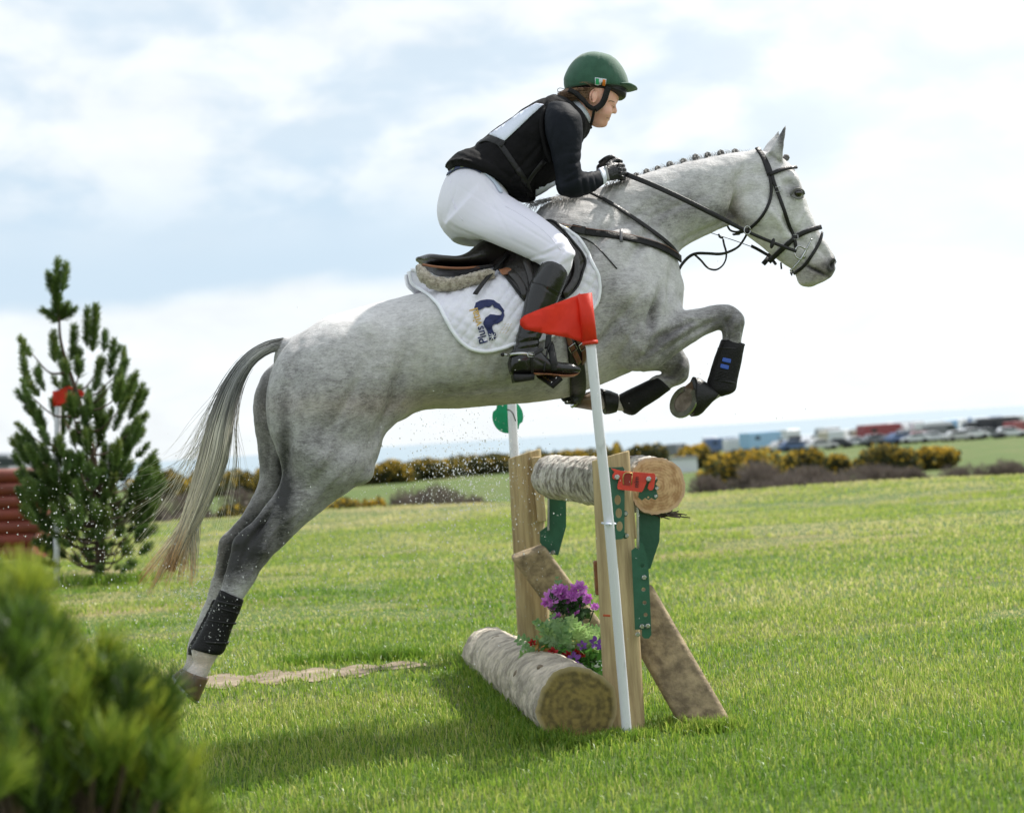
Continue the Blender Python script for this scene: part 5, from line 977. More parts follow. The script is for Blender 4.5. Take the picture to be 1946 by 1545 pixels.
# ================================================================== LOG FENCE
M_bark = mat('birch_bark', (.55, .51, .45), (.16, .135, .11), scale=16, rough=.85, bump=1.0, bscale=38, lo=.42, hi=.62, bdist=.02)
M_bark2 = mat('weathered_pale_bark', (.62, .54, .43), (.29, .25, .20), scale=11, rough=.85, bump=1.0, bscale=34, lo=.38, hi=.62, bdist=.02)
def ring_mat(name, c1, c2, c3, centre_scale=60):
    m = bpy.data.materials.new(name); m.use_nodes = True; t = m.node_tree; b = t.nodes['Principled BSDF']; at = t.nodes.new('ShaderNodeAttribute'); at.attribute_name = 'rad'; tc = t.nodes.new('ShaderNodeTexCoord')
    n = t.nodes.new('ShaderNodeTexNoise'); n.inputs['Scale'].default_value = 9; n.inputs['Detail'].default_value = 5; t.links.new(tc.outputs['Object'], n.inputs[0])
    a = t.nodes.new('ShaderNodeMath'); a.operation = 'MULTIPLY_ADD'; t.links.new(n.outputs[0], a.inputs[0]); a.inputs[1].default_value = .12; t.links.new(at.outputs['Fac'], a.inputs[2])
    s = t.nodes.new('ShaderNodeMath'); s.operation = 'MULTIPLY'; t.links.new(a.outputs[0], s.inputs[0]); s.inputs[1].default_value = centre_scale; q = t.nodes.new('ShaderNodeMath'); q.operation = 'SINE'; t.links.new(s.outputs[0], q.inputs[0])
    f = t.nodes.new('ShaderNodeTexNoise'); f.inputs['Scale'].default_value = 40; f.inputs['Detail'].default_value = 6; t.links.new(tc.outputs['Object'], f.inputs[0])
    w = t.nodes.new('ShaderNodeMath'); w.operation = 'MULTIPLY_ADD'; t.links.new(q.outputs[0], w.inputs[0]); w.inputs[1].default_value = .045; t.links.new(f.outputs[0], w.inputs[2])
    c = t.nodes.new('ShaderNodeValToRGB'); e = c.color_ramp.elements; e[0].position, e[0].color = .36, (*c2, 1); e[1].position, e[1].color = .62, (*c1, 1); t.links.new(w.outputs[0], c.inputs[0])
    x = t.nodes.new('ShaderNodeMix'); x.data_type = 'RGBA'; rr = t.nodes.new('ShaderNodeMapRange'); rr.inputs[1].default_value = .86; rr.inputs[2].default_value = 1.0; t.links.new(at.outputs['Fac'], rr.inputs[0]); t.links.new(rr.outputs[0], x.inputs[0]); t.links.new(c.outputs[0], x.inputs[6]); x.inputs[7].default_value = (*c3, 1)
    t.links.new(x.outputs[2], b.inputs['Base Color']); b.inputs['Roughness'].default_value = .8; bp = t.nodes.new('ShaderNodeBump'); bp.inputs['Strength'].default_value = .5; bp.inputs['Distance'].default_value = .006; t.links.new(w.outputs[0], bp.inputs['Height']); t.links.new(bp.outputs[0], b.inputs['Normal']); return m
M_cut = ring_mat('fresh_cut_wood', (.62, .40, .21), (.40, .22, .10), (.60, .40, .26)); M_cut2 = ring_mat('old_mossy_cut_wood', (.23, .17, .045), (.10, .075, .022), (.36, .29, .15), 40)
M_post = mat('sawn_softwood', (.50, .39, .21), (.28, .20, .10), scale=9, rough=.75, stretch=(5, 5, .35), bump=.35, bscale=20, lo=.35, hi=.68)
M_brace = mat('weathered_softwood', (.38, .29, .17), (.15, .11, .065), scale=9, rough=.8, stretch=(2.5, 2, 2.5), bump=.5, bscale=30, lo=.35, hi=.65)
M_gsteel = mat('green_painted_steel', (.012, .085, .045), (.018, .11, .06), scale=20, rough=.45, bump=.1, bscale=60); M_red = mat('red_painted_steel', (.62, .045, .02), (.5, .035, .02), scale=20, rough=.4, bump=.1, bscale=80)
def log_mesh(A, B, r0, r1, name, parent, mb_, mc, seed=0, rough_=.05, bulge=None):
    A, B = np.array(A), np.array(B); ax = nz(B - A); u = nz(np.cross(ax, (0, 0, 1))); w = np.cross(u, ax); n = 90; sg = 72; rings = []
    for i in range(n + 1):
        s = i / n; r = r0 + (r1 - r0) * s; th = np.arange(sg) / sg * 2 * math.pi; c = A + (B - A) * s; rg_ = []
        for a in th:
            q = Vector((math.cos(a) * 2.2, math.sin(a) * 2.2, s * np.linalg.norm(B - A) * 5 + seed)); k = 1 + rough_ * .55 * mnoise.noise(q * .7) + rough_ * .35 * mnoise.noise(q * 3.1) + rough_ * .22 * mnoise.noise(Vector((q.x * 3, q.y * 3, q.z * 6)))
            rg_.append(c + (u * math.cos(a) + w * math.sin(a)) * r * k)
        rings.append(rg_)
    R_ = np.array(rings); V, Fc = rings_mesh(R_, False); ob = obj(name, V, Fc, mb_, parent)
    for e, base_ in ((0, R_[0]), (1, R_[-1])):
        c = base_.mean(0); d = -ax if e == 0 else ax; V = []; rad = []; K = 10
        for k in range(K + 1):
            f = 1 - k / K
            for j, p in enumerate(base_): V.append(c + (p - c) * f + d * (.004 * (1 - f) + (.0015 * mnoise.noise(Vector((p - c) * f * 30)) if 0 < f < 1 else 0))); rad.append(f)
        Fc = [(k * sg + j, (k + 1) * sg + j, (k + 1) * sg + (j + 1) % sg, k * sg + (j + 1) % sg) for k in range(K) for j in range(sg)]; obj('cut_face', V, Fc, mc, ob if parent is not None else ob, attrs={'rad': rad})
    return ob
def at_d(px, py, d): return P(px, py, d)
D1, D2 = 6.02, 8.55
# lower log on the grass: near end face centre, far end centre
gl = log_mesh(at_d(1097, 1345, 5.92), at_d(930, 1243, 8.1), .142, .128, 'ground_log', None, M_bark2, M_cut2, 3, .12)
tag(gl, 'thick pale log lying on the grass below the jump, mossy cut end in front', 'log')
fence = thing('log_jump', 'cross country jump of a birch rail held between two leaning braced wooden posts', 'horse jump', tuple(G(1190, 1392)))
rail = log_mesh(at_d(1249, 923, 6.12), at_d(1048, 906, 8.2), .104, .100, 'rail_log', fence, M_bark, M_cut, 11, .13)
# knots and bark scars on the ground log
kn = MB(); A_, B_ = at_d(1097, 1345, 5.92), at_d(930, 1243, 8.1); ax_ = nz(B_ - A_); u_ = nz(np.cross(ax_, (0, 0, 1))); w_ = np.cross(u_, ax_)
for s_k, a_k, r_k in ((.38, 1.25, .026), (.15, 2.1, .014), (.62, .9, .018), (.75, 1.9, .02), (.28, 2.6, .016), (.5, 2.2, .012)):
    sd_k = -1 if (-u_)[0] * 1 > 0 else 1; c = A_ + (B_ - A_) * s_k; d_k = (u_ * math.cos(a_k) + w_ * math.sin(a_k)); 
    if d_k[2] < -.2: d_k = -d_k
    V, Fc = ball(c + d_k * (.142 - .014 * s_k - .004), (r_k * .55, r_k, r_k * 1.3), 12, 8, axes=(d_k, nz(np.cross(ax_, d_k)), ax_)); V = np.array([v + .004 * np.array(mnoise.noise_vector(Vector(v * 60))) for v in V]); kn.add(V, Fc)
kn.build('knots', mat('bark_knot', (.16, .12, .08), (.32, .27, .2), scale=40, rough=.9, bump=.8, bscale=60), gl)['kind'] = 'stuff'
# bark shreds under the rail
mb = MB()
for i in range(26):
    a = at_d(random.uniform(1235, 1270), random.uniform(975, 979), 6.13 + random.uniform(0, .3)); mb.add(*tube([a, a + np.array((random.uniform(-.03, .05), random.uniform(-.02, .02), -random.uniform(.0, .012))), a + np.array((random.uniform(-.02, .09), 0, random.uniform(-.02, .01)))], .0022, 5, 3))
mb.build('bark_shreds', mat('dark_bark_shred', (.05, .035, .025), rough=.9), rail)['kind'] = 'stuff'
def half_post(bl, br_, tl, tr, db, dt_, depth, name='post'):
    """split round post: flat face towards the rail, rounded face to the left; pixel corners, slanting top"""
    A0, A1 = P(*bl, db), P(*br_, db); B0, B1 = P(*tl, dt_), P(*tr, dt_); V = []; n = 12
    for (L_, R_) in ((A0, A1), (B0, B1)):
        u = (R_ - L_); back = nz(np.cross(np.cross(u, (0, 0, 1.0)), u) * 0 + np.array((.25, 1, 0))) * depth
        for k in range(n + 1):
            a = math.pi * k / n; V.append(L_ + u * (1 - math.cos(a)) / 2 - back * math.sin(a) * .35)
        for k in range(n + 1):
            a = math.pi * k / n; V.append(R_ - u * (1 - math.cos(a)) / 2 + back * math.sin(a) * 1.0)
    m = 2 * (n + 1); Fc = [(k, (k + 1) % m, m + (k + 1) % m, m + k) for k in range(m)] + [tuple(range(m))[::-1], tuple(range(m, 2 * m))]
    o = obj(name, V, Fc, M_post, fence, smooth=False); bevel(o, .006, 2, 50); return o
half_post((1151, 1402), (1226, 1402), (1125, 876), (1195, 856), 6.0, 6.06, .10)
half_post((985, 1236), (1046, 1236), (966, 872), (1026, 853), 8.52, 8.52, .13)
# split-off slivers beside the posts
def plank(p0, p1, w, th, m, name, sd_=(0, 0), par=fence, rnd=0):
    """timber between two points; w across in the picture plane, th in depth"""
    ax = nz(p1 - p0); s = nz(np.cross(ax, cF)); dpt = nz(np.cross(s, ax)); c = (p0 + p1) / 2; V, Fc = box(c, ax * np.linalg.norm(p1 - p0) / 2, s * w / 2, dpt * th / 2); V = np.array(V)
    V[[0, 1, 4, 5]] += ax * sd_[0]; V[[2, 3, 6, 7]] += ax * sd_[1]; o = obj(name, V, Fc, m, par, smooth=bool(rnd)); bevel(o, rnd or .005, 5 if rnd else 2); return o
plank(P(1018, 868, 8.5), P(1030, 990, 8.5), .045, .10, M_post, 'post_splinter'); plank(P(1186, 870, 6.1), P(1202, 1022, 6.1), .028, .09, M_post, 'post_splinter'); plank(P(1135, 1065, 6.2), P(1139, 1130, 6.2), .03, .03, M_tan, 'rusty_pin')
plank(P(1200, 1130, 6.24), P(1354, 1398, 6.03), .165, .10, M_brace, 'brace', (0.03, 0.0), rnd=.022); plank(P(1000, 1045, 8.28), P(1145, 1240, 8.36), .165, .12, M_brace, 'brace', (-.02, .03), rnd=.022)
plank(P(1146, 1169, 5.93), P(1160, 1170, 5.93), .008, .004, mat('red_paint_mark', (.4, .08, .03), rough=.8), 'paint_mark')
# steel brackets
def plate(poly, d, th, m, name, par=fence, holes=(), dd=None, bev=.002):
    """steel plate: pixel outline at depth d (dd = depth per pixel x), thickness th away from the viewer, holes cut with recessed dark walls"""
    n = len(poly); f = (lambda x, y: P(x, y, d if dd is None else d + (x - poly[0][0]) * dd))
    pts = [Vector(p) for p in poly]; loops = [list(range(n))]
    for (hx, hy, ra, rb) in holes:
        k = len(pts); pts += [Vector((hx + ra * math.cos(a), hy + rb * math.sin(a))) for a in np.arange(14) / 14 * 2 * math.pi]; loops.append(list(range(k, k + 14)))
    ed = [(l[i - 1], l[i]) for l in loops for i in range(len(l))]; r = delaunay_2d_cdt(pts, ed, [], 0, 1e-5); v2 = [tuple(v) for v in r[0]]; F = []
    for t3 in r[2]:
        cx = sum(v2[i][0] for i in t3) / 3; cy = sum(v2[i][1] for i in t3) / 3
        if inpoly(cx, cy, poly) and not any(((cx - h[0]) / h[2]) ** 2 + ((cy - h[1]) / h[3]) ** 2 < .93 for h in holes): F.append(list(t3))
    fr = np.array([f(*v) for v in v2]); bk = fr + cF * th; m_ = len(v2); FF = F + [[m_ + i for i in q[::-1]] for q in F]; cnt = {(q[k - 1], q[k]) for q in F for k in range(3)}
    FF += [[b_, a, m_ + a, m_ + b_] for a, b_ in cnt if (b_, a) not in cnt]; o = obj(name, np.vstack([fr, bk]), FF, m, par, smooth=False); return o
def bolt(px, py, d, r, par=fence):
    c = P(px, py, d); V = []; u, v = cR, cU
    for k, (z, rr) in enumerate(((0, r), (-.006, r), (-.0075, r * .8))):
        for j in range(6): a = j * math.pi / 3 + .2; V.append(c + cF * z + (u * math.cos(a) + v * math.sin(a)) * rr)
    Fc = [(k * 6 + j, k * 6 + (j + 1) % 6, k * 6 + 6 + (j + 1) % 6, k * 6 + 6 + j) for k in range(2) for j in range(6)] + [tuple(range(12, 18))]; obj('bolt', V, Fc, M_steel, par, smooth=False)
b1 = plate([(1152, 888), (1168, 888), (1184, 887), (1187, 892), (1187, 932), (1187, 1016), (1183, 1024), (1166, 1026), (1162, 960), (1155, 932)], 5.915, .010, M_gsteel, 'green_bracket', holes=[(1174, 950, 6.2, 9.5), (1176, 975, 6.2, 9.5), (1177.5, 1000, 6.2, 9.5)])
for x, y in ((1189, 976), (1191, 1018)): bolt(x, y, 5.925, .008, b1)
for y in (976, 1018): plate([(1184, y - 6), (1191, y - 5), (1194, y), (1191, y + 5), (1185, y + 6)], 5.93, .008, M_gsteel, 'bracket_lug', b1)
b2 = plate([(1223, 912), (1246, 905), (1250, 912), (1246, 920), (1252, 926), (1248, 933), (1251, 944), (1245, 950), (1238, 946), (1232, 950), (1226, 946), (1220, 951), (1213, 945), (1215, 935), (1226, 918)], 5.93, .010, M_gsteel, 'green_bracket', holes=[(1232, 945, 2, 2)])
for x, y in ((1246, 943), (1245, 909), (1248, 928)): bolt(x, y, 5.925, .0065, b2)
rc = plate([(1161, 890), (1170, 892), (1180, 895), (1244, 900), (1246, 905), (1243, 926), (1240, 931), (1235, 932), (1231, 928), (1233, 920), (1238, 912), (1234, 906), (1229, 910), (1228, 918), (1222, 932), (1219, 935), (1175, 930), (1173, 926), (1176, 912), (1171, 906), (1169, 912), (1164, 909), (1164, 903), (1168, 897)], 5.895, .012, M_red, 'red_clip', holes=[])
for x, y in ((1172.5, 906.5), (1232.5, 910)): bolt(x, y, 5.892, .0095, rc)
mb = MB(); mb.add(*tube([P(1185, 921, 5.885), P(1184, 908, 5.88), P(1188, 899, 5.88), P(1199, 899, 5.88), P(1201, 903, 5.885)], .0022, 6, 5)); mb.add(*tube([P(1202, 897, 5.885), P(1200, 922, 5.885)], .0018, 6)); mb.build('spring_wire', mat('brass_wire', (.5, .35, .15), rough=.35, metal=1), rc)
plate([(1184, 902), (1187, 899), (1199, 901), (1197, 923), (1184, 921)], 5.893, .001, mat('red_recess', (.25, .02, .012), rough=.6), 'clip_window', rc)
def sign_text(body, size, px, py, ang, d, m, name, par):
    c = bpy.data.curves.new('t', 'FONT'); c.body = body; c.size = size; c.extrude = 0; c.offset = .25; o = bpy.data.objects.new('t', c); S.collection.objects.link(o); dg = bpy.context.evaluated_depsgraph_get(); me = bpy.data.meshes.new_from_object(o.evaluated_get(dg))
    V = np.array([tuple(v.co) for v in me.vertices]); Fc = [list(p.vertices) for p in me.polygons]; bpy.data.objects.remove(o); a = R(ang)
    obj(name, [P(px + x * math.cos(a) + y * math.sin(a), py + x * math.sin(a) - y * math.cos(a), d) for x, y, _ in V], Fc, m, par, smooth=False)
sign_text('mim', 12, 1213, 927, -88, 5.890, mat('black_print', (.02, .01, .01), rough=.6), 'lettering', rc)
# carrying arms behind the rail and lower perforated bracket
plate([(1213, 962), (1254, 976), (1255, 982), (1253, 1028), (1236, 1080), (1214, 1085)], 6.16, .02, M_gsteel, 'rail_support'); plate([(1211, 962), (1214, 962), (1215, 1050), (1211, 1045)], 6.13, .05, M_steel, 'support_edge')
b3 = plate([(1200, 1046), (1208, 1040), (1214, 1044), (1216, 1030), (1222, 1034), (1231, 1060), (1233, 1090), (1237, 1180), (1238, 1206), (1233, 1213), (1224, 1213), (1220, 1208), (1220, 1196), (1207, 1196)], 5.99, .010, M_gsteel, 'green_bracket', holes=[(1223, 1120, 4, 4), (1225, 1145, 4, 4), (1227, 1168, 4, 4), (1221, 1075, 4, 4)])
for x, y in ((1220, 1190), (1231, 1189), (1224, 1097), (1212, 1205)): bolt(x, y, 5.985, .009, b3)
plate([(1042, 935), (1076, 948), (1076, 1000), (1061, 1055), (1040, 1052), (1026, 1030), (1026, 1010), (1040, 1000)], 8.30, .02, M_gsteel, 'rail_support'); plate([(1041, 932), (1044, 932), (1044, 1008), (1040, 1008)], 8.27, .05, M_steel, 'support_edge'); bolt(1051, 1050, 8.28, .012)
plate([(1029, 900), (1037, 898), (1037, 930), (1030, 936)], 8.26, .02, M_gsteel, 'green_bracket'); plate([(1027, 914), (1034, 913), (1034, 920), (1027, 921)], 8.24, .02, M_red, 'red_clip')
# ---- flags
M_pole = mat('white_painted_pole', (.74, .74, .80), (.30, .30, .30), lo=.58, hi=.85, scale=22, rough=.35, stretch=(1, 1, .3), bump=.15, bscale=60, spec=.5); M_flag = mat('red_plastic', (.80, .065, .030), (.70, .045, .022), scale=10, rough=.5, bump=.35, bscale=22, trans=.35, spec=.35)
fp = thing('flag_pole', 'white pole with a bright red pointed flag, leaning in front of the log jump', 'flag pole', tuple(G(1190, 1397)))
d0, d1 = 5.90, 5.72
obj('pole', *tube([P(1192, 1400, d0), P(1182, 1280, d0 - .02), P(1165, 1080, d0 - .08), P(1152, 940, d0 - .12), P(1137, 800, d0 - .16), P(1121, 640, d1)], .0172, 20, 6), M_pole, fp)
slv = tube([P(1121.5, 653, d1), P(1111, 558, d1 - .01)], .0245, 20); obj('flag_sleeve', *slv, M_flag, fp); obj('sleeve_rim', *tube([P(1121.8, 655, d1), P(1121, 648, d1)], .027, 20), M_flag, fp)
fpO = [(1102, 557), (1098, 561), (1060, 575), (1020, 590), (996, 600), (988, 608), (988, 617), (996, 626), (1040, 635), (1080, 642), (1110, 652), (1112, 640), (1106, 600)]
def flag_sheet(poly, d, th, m, name, par, bow=.006):
    cx, cy = np.mean(poly, 0); n = len(poly); fr = [P(x, y, d - bow * math.sin(min(1, max(0, (1110 - x) / 120)) * 3)) for x, y in poly]
    grid = delaunay_2d_cdt([Vector(np.array(poly[i]) * (1 - k / 3) + np.array(poly[(i + 1) % n]) * k / 3) for i in range(n) for k in range(3)] + [Vector((x, y)) for x in range(995, 1110, 12) for y in range(560, 652, 10) if inpoly(x, y, [(cx + (p[0] - cx) * .9, cy + (p[1] - cy) * .9) for p in poly])], [], [list(range(3 * n))], 1, 1e-4)
    v2 = [tuple(v) for v in grid[0]]; F = [list(f) for f in grid[2]]; fr = np.array([P(x, y, d - bow * math.sin(min(1, max(0, (1110 - x) / 120)) * 3) - .004 * math.sin(x * .1 + y * .05)) for x, y in v2]); m_ = len(v2); cnt = {(q[k - 1], q[k]) for q in F for k in range(len(q))}
    obj(name, np.vstack([fr, fr + cF * th]), F + [[m_ + i for i in q[::-1]] for q in F] + [[b_, a, m_ + a, m_ + b_] for a, b_ in cnt if (b_, a) not in cnt], m, par)
flag_sheet(fpO, d1 + .004, .003, M_flag, 'flag', fp)
obj('cable_tie', *tube([P(1144, 994, 5.87), P(1157, 996, 5.755), P(1170, 995, 5.9)], .004, 6, 4), M_white, fp)
gp = thing('flag_pole', 'white pole with a round green number disc behind the far post', 'flag pole', tuple(G(976, 1215)))
obj('pole', *tube([P(1002, 1225, 8.75), P(992, 1040, 8.75), P(978, 870, 8.75), P(973, 775, 8.75), P(969, 680, 8.75)], .0235, 18, 4), M_pole, gp)
M_gp = mat('green_plastic', (.02, .42, .22), (.016, .34, .17), scale=10, rough=.4, trans=.35)
th = np.arange(40) / 40 * 2 * math.pi; rr = np.array([29.5 * (1 - (.10 if 2 < (i % 20) < 5 else 0)) for i in range(40)]); ring = [(965 + r_ * math.cos(a), 792 + r_ * 1.07 * math.sin(a)) for a, r_ in zip(th, rr)]
plate(ring, 8.80, .006, M_gp, 'number_disc', gp)
mb = MB(); mb.add(*tube([P(963, 778, 8.71), P(973, 783, 8.69), P(980, 800, 8.71)], .003, 6, 4)); mb.build('wire_tie', M_black, gp)
# ================================================================== FLOWERS AT THE FOOT OF THE FENCE
M_lil = mat('lilac_petal', (.80, .36, .82), (.62, .14, .62), scale=30, rough=.6, trans=.3); M_dkleaf = mat('dark_leaf', (.02, .055, .015), (.035, .09, .02), scale=20, rough=.5, trans=.15)
M_fern = mat('pale_fern', (.36, .55, .20), (.48, .62, .28), scale=14, rough=.6, trans=.35); M_fern2 = mat('blue_green_fern', (.20, .38, .14), (.34, .50, .26), scale=14, rough=.6, trans=.3)
M_rd = mat('red_petal', (.50, .01, .008), (.30, .005, .006), scale=30, rough=.5, trans=.2); M_vio = mat('violet_petal', (.10, .025, .20), (.17, .05, .32), scale=30, rough=.55, trans=.2); M_or = mat('orange_leaf', (.50, .20, .05), (.30, .25, .06), scale=30, rough=.6, trans=.25); M_wht = mat('silver_leaf', (.55, .62, .58), rough=.6); M_lf = mat('bright_leaf', (.07, .22, .03), (.11, .28, .05), scale=20, rough=.45, trans=.3)
FD = 6.75
def petal_flower(c, r, m, name, par, layers=3, n=6, up=(0, -.55, .8), ruffle=.35, seed=0):
    rd = random.Random(seed); up = nz(up); u = nz(np.cross(up, (1, .2, 0))); v = np.cross(up, u); V = []; Fc = []
    for L_ in range(layers):
        rad = r * (1 - .27 * L_); tilt = .35 + .42 * L_
        for k in range(n):
            a0 = 2 * math.pi * (k + .5 * L_) / n + rd.uniform(-.2, .2); b0 = len(V); W_ = 5; H_ = 4
            for i in range(H_):
                s = (i + 1) / H_
                for j in range(W_):
                    w = (j / (W_ - 1) - .5) * 2; a = a0 + w * .62 * math.sin(math.pi * min(1, .25 + s * .6)); rr = rad * s * (1 - .18 * w * w * s); z = math.sin(tilt * s * 1.4) * rad * .8 + ruffle * .18 * r * math.sin(w * 4 + k * 2 + L_) * s + rd.uniform(-.03, .03) * r
                    V.append(c + (u * math.cos(a) + v * math.sin(a)) * rr * math.cos(tilt * s) + up * z)
            for i in range(H_ - 1):
                for j in range(W_ - 1): Fc.append((b0 + i * W_ + j, b0 + i * W_ + j + 1, b0 + (i + 1) * W_ + j + 1, b0 + (i + 1) * W_ + j))
    return obj(name, V, Fc, m, par)
fa = thing('flower_bush', 'bunch of lilac rose blooms above dark leaves between the two posts', 'flowers', tuple(G(1080, 1300)))
for i, (x, y, r) in enumerate([(1048, 1133, 17), (1068, 1124, 17), (1060, 1118, 12), (1040, 1140, 12), (1100, 1116, 17), (1088, 1132, 14), (1108, 1130, 14), (1118, 1135, 11), (1130, 1151, 10), (1089, 1160, 13), (1093, 1172, 14), (1050, 1152, 9), (1059, 1168, 9), (1100, 1146, 11), (1075, 1138, 12)]):
    petal_flower(P(x, y + 4, FD + random.uniform(-.06, .06)), r * 1.12 / 480, M_lil, 'rose_bloom', fa, 4, 7, (random.uniform(-.4, .4), -.7, random.uniform(.3, .9)), 1.0, i)
def leaf_cloud(mb, px0, px1, py0, py1, n, l, d=FD, dj=.08, fold=.3):
    for i in range(n):
        c = P(random.uniform(px0, px1), random.uniform(py0, py1), d + random.uniform(-dj, dj)); a = nz((random.gauss(0, 1), random.gauss(0, .7), random.gauss(.3, .7))); s = nz(np.cross(a, (random.gauss(0, 1), random.gauss(0, 1), random.gauss(0, 1)))); q = l * random.uniform(.6, 1.2); nrm = np.cross(a, s)
        mb.add([c - a * q * .5, c + s * q * .24 + nrm * q * .06, c + a * q * .5, c - s * q * .24 + nrm * q * .06, c - nrm * q * .03], [(0, 1, 4), (1, 2, 4), (2, 3, 4), (3, 0, 4)])
mb = MB(); leaf_cloud(mb, 1048, 1118, 1130, 1180, 150, .05, FD + .03, .06); lv = mb.build('leaves', M_dkleaf, fa); lv['kind'] = 'stuff'
mb = MB()
for x, y in ((1060, 1150), (1090, 1150), (1105, 1145), (1128, 1160)): mb.add(*tube([P(1085, 1290, FD), P((x + 1085) / 2, 1220, FD), P(x, y, FD)], .003, 5, 4))
mb.build('stems', M_dkleaf, fa)['kind'] = 'stuff'
def fern(root, tip, mb, wid=.045, n=12, curl=.2):
    root, tip = np.array(root), np.array(tip); L_ = np.linalg.norm(tip - root); ax = nz(tip - root); side = nz(np.cross(ax, (random.uniform(-.4, .4), -1, random.uniform(-.3, .3)))); bn = nz(np.cross(side, ax)); pts = [root + (tip - root) * s + bn * math.sin(s * 2.2) * L_ * curl * .3 + side * L_ * .08 * math.sin(s * 3) for s in np.linspace(0, 1, n)]
    mb.add(*tube(pts, np.linspace(.002, .0008, n), 4))
    for i in range(3, n):
        w = wid * math.sin(math.pi * min(1, (1.1 - i / n) * .85)) * random.uniform(.7, 1.2)
        for sg in (-1, 1):
            br2 = nz(side * sg + ax * .75 + bn * random.uniform(-.5, .5)); m_ = 5
            for k in range(m_):
                c = pts[i] + br2 * w * k / m_; q = w * .55 * (1.15 - k / m_)
                for s2 in (-1, 1, 0):
                    dr = nz(br2 + np.cross(br2, bn) * s2 * .8 + bn * random.uniform(-.5, .5)); wv = nz(np.cross(dr, bn + ax * .4)) * .0034; e = c + dr * q; mb.add([c, (c + e) / 2 + wv, e, (c + e) / 2 - wv], [(0, 1, 2, 3)])
ff = thing('fern_clump', 'feathery pale green artificial fern sprays between the posts, under the lilac blooms', 'fern', tuple(G(1080, 1296)))
for (mm, n, nm) in ((M_fern, 26, 'frond'), (M_fern2, 26, 'frond')):
    for i in range(n):
        mb = MB(); x = random.uniform(1055, 1120); a = random.uniform(-1.25, 1.0); l = random.uniform(55, 100); tx = min(1146, x + l * math.sin(a)); ty = 1262 - l * math.cos(a) * (1.0 if random.random() < .8 else .5)
        fern(P(x, 1262, FD - .06), P(tx, ty, FD - .04 + random.uniform(-.14, .08)), mb, .042, 11); o = mb.build(nm, mm, ff); o['kind'] = 'stuff'
for i in range(5): mb = MB(); fern(P(1062 + i * 3, 1180, FD + .04), P(1058 + i * 6, 1098 + i * 7, FD + .05), mb, .022, 10); mb.build('frond', M_fern2, ff)['kind'] = 'stuff'
fr_ = thing('red_flowers', 'small cluster of red blooms tucked behind the ground log', 'flowers', tuple(G(1070, 1300)))
for i, (x, y, r) in enumerate([(1012, 1222, 8), (1050, 1240, 10), (1046, 1250, 8), (1057, 1247, 8), (1052, 1256, 7), (1073, 1247, 10), (1080, 1243, 7), (1066, 1252, 6), (1095, 1240, 7), (1106, 1245, 6)]): petal_flower(P(x, y, FD - .16 + random.uniform(-.03, .03)), r * 1.15 / 480, M_rd, 'bloom', fr_, 3, 5, (random.uniform(-.4, .4), -.8, .6), .8, 40 + i)
fv = thing('violet_flowers', 'dark violet star shaped blooms beside the red flowers', 'flowers', tuple(G(1090, 1300)))
for i, (x, y, r) in enumerate([(1060, 1258, 11), (1090, 1253, 13), (1080, 1262, 11), (1096, 1266, 10), (1066, 1266, 9), (1106, 1227, 9), (1132, 1222, 12), (1138, 1228, 8), (1103, 1275, 7)]): petal_flower(P(x, y, FD - .18 + random.uniform(-.03, .03)), r * 1.2 / 480, M_vio, 'bloom', fv, 1, 5, (random.uniform(-.4, .4), -.9, .4), .3, 80 + i)
fo = thing('low_foliage', 'low green, orange and silvery leaves between the ground log and the near post', 'foliage', tuple(G(1110, 1310)))
for nm, mm, a, n, l in (('green_leaves', M_lf, (1085, 1146, 1232, 1292), 260, .05), ('orange_leaves', M_or, (1014, 1050, 1222, 1262), 90, .04), ('silver_leaves', M_wht, (1100, 1146, 1250, 1290), 60, .028), ('green_leaves', M_lf, (1030, 1090, 1225, 1265), 120, .035), ('yellow_leaves', mat('yellow_leaf', (.5, .42, .12), rough=.6, trans=.3), (1010, 1145, 1215, 1285), 40, .03)):
    mb = MB(); leaf_cloud(mb, *a, n, l, FD - .08, .09); o = mb.build(nm, mm, fo); o['kind'] = 'stuff'
# ================================================================== PINES
M_bark3 = mat('pine_bark', (.10, .065, .04), (.06, .04, .03), scale=20, rough=.9, bump=.6, bscale=60)
def needle_mat(name, c0, c1, c2):
    m = bpy.data.materials.new(name); m.use_nodes = True; t = m.node_tree; b = t.nodes['Principled BSDF']; at = t.nodes.new('ShaderNodeAttribute'); at.attribute_name = 'tone'; c = t.nodes.new('ShaderNodeValToRGB'); e = c.color_ramp.elements
    e[0].position, e[0].color = 0, (*c0, 1); e[1].position, e[1].color = 1, (*c2, 1); q = e.new(.5); q.color = (*c1, 1); t.links.new(at.outputs['Fac'], c.inputs[0]); t.links.new(c.outputs[0], b.inputs['Base Color']); b.inputs['Roughness'].default_value = .42
    tr = t.nodes.new('ShaderNodeBsdfTranslucent'); mx = t.nodes.new('ShaderNodeMixShader'); mx.inputs[0].default_value = .3; t.links.new(c.outputs[0], tr.inputs[0]); t.links.new(b.outputs[0], mx.inputs[1]); t.links.new(tr.outputs[0], mx.inputs[2]); t.links.new(mx.outputs[0], t.nodes['Material Output'].inputs[0]); return m
M_ndl = needle_mat('pine_needles', (.040, .085, .022), (.11, .18, .042), (.36, .37, .10)); M_ndl2 = needle_mat('young_pine_needles', (.014, .032, .006), (.10, .18, .018), (.42, .47, .06))
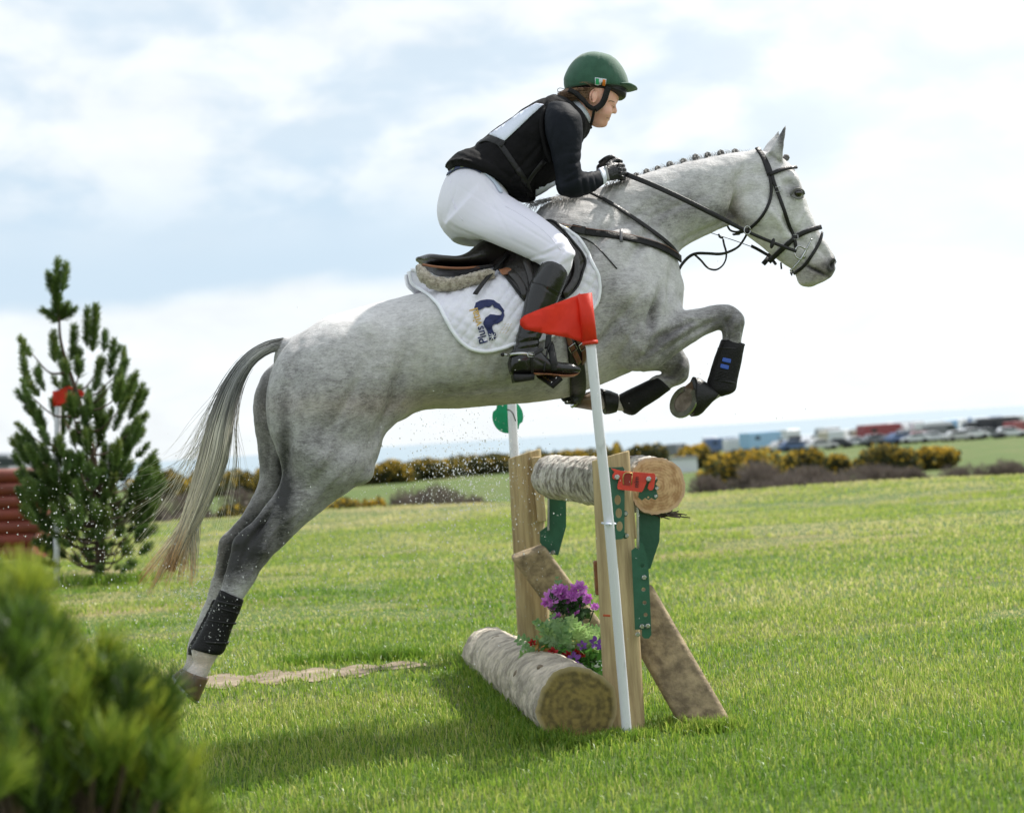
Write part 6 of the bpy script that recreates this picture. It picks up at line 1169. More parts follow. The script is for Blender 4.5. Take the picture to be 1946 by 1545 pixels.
def shoots(sh, nl, nw, dens, m, name, parent, spread=.9):
    """sh: list of (base, tip, radius factor, tone): needles all round each shoot"""
    Vs = []; Ts = []; 
    for (a, b_, k, tone) in sh:
        a, b_ = np.array(a), np.array(b_); L_ = np.linalg.norm(b_ - a); n = int(dens * L_ * k); ax = (b_ - a) / (L_ + 1e-9); s = rng.uniform(0, 1, n) ** .9; u = nz(np.cross(ax, (.3, .5, .8))); v = np.cross(ax, u); th = rng.uniform(0, 6.283, n)
        d = u * np.cos(th)[:, None] + v * np.sin(th)[:, None]; dr = ax * rng.uniform(.55, 1.1, n)[:, None] + d * rng.uniform(.45, spread, n)[:, None]; dr[s > .93] += ax * .8; dr /= np.linalg.norm(dr, axis=1)[:, None]; p = a + ax * (s * L_)[:, None]; l = nl * k * rng.uniform(.7, 1.1, n)[:, None] * (1 - .25 * s[:, None])
        w = np.cross(dr, rng.normal(0, 1, (n, 3))); w /= np.linalg.norm(w, axis=1)[:, None]; Vs.append(np.stack([p - w * nw / 2, p + w * nw / 2, p + dr * l + w * nw * .25, p + dr * l - w * nw * .25], 1).reshape(-1, 3)); Ts.append(np.repeat(np.clip(tone + rng.normal(0, .12, n) + .2 * (s - .5), 0, 1), 4))
    V = np.vstack(Vs); T = np.concatenate(Ts); n = len(V) // 4; o = obj(name, V, np.arange(n * 4).reshape(-1, 4), m, parent, smooth=False, attrs={'tone': T}); o['kind'] = 'stuff'; return n
pt = thing('pine_tree', 'young bushy pine standing on the grass at left, its top shoots against the sky', 'pine tree', tuple(G(190, 1108)))
PD = 15.2
def PP(x, y, dz=0): return P(x, y, PD + dz)
trunk = [PP(188, 1112), PP(190, 1040), PP(186, 950), PP(176, 860), PP(150, 760), PP(118, 660), PP(112, 600), PP(108, 510)]
obj('trunk', *tube(trunk, [.05, .042, .036, .028, .02, .014, .010, .005], 10, 5), M_bark3, pt)
mb = MB(); SH = []
def add_branch(x0, y0, x1, y1, dz, r=.012):
    a = PP(x0, y0, 0); b_ = PP(x1, y1, dz); m_ = (a + b_) / 2 + np.array((0, 0, -.08)); mb.add(*tube([a, m_, b_], [r, r * .7, r * .4], 6, 5)); return a, m_, b_
# leading shoots, traced
lead = [((112, 615), (105, 530), 1.0), ((108, 545), (110, 495), .9), ((100, 560), (92, 520), .85), ((118, 555), (126, 505), .9), ((105, 600), (80, 590), .8), ((112, 610), (140, 588), .9), ((112, 612), (95, 600), .9), ((114, 610), (128, 580), .9), ((112, 606), (108, 560), 1.1),
        ((104, 690), (102, 636), 1.0), ((165, 660), (166, 590), .9), ((176, 670), (182, 585), 1.0), ((140, 665), (141, 622), .9), ((198, 670), (200, 632), .8), ((208, 720), (216, 650), .9), ((230, 745), (236, 665), .75), ((245, 800), (270, 735), .9), ((228, 880), (268, 805), .8), ((255, 960), (298, 880), .9), ((48, 710), (42, 665), .8), ((60, 740), (45, 700), .9), ((70, 780), (50, 750), .8), ((60, 850), (34, 830), .9), ((75, 870), (50, 825), .9), ((95, 850), (82, 815), .7), ((215, 820), (235, 770), .8), ((180, 745), (190, 690), .9), ((190, 800), (196, 740), .9), ((150, 720), (150, 670), 1.0), ((130, 745), (120, 690), .9)]
for (a, b_, k) in lead: SH.append((PP(*a, random.uniform(-.1, .1)), PP(*b_, random.uniform(-.1, .1)), k * 1.15, random.uniform(.3, .6)))
outl = [(640, 60, 190), (680, 45, 225), (720, 60, 240), (760, 45, 255), (800, 70, 262), (840, 40, 265), (880, 45, 280), (920, 60, 290), (960, 60, 285), (1000, 60, 280), (1040, 80, 275), (1080, 95, 250), (1105, 120, 215)]
oy = [o[0] for o in outl]
def inside(y): return np.interp(y, oy, [o[1] for o in outl]), np.interp(y, oy, [o[2] for o in outl])
for i in range(360):
    y = random.triangular(640, 1100, 930); l, r_ = inside(y); x = random.uniform(l, r_); tx = np.interp(y, [600, 700, 800, 900, 1040], [112, 130, 160, 180, 190]); dz = random.gauss(0, .38)
    if 715 < y < 775 and 95 < x < 170: dz = abs(dz) + .2
    if y < 880 and random.random() < .42: continue
    if i % 3 == 0: add_branch(tx, min(1080, y + 46), x, y + 8, dz)
    lx = (x - tx) * .20 + random.uniform(-9, 9); ly = random.uniform(22, 46) if y < 1000 else random.uniform(4, 20)
    SH.append((PP(x, y + ly * .5, dz), PP(x + lx, y - ly * .5, dz + random.uniform(-.05, .05)), random.uniform(.8, 1.15), random.uniform(.15, .55)))
mb.build('branches', M_bark3, pt)['kind'] = 'stuff'
shoots(SH, .082, .0064, 1750, M_ndl, 'needles', pt)
# ---- blurred young pine right in front of the camera
BD = 3.0
pb = thing('pine_bush', 'bright green young pine bush in the left foreground, out of focus', 'pine bush', (P(120, 1500, BD)[0], P(120, 1500, BD)[1], 0))
SH = []; mb = MB()
topx = [-80, 0, 40, 70, 95, 120, 155, 190, 225, 258, 288, 312, 338, 372]; topy = [1050, 1072, 1085, 1110, 1165, 1195, 1215, 1235, 1245, 1260, 1310, 1370, 1450, 1540]
def BP(x, y, dz=0): return P(x, y, BD + dz)
st0 = np.array((BP(120, 1500)[0], BP(120, 1500)[1], 0.0))
for i in range(430):
    x = random.uniform(-110, 368); ty = np.interp(x, topx, topy); y = ty + abs(random.gauss(0, 1)) * 210 + random.uniform(35, 80); y = min(y, 1800); dz = random.gauss(.05, .22) * min(1.4, (y - ty) / 120 + .35)
    lx = random.gauss((x - 120) * .10, 20); ly = random.uniform(50, 110); SH.append((BP(x, y + ly * .6, dz), BP(x + lx, y - ly * .4, dz + random.uniform(-.03, .03)), random.uniform(.8, 1.15), random.uniform(.05, .9)))
    if i % 6 == 0: mb.add(*tube([st0 + np.array((0, 0, .1)), (st0 + BP(x, y + 60, dz)) / 2 + np.array((0, 0, .05)), BP(x, y + ly * .5, dz)], [.012, .008, .004], 6, 5))
mb.add(*tube([st0, st0 + np.array((.02, .02, .5)), BP(60, 1200, .1)], [.03, .022, .008], 8, 5)); mb.build('stems', M_bark3, pb)['kind'] = 'stuff'
shoots(SH, .078, .0032, 1350, M_ndl2, 'needles', pb, .55)
# ================================================================== BACKGROUND
# small red flag by the pine
f2 = thing('flag_pole', 'small white pole with a red flag in front of the young pine', 'flag pole', tuple(G(107, 1117)))
obj('pole', *tube([G(107, 1117), P(108, 960, 15.1), P(110, 765, 15.25), P(110, 745, 15.25)], .028, 12, 2), M_pole, f2)
mb = MB(); fr = [P(x, y, 15.2) for x, y in ((107, 745), (128, 733), (160, 745), (158, 752), (132, 762), (107, 771))]; V = np.array(fr + [p + cF * .01 for p in fr]); mb.add(V, [(0, 1, 2, 3, 4, 5), (11, 10, 9, 8, 7, 6)] + [(i, 6 + i, 6 + (i + 1) % 6, (i + 1) % 6) for i in range(6)]); mb.build('flag', M_flag, f2, smooth=False)
obj('flag_sleeve', *tube([P(109, 772, 15.25), P(108, 743, 15.25)], .04, 10), M_flag, f2)
# red-brown jump of stacked half-round rails
M_rr = mat('red_brown_rail', (.20, .035, .018), (.13, .026, .015), scale=6, rough=.6, stretch=(.4, 1, 1), bump=.3, bscale=30)
rj = thing('rail_jump', 'red brown jump of stacked rounded rails at the left edge behind the pine', 'horse jump', tuple(G(-20, 1080)))
RD = 18.6; tops = np.linspace(890, 1062, 8)
for i in range(7):
    y0, y1 = tops[i], tops[i + 1]; xr = np.interp((y0 + y1) / 2, [890, 960, 1070], [88, 100, 66]); sl = 2.0; pc_ = []; a = P(-190, (y0 + y1) / 2 + 10, RD + .15); b_ = P(xr - 12, (y0 + y1) / 2 - 1, RD); V, Fc = tube([a, b_], (y1 - y0) / F_PX * RD * .56, 16, flat=(1, 1)); obj('rail', V, Fc, M_rr, rj)
V, Fc = box(P(70, 975, RD + .45), cR * .07, cF * .45, nz(cU) * .50); obj('end_board', V, Fc, M_rr, rj, smooth=False)
# gorse, bare shrubs, hedges: each a bush of its own
def bush_mat(name, c0, c1, c2=None, k=.5):
    return needle_mat(name, c0, c1, c2 or c1)
M_gor = needle_mat('gorse_in_flower', (.028, .034, .014), (.085, .090, .032), (.74, .48, .045)); M_bare = needle_mat('bare_shrub_twigs', (.075, .060, .052), (.17, .14, .12), (.27, .23, .19)); M_hedge = needle_mat('dark_scrub', (.012, .015, .008), (.03, .032, .014), (.30, .2, .03))
for _m in (M_gor, M_bare, M_hedge): _m.node_tree.nodes['Principled BSDF'].inputs['Roughness'].default_value = .9
M_twig = mat('twig', (.06, .045, .035), rough=.9)
def bush(name, label, cat, grp, px, ptop, pbase_d, wpx, m, yellow, n, seed, ztop=None, lsize=None):
    """crown filled with small leaf-sized faces; px centre, ptop top pixel, d distance, wpx width in px"""
    rg = np.random.default_rng(seed); d = pbase_d; g = terr_at(px, d); top = P(px, ptop, d); h = max(.25, top[2] - g[2]); w = wpx / F_PX * d / 2; root = thing(name, label, cat, tuple(g), grp)
    nl = rg.integers(5, 8); cs = [(rg.uniform(-.62, .62) * w, rg.uniform(-.4, .4) * w, rg.uniform(.35, .66) * h, rg.uniform(.40, .62) * w, rg.uniform(.34, .46) * h) for _ in range(nl)] + [(0, 0, .58 * h, .5 * w, .42 * h), (-.5 * w, 0, .3 * h, .5 * w, .32 * h), (.5 * w, 0, .3 * h, .5 * w, .32 * h)]
    q = lsize or max(.022, .0032 * d * .35); Vv = []; T = []
    for (cx, cy, cz, rw, rh) in cs:
        k = int(n / len(cs)); v = rg.normal(0, 1, (k, 3)); v /= np.linalg.norm(v, axis=1)[:, None]; rr = rg.uniform(.55, 1.08, k) ** .5; jit = 1 + .16 * np.sin(v[:, 0] * 7 + seed) * np.cos(v[:, 2] * 6); p = np.array((cx, cy, cz)) + v * np.array((rw, rw, rh)) * (rr * jit)[:, None]; p[:, 2] = np.maximum(p[:, 2], .02)
        a = rg.normal(0, 1, (k, 3)); a /= np.linalg.norm(a, axis=1)[:, None]; b_ = np.cross(a, rg.normal(0, 1, (k, 3))); b_ /= np.linalg.norm(b_, axis=1)[:, None]; s = q * rg.uniform(.6, 1.5, k)[:, None]
        if m is M_bare: a = v * 1.0 + a * .45 + np.array((0, 0, .3)); a /= np.linalg.norm(a, axis=1)[:, None]; s = s * 1.9; b_ = b_ * .13
        Vv.append(np.stack([p - a * s, p + b_ * s * .5, p + a * s, p - b_ * s * .5], 1).reshape(-1, 3)); up = np.clip(v[:, 2] * .9 + .1, 0, 1) * (rr > .8); bl = rg.random(k) < yellow * (.25 + up * 1.1); T.append(np.repeat(np.where(bl, rg.uniform(.75, 1, k), rg.uniform(.05, .5, k)), 4))
    V = np.vstack(Vv) + g; o = obj('crown', V, np.arange(len(V)).reshape(-1, 4), m, root, smooth=False, attrs={'tone': np.concatenate(T)}); o['kind'] = 'stuff'
    mb = MB()
    for k in range(5): a = rg.uniform(0, 6.28); mb.add(*tube([g, g + np.array((math.cos(a) * w * .2, math.sin(a) * w * .2, h * .35)), g + np.array((math.cos(a) * w * .45, math.sin(a) * w * .45, h * .6))], [.03, .02, .01], 5))
    mb.build('stems', M_twig, root)['kind'] = 'stuff'; return root
place = 'rightmost,'.split()
GO = [  # px, top, d, width, yellow
 (1400, 856, 52, 150, 1.2, 'large gorse bush in yellow flower just right of the top rail end'), (1312, 848, 90, 85, 1.3, 'small gorse bush with a flat yellow top behind the rail end'), (1520, 855, 58, 90, .9, 'gorse bush with yellow crown left of the parked silver cars gap'),
 (1590, 865, 60, 60, 1.0, 'small low gorse bush between two larger yellow ones'), (1690, 845, 58, 120, .7, 'dark gorse bush with yellow flecks below the red lorry'), (1765, 848, 60, 100, 1.6, 'bright yellow gorse bush, the farthest right of all the gorse'),
 (300, 894, 100, 120, .9, 'gorse bush seen just left of the horse tail'), (440, 892, 105, 150, .8, 'gorse bush in flower between the tail and the far hind leg'), (735, 876, 120, 110, 1.2, 'yellow gorse bush beside the horse belly curve'), (815, 871, 125, 110, .8, 'dark gorse bush with yellow patches in the left half of the hedge line'),
 (880, 866, 130, 100, .4, 'dark green gorse bush nearly without flowers behind the spray'), (940, 861, 128, 100, .3, 'dark gorse bush directly left of the far post'), (1090, 855, 120, 110, .9, 'gorse bush with yellow top seen over the birch rail'), (1165, 855, 120, 90, .6, 'gorse bush hidden mostly behind the near post top'), (1228, 846, 115, 90, .5, 'dull yellow gorse bush behind the fresh cut rail end'),
 (640, 948, 37, 130, 1.0, 'low gorse bush with yellow patches beside the near hind leg'), (700, 952, 36, 60, 1.3, 'small bright yellow gorse bush right of the near hind leg'), (445, 962, 36, 90, .5, 'low dull gorse bush between the tail and hind legs'), (1015, 858, 125, 110, .6, 'gorse bush between the far post and the rail')]
for i, (px, tp, d, w, ye, lb) in enumerate(GO): bush('gorse_bush', lb, 'gorse bush', 'gorse bushes beyond the field', px, tp, d, w, M_gor, ye * .40, 7400 if d < 65 else 4400, 100 + i)
BA = [(1440, 878, 42, 150, 'broad bare purple brown shrub in front of the large yellow gorse'), (1545, 888, 40, 130, 'bare grey brown shrub right of centre below the silver cars'), (1660, 885, 42, 130, 'bare rounded shrub below the red lorry'), (1730, 890, 42, 90, 'bare shrub in front of the brightest yellow gorse'), (1840, 884, 40, 110, 'low bare shrub alone on the green slope'), (1910, 876, 40, 120, 'bare shrub at the right edge of the photo'),
      (1340, 905, 38, 80, 'small bare shrub right beside the cut end of the rail'), (1480, 905, 36, 150, 'low dark bare shrub at the field edge'), (1590, 905, 36, 120, 'low bare shrub at the field edge under the gorse gap'), (820, 925, 36, 150, 'rounded purple brown bare shrub left of the far post'), (760, 932, 37, 120, 'bare shrub beside the near hind leg'), (895, 945, 35, 90, 'low bare shrub touching the spray near the far post'),
      (360, 940, 38, 150, 'bare brown shrub behind the horse tail'), (460, 935, 40, 110, 'bare shrub between the tail and the hind legs'), (270, 950, 38, 110, 'bare brown shrub behind the right side of the pine'), (1130, 900, 40, 100, 'bare shrub seen under the rail between the posts')]
for i, (px, tp, d, w, lb) in enumerate(BA): bush('bare_shrub', lb, 'shrub', 'bare shrubs beyond the field', px, tp, d, w, M_bare, .10, 8000, 300 + i)
# ---- vehicles
def vmat(name, c, r=.35): return mat(name, c, rough=r, spec=.5)
V_white = vmat('white_vehicle_paint', (.62, .64, .68)); V_blue = vmat('blue_vehicle_paint', (.08, .13, .26)); V_red = vmat('dark_red_vehicle_paint', (.26, .05, .06)); V_sky = vmat('pale_blue_vehicle_paint', (.28, .46, .66)); V_grey = vmat('grey_vehicle_paint', (.16, .17, .19)); V_dk = vmat('dark_vehicle_paint', (.03, .035, .045)); V_sil = vmat('silver_vehicle_paint', (.5, .5, .52), .2); V_glass = vmat('vehicle_glass', (.03, .04, .05), .08); V_tyre = vmat('tyre', (.015, .015, .015), .8); V_cream = vmat('cream_vehicle_paint', (.5, .46, .38))
def vehicle(kind, px, d, ang, body, label, cat, s=1.0):
    g = terr_at(px, d); s *= .66; root = thing(kind, label, cat, tuple(g), 'vehicles parked by the sea'); c, sn = math.cos(R(ang)), math.sin(R(ang))
    def tr(V): V = np.array(V, float) * s; return np.stack([V[:, 0] * c - V[:, 1] * sn, V[:, 0] * sn + V[:, 1] * c, V[:, 2]], 1) + g
    def prof(pts, w, y0=0): n = len(pts); V = [(x, -w / 2 + y0, z) for x, z in pts] + [(x, w / 2 + y0, z) for x, z in pts]; return V, [tuple(range(n))[::-1], tuple(range(n, 2 * n))] + [(i, (i + 1) % n, n + (i + 1) % n, n + i) for i in range(n)]
    if kind == 'parked_car':
        L_, w = 4.2, 1.75; V, Fc = prof([(-2.1, .35), (-2.1, .85), (-1.95, .98), (-1.5, 1.02), (1.0, .98), (1.9, .80), (2.1, .6), (2.1, .35)], w); V2, F2 = prof([(-1.7, 1.0), (-1.25, 1.42), (.25, 1.45), (1.0, .99)], w * .88); wh = (-1.3, 1.3); r = .33; gl = [prof([(-1.45, 1.03), (-1.15, 1.36), (.2, 1.38), (.8, 1.02)], w * .9)]; gn_ = 'window'
    elif kind == 'horse_lorry':
        L_, w = 7.5, 2.3; V, Fc = prof([(-3.7, .7), (-3.7, 3.1), (1.9, 3.15), (2.9, 3.0), (2.9, 2.2), (1.95, 2.15), (1.95, .7)], w); V2, F2 = prof([(1.98, .6), (1.98, 2.1), (3.1, 2.05), (3.7, 1.3), (3.75, .6)], w * .96); wh = (-2.4, 2.8); r = .46; gl = [prof([(2.3, 1.35), (2.3, 1.95), (3.05, 1.9), (3.5, 1.35)], w * .98), prof([(-2.5, 2.0), (-2.5, 2.5), (-1.5, 2.5), (-1.5, 2.0)], w * 1.01)]
    else:
        L_, w = 5.0, 1.95; V, Fc = prof([(-2.5, .4), (-2.5, 2.1), (-2.35, 2.2), (1.0, 2.2), (1.7, 1.35), (2.45, 1.1), (2.5, .4)], w); V2, F2 = prof([(-2.51, .38), (-2.51, .55), (2.52, .55), (2.52, .38)], w * 1.01); wh = (-1.6, 1.6); r = .36; gl = [prof([(.1, 1.4), (.1, 2.0), (.95, 2.0), (1.5, 1.4)], w * 1.01)]
    o = obj('body', tr(V), Fc, body, root, smooth=False); bevel(o, .08, 2, 30); o = obj('cab' if kind != 'van' else 'bumper', tr(V2), F2, body if kind != 'van' else V_dk, root, smooth=False); bevel(o, .06, 2, 30)
    for G_ in gl: obj('window', tr(G_[0]), G_[1], V_glass, root, smooth=False)
    for x in wh:
        for y in (-w / 2, w / 2):
            a = np.arange(14) / 14 * 2 * math.pi; Vw = [(x + r * math.cos(t_), y + k, r + r * math.sin(t_)) for k in (-.1, .1) for t_ in a]; obj('wheel', tr(Vw), [tuple(range(14))[::-1], tuple(range(14, 28))] + [(i, (i + 1) % 14, 14 + (i + 1) % 14, 14 + i) for i in range(14)], V_tyre, root, smooth=False)
VH = [('van', 1287, 175, 60, V_grey, 'grey van, the leftmost parked vehicle by the sea', 'van', 1.0), ('horse_lorry', 1375, 178, 12, V_blue, 'long blue lorry parked left, behind the flat topped gorse', 'lorry', .82), ('horse_lorry', 1450, 168, 35, V_sky, 'pale blue and dark lorry, tallest vehicle left of the silver cars', 'lorry', 1.0), ('van', 1512, 175, 80, V_dk, 'dark van right of the pale blue lorry', 'van', 1.0), ('parked_car', 1530, 165, 20, V_white, 'white car beside the dark van', 'car', 1.0),
      ('horse_lorry', 1572, 182, 70, V_cream, 'cream horse lorry seen end on behind the glinting silver car', 'lorry', .8), ('parked_car', 1562, 150, 10, V_sil, 'silver car glinting in the sun', 'car', 1.0), ('horse_lorry', 1620, 175, 25, V_grey, 'dark grey lorry left of the dark red lorry', 'lorry', .85), ('parked_car', 1630, 158, 5, V_white, 'white car below the dark grey lorry', 'car', 1.0), ('horse_lorry', 1677, 170, 22, V_red, 'dark red lorry with a raised roof among the parked vehicles', 'lorry', 1.0),
      ('van', 1735, 165, 30, V_grey, 'grey van between the red lorry and the pale blue lorry', 'van', .9), ('horse_lorry', 1775, 172, 14, V_white, 'long white lorry beside the pale blue one', 'lorry', .95), ('horse_lorry', 1810, 178, 75, V_sky, 'pale blue lorry end on, right of the long white lorry', 'lorry', .95), ('parked_car', 1775, 150, 0, V_white, 'white car in front of the long white lorry', 'car', 1.0), ('parked_car', 1825, 148, 8, V_sil, 'silver car in front of the pale blue end on lorry', 'car', 1.0), ('van', 1848, 170, 85, V_dk, 'dark van seen end on, before the white box lorry', 'van', 1.15), ('horse_lorry', 1866, 175, 80, V_white, 'white box lorry seen end on near the right edge', 'lorry', 1.0), ('horse_lorry', 1905, 168, 20, V_dk, 'dark blue grey lorry with roof box near the right edge', 'lorry', .95), ('van', 1938, 165, 40, V_red, 'dark red van cut off by the right edge', 'van', 1.0), ('parked_car', 1700, 152, 15, V_dk, 'dark car under the dark red lorry', 'car', 1.0), ('parked_car', 1590, 155, 160, V_dk, 'dark car between the silver car and the grey lorry', 'car', 1.0), ('parked_car', 1740, 149, 170, V_white, 'white car left of the grey van', 'car', .95)]
VH += [('parked_car', 1330, 168, 10, V_dk, 'dark car left of the long blue lorry', 'car', 1.1), ('van', 1410, 172, 15, V_white, 'white van between the long blue lorry and the pale blue lorry', 'van', 1.1), ('parked_car', 1490, 160, 25, V_sil, 'silver car at the tail of the pale blue and dark lorry', 'car', 1.1), ('parked_car', 1512, 156, 5, V_blue, 'blue car in front of the dark van', 'car', 1.1), ('van', 1600, 165, 65, V_white, 'white van right of the cream horse lorry', 'van', 1.2), ('van', 1645, 172, 20, V_cream, 'cream van between the grey lorry and the red lorry', 'van', 1.1), ('parked_car', 1668, 156, 12, V_grey, 'grey car below the front of the red lorry', 'car', 1.1), ('van', 1712, 174, 70, V_white, 'white van just right of the red lorry', 'van', 1.3),
       ('parked_car', 1716, 150, 20, V_blue, 'blue car among the white cars in the middle of the row', 'car', 1.1), ('parked_car', 1755, 156, 8, V_red, 'dark red car in front of the grey van', 'car', 1.1), ('van', 1795, 160, 10, V_grey, 'grey van in front of the white and pale blue lorries', 'van', 1.1), ('parked_car', 1848, 152, 14, V_white, 'white car in front of the end on dark van', 'car', 1.1), ('van', 1885, 178, 30, V_blue, 'blue van behind the dark roof box lorry', 'van', 1.4), ('parked_car', 1880, 155, 6, V_grey, 'grey car below the white box lorry', 'car', 1.1), ('parked_car', 1922, 158, 0, V_white, 'white car in front of the cut off red van', 'car', 1.1), ('horse_lorry', 1350, 180, 80, V_white, 'small white box lorry end on, left of the long blue lorry', 'lorry', .9)]
for v in VH: vehicle(*v)
far_paint = [V_white, V_grey, V_white, V_sil, V_white, V_dk]
for i in range(16): vehicle('parked_car' if i % 3 else 'van', 1478 + i * 29 + random.uniform(-8, 8), random.uniform(186, 200), random.uniform(0, 180), far_paint[i % 6], 'one of the small far vehicles behind the front row, too blurred to tell apart', 'vehicle', 1.5)
# low dark scrub joining the gorse into one broken hedge
def scrub(pts, n, h, m, label, seed, yellow=.3):
    rg = np.random.default_rng(seed); pts = np.array(pts, float); t = np.sort(rg.uniform(0, len(pts) - 1, n)); px = np.interp(t, range(len(pts)), pts[:, 0]); d = np.interp(t, range(len(pts)), pts[:, 1]) + rg.normal(0, 1.2, n)
    hh = h * (.45 + .8 * np.abs(np.sin(px * .043 + seed) * np.cos(px * .019)) + .25 * np.sin(px * .21)); z = rg.uniform(0, 1, n) ** .8 * hh; p = np.array([terr_at(a, b_) for a, b_ in zip(px, d)]); p[:, 2] += z; a = rg.normal(0, 1, (n, 3)); a /= np.linalg.norm(a, axis=1)[:, None]; b_ = np.cross(a, rg.normal(0, 1, (n, 3))); s = .0011 * d[:, None] * rg.uniform(.5, 1.4, (n, 1))
    V = np.stack([p - a * s, p + b_ * s * .5, p + a * s, p - b_ * s * .5], 1).reshape(-1, 3); tn_ = np.where((rg.random(n) < yellow * z / hh), rg.uniform(.8, 1, n), rg.uniform(0, .5, n)); o = obj('scrub', V, np.arange(len(V)).reshape(-1, 4), m, smooth=False, attrs={'tone': np.repeat(tn_, 4)}); tag(o, label, 'scrub', kind='stuff')
scrub([(270, 104), (520, 110), (700, 124), (960, 132), (1250, 122)], 26000, 1.25, M_gor, 'low dark hedge of scrub along the far edge of the green field', 5, .28)
scrub([(1320, 66), (1480, 62), (1620, 62), (1780, 62)], 12000, .55, M_gor, 'low dark scrub joining the gorse bushes on the right', 6, .25)
scrub([(300, 37), (500, 37)], 5000, .35, M_bare, 'low brown scrub at the field edge behind the tail', 7, 0)
scrub([(1300, 37), (1500, 36), (1760, 36)], 9000, .30, M_bare, 'low brown scrub at the field edge on the right', 8, 0)
gt = thing('trailer', 'grey flat topped trailer just above the red brown jump at the left edge', 'trailer', tuple(terr_at(0, 36)))
gz = terr(*P(-18, 876, 34)[:2]); tz = P(-18, 862, 34)[2]; cz = P(-18, 876, 34); cz[2] = (tz + gz + .35) / 2; V, Fc = box(cz, cR * .62, cF * .9, (0, 0, (tz - gz - .35) / 2)); bevel(obj('box', V, Fc, V_grey, gt, smooth=False), .03); V, Fc = box(P(-18, 878, 33.1), cR * .5, cF * .01, cU * .07); obj('window', V, Fc, V_glass, gt, smooth=False)
for x in (-50, 10):
    w_c = P(x, 893, 33.2); w_c[2] = gz + .3; obj('wheel', *tube([w_c, w_c + np.array((0, .2, 0))], .3, 14), V_tyre, gt)
for i, x in enumerate((1885, 1612, 1703)):
    pass
# sheds on the far field
sh = thing('white_shed', 'low white shed behind the gorse right of the rail end', 'shed', tuple(terr_at(1297, 85)))
V, Fc = box(terr_at(1297, 85) + np.array((0, 0, .36)), (.62, 0, 0), (0, .6, 0), (0, 0, .36)); obj('wall', V, Fc, V_white, sh, smooth=False); V, Fc = box(terr_at(1297, 85) + np.array((0, 0, .75)), (.70, 0, 0), (0, .68, 0), (0, 0, .03)); obj('roof', V, Fc, V_grey, sh, smooth=False)
# far hedge strips that read as one mass
# ---- spray flung up behind the horse
M_drop = bpy.data.materials.new('water_drop'); M_drop.use_nodes = True; b = M_drop.node_tree.nodes['Principled BSDF']; b.inputs['Base Color'].default_value = (1, 1, 1, 1); b.inputs['Roughness'].default_value = .05; b.inputs['Transmission Weight'].default_value = .55; b.inputs['IOR'].default_value = 1.33; b.inputs['Specular IOR Level'].default_value = 1
V0, F0 = ball((0, 0, 0), (1, 1, 1), 5, 3); F0t = []
for f in F0:
    for i in range(1, len(f) - 1): F0t.append((f[0], f[i], f[i + 1]))
F0t = np.array(F0t); Vd = []; Fd = []; k = 0
def drops(n, cx, cy, sx, sy, r0, r1, d0=6.0, d1=8.0):
    global k
    for i in range(n):
        c = P(random.gauss(cx, sx), random.gauss(cy, sy), random.uniform(d0, d1)); r = r0 + (r1 - r0) * random.random() ** 3
        if c[2] < .01: continue
        st = nz((random.gauss(0, .3), random.gauss(0, .3), 1)); Vd.append(V0 * r + np.outer((V0 @ st) * r * random.uniform(0, .8), st) + c); Fd.append(F0t + k * len(V0)); k += 1
drops(1500, 880, 900, 60, 70, .0010, .0036, 6.9, 8.6); drops(1300, 760, 1010, 170, 110, .0009, .0028, 6.2, 9); drops(700, 480, 1090, 150, 90, .0009, .0028, 5.8, 8.5); drops(1100, 400, 1170, 36, 60, .0008, .0024, 6.3, 7.0); drops(600, 180, 1000, 90, 70, .0009, .0030, 5.4, 8); drops(350, 340, 1100, 50, 30, .0008, .0024, 6.2, 7); drops(500, 960, 1000, 120, 130, .0008, .0026, 5.5, 8.4); drops(110, 1250, 900, 220, 160, .0009, .0022, 5.6, 8); drops(200, 370, 1262, 16, 16, .0007, .002, 6.3, 6.6); drops(300, 720, 1150, 200, 60, .0008, .0024, 6, 8)
sp_ = obj('water_spray', np.vstack(Vd), np.vstack(Fd), M_drop); tag(sp_, 'fine spray of bright water drops flung up behind the horse', 'water drops', kind='stuff')
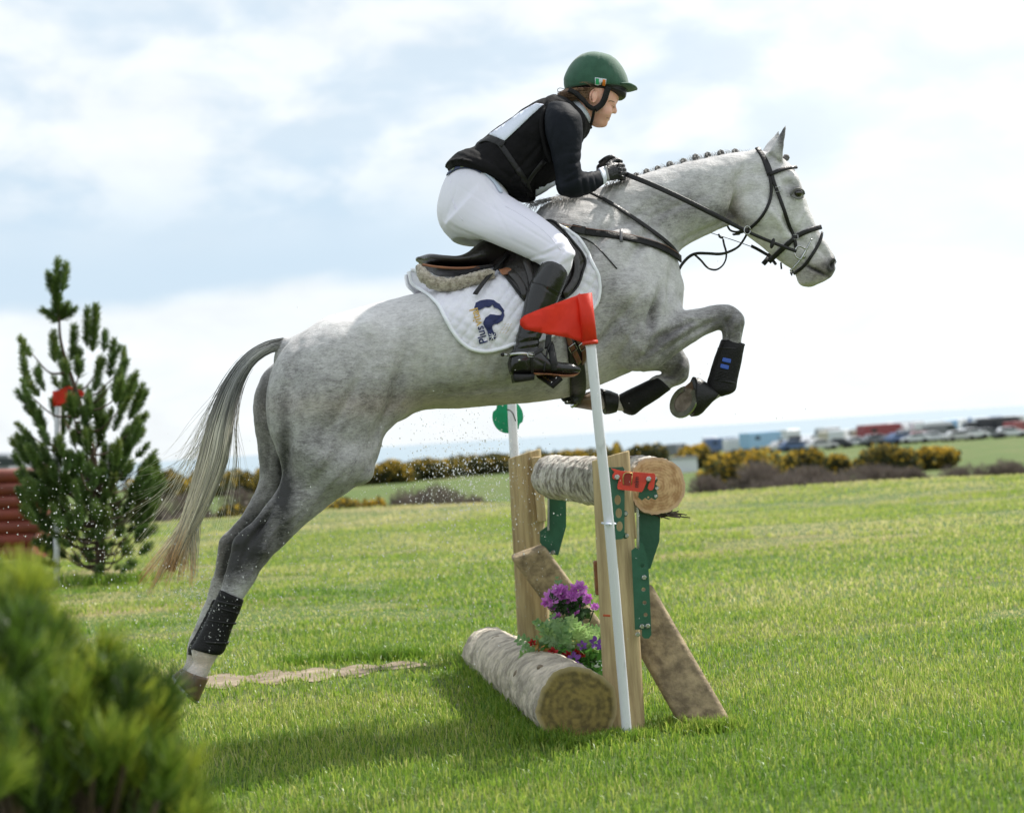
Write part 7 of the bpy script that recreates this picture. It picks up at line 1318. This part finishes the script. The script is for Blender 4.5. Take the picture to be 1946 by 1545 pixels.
# ---- grass gathered against the timber, then the whole sward
tufts([(985, 1236), (1046, 1238)], 500, .07); tufts([(880, 1250), (940, 1330), (1000, 1395), (1050, 1418)], 2600, .07, spread=.045, tone=.25); tufts([(1030, 1412), (1100, 1420), (1160, 1412)], 900, .045, spread=.03); tufts([(1150, 1404), (1230, 1404)], 600, .045, spread=.03); tufts([(1275, 1380), (1330, 1392), (1390, 1385)], 700, .06, spread=.04, tone=.4); tufts([(60, 1110), (190, 1118), (280, 1105)], 900, .13, .010, .15)
tufts([(560, 1262), (700, 1254), (790, 1250)], 1600, .07, .005, .07, .2)
gr = obj('grass', np.vstack(GR_V), np.vstack(GR_F), M_grass, smooth=False, attrs={'tone': np.concatenate(GR_T)}); tag(gr, 'short spring pasture grass covering the near field', 'grass', kind='stuff')
# ---- separate pieces of one kind become objects of their own
def split_islands(o):
    me = o.data; n = len(me.vertices); ev = np.empty(len(me.edges) * 2, np.int32); me.edges.foreach_get('vertices', ev); ev = ev.reshape(-1, 2); lab = np.arange(n)
    while True:
        m = np.minimum(lab[ev[:, 0]], lab[ev[:, 1]]); l2 = lab.copy(); np.minimum.at(l2, ev[:, 0], m); np.minimum.at(l2, ev[:, 1], m); l2 = l2[l2]
        if (l2 == lab).all(): break
        lab = l2
    ids, cnt = np.unique(lab, return_counts=True)
    if len(ids) < 2: return
    co = np.empty(n * 3); me.vertices.foreach_get('co', co); co = co.reshape(-1, 3); Fs_ = [tuple(p.vertices) for p in me.polygons]; sm = me.polygons[0].use_smooth; mats = list(me.materials); first = True
    for i in ids[np.argsort(-cnt)]:
        vi = np.where(lab == i)[0]; mp = -np.ones(n, int); mp[vi] = np.arange(len(vi)); F = [[int(mp[v]) for v in f] for f in Fs_ if lab[f[0]] == i]; nm = bpy.data.meshes.new(me.name); nm.from_pydata(co[vi].tolist(), [], F); nm.update()
        if sm: nm.polygons.foreach_set('use_smooth', [True] * len(nm.polygons))
        for m in mats: nm.materials.append(m)
        if first: o.data = nm; first = False
        else: c = bpy.data.objects.new(o.name.split('.')[0], nm); S.collection.objects.link(c); c.parent = o.parent; c.location = o.location
SPL = 'sleeve sheepskin cheekpiece piping knee_block headpiece browband buckle throat_lash noseband flash_strap girth_strap billet chest_strap neck_strap flap edge_roll binding stitching adjusting_strap knuckle_pad tread_rib eyelash eyebrow quilted_cloth leather_end keeper_loop faint_lettering rubber_rib edging boot_seam breeches_seam belt_patch'.split()
for o in [o for o in S.objects if o.type == 'MESH' and o.name.split('.')[0] in SPL]: split_islands(o)
print('TRIS', sum(sum(max(1, len(p.vertices) - 2) for p in m.polygons) if len(m.polygons) < 2000 else len(m.loops) - 2 * len(m.polygons) for m in bpy.data.meshes if m.users))
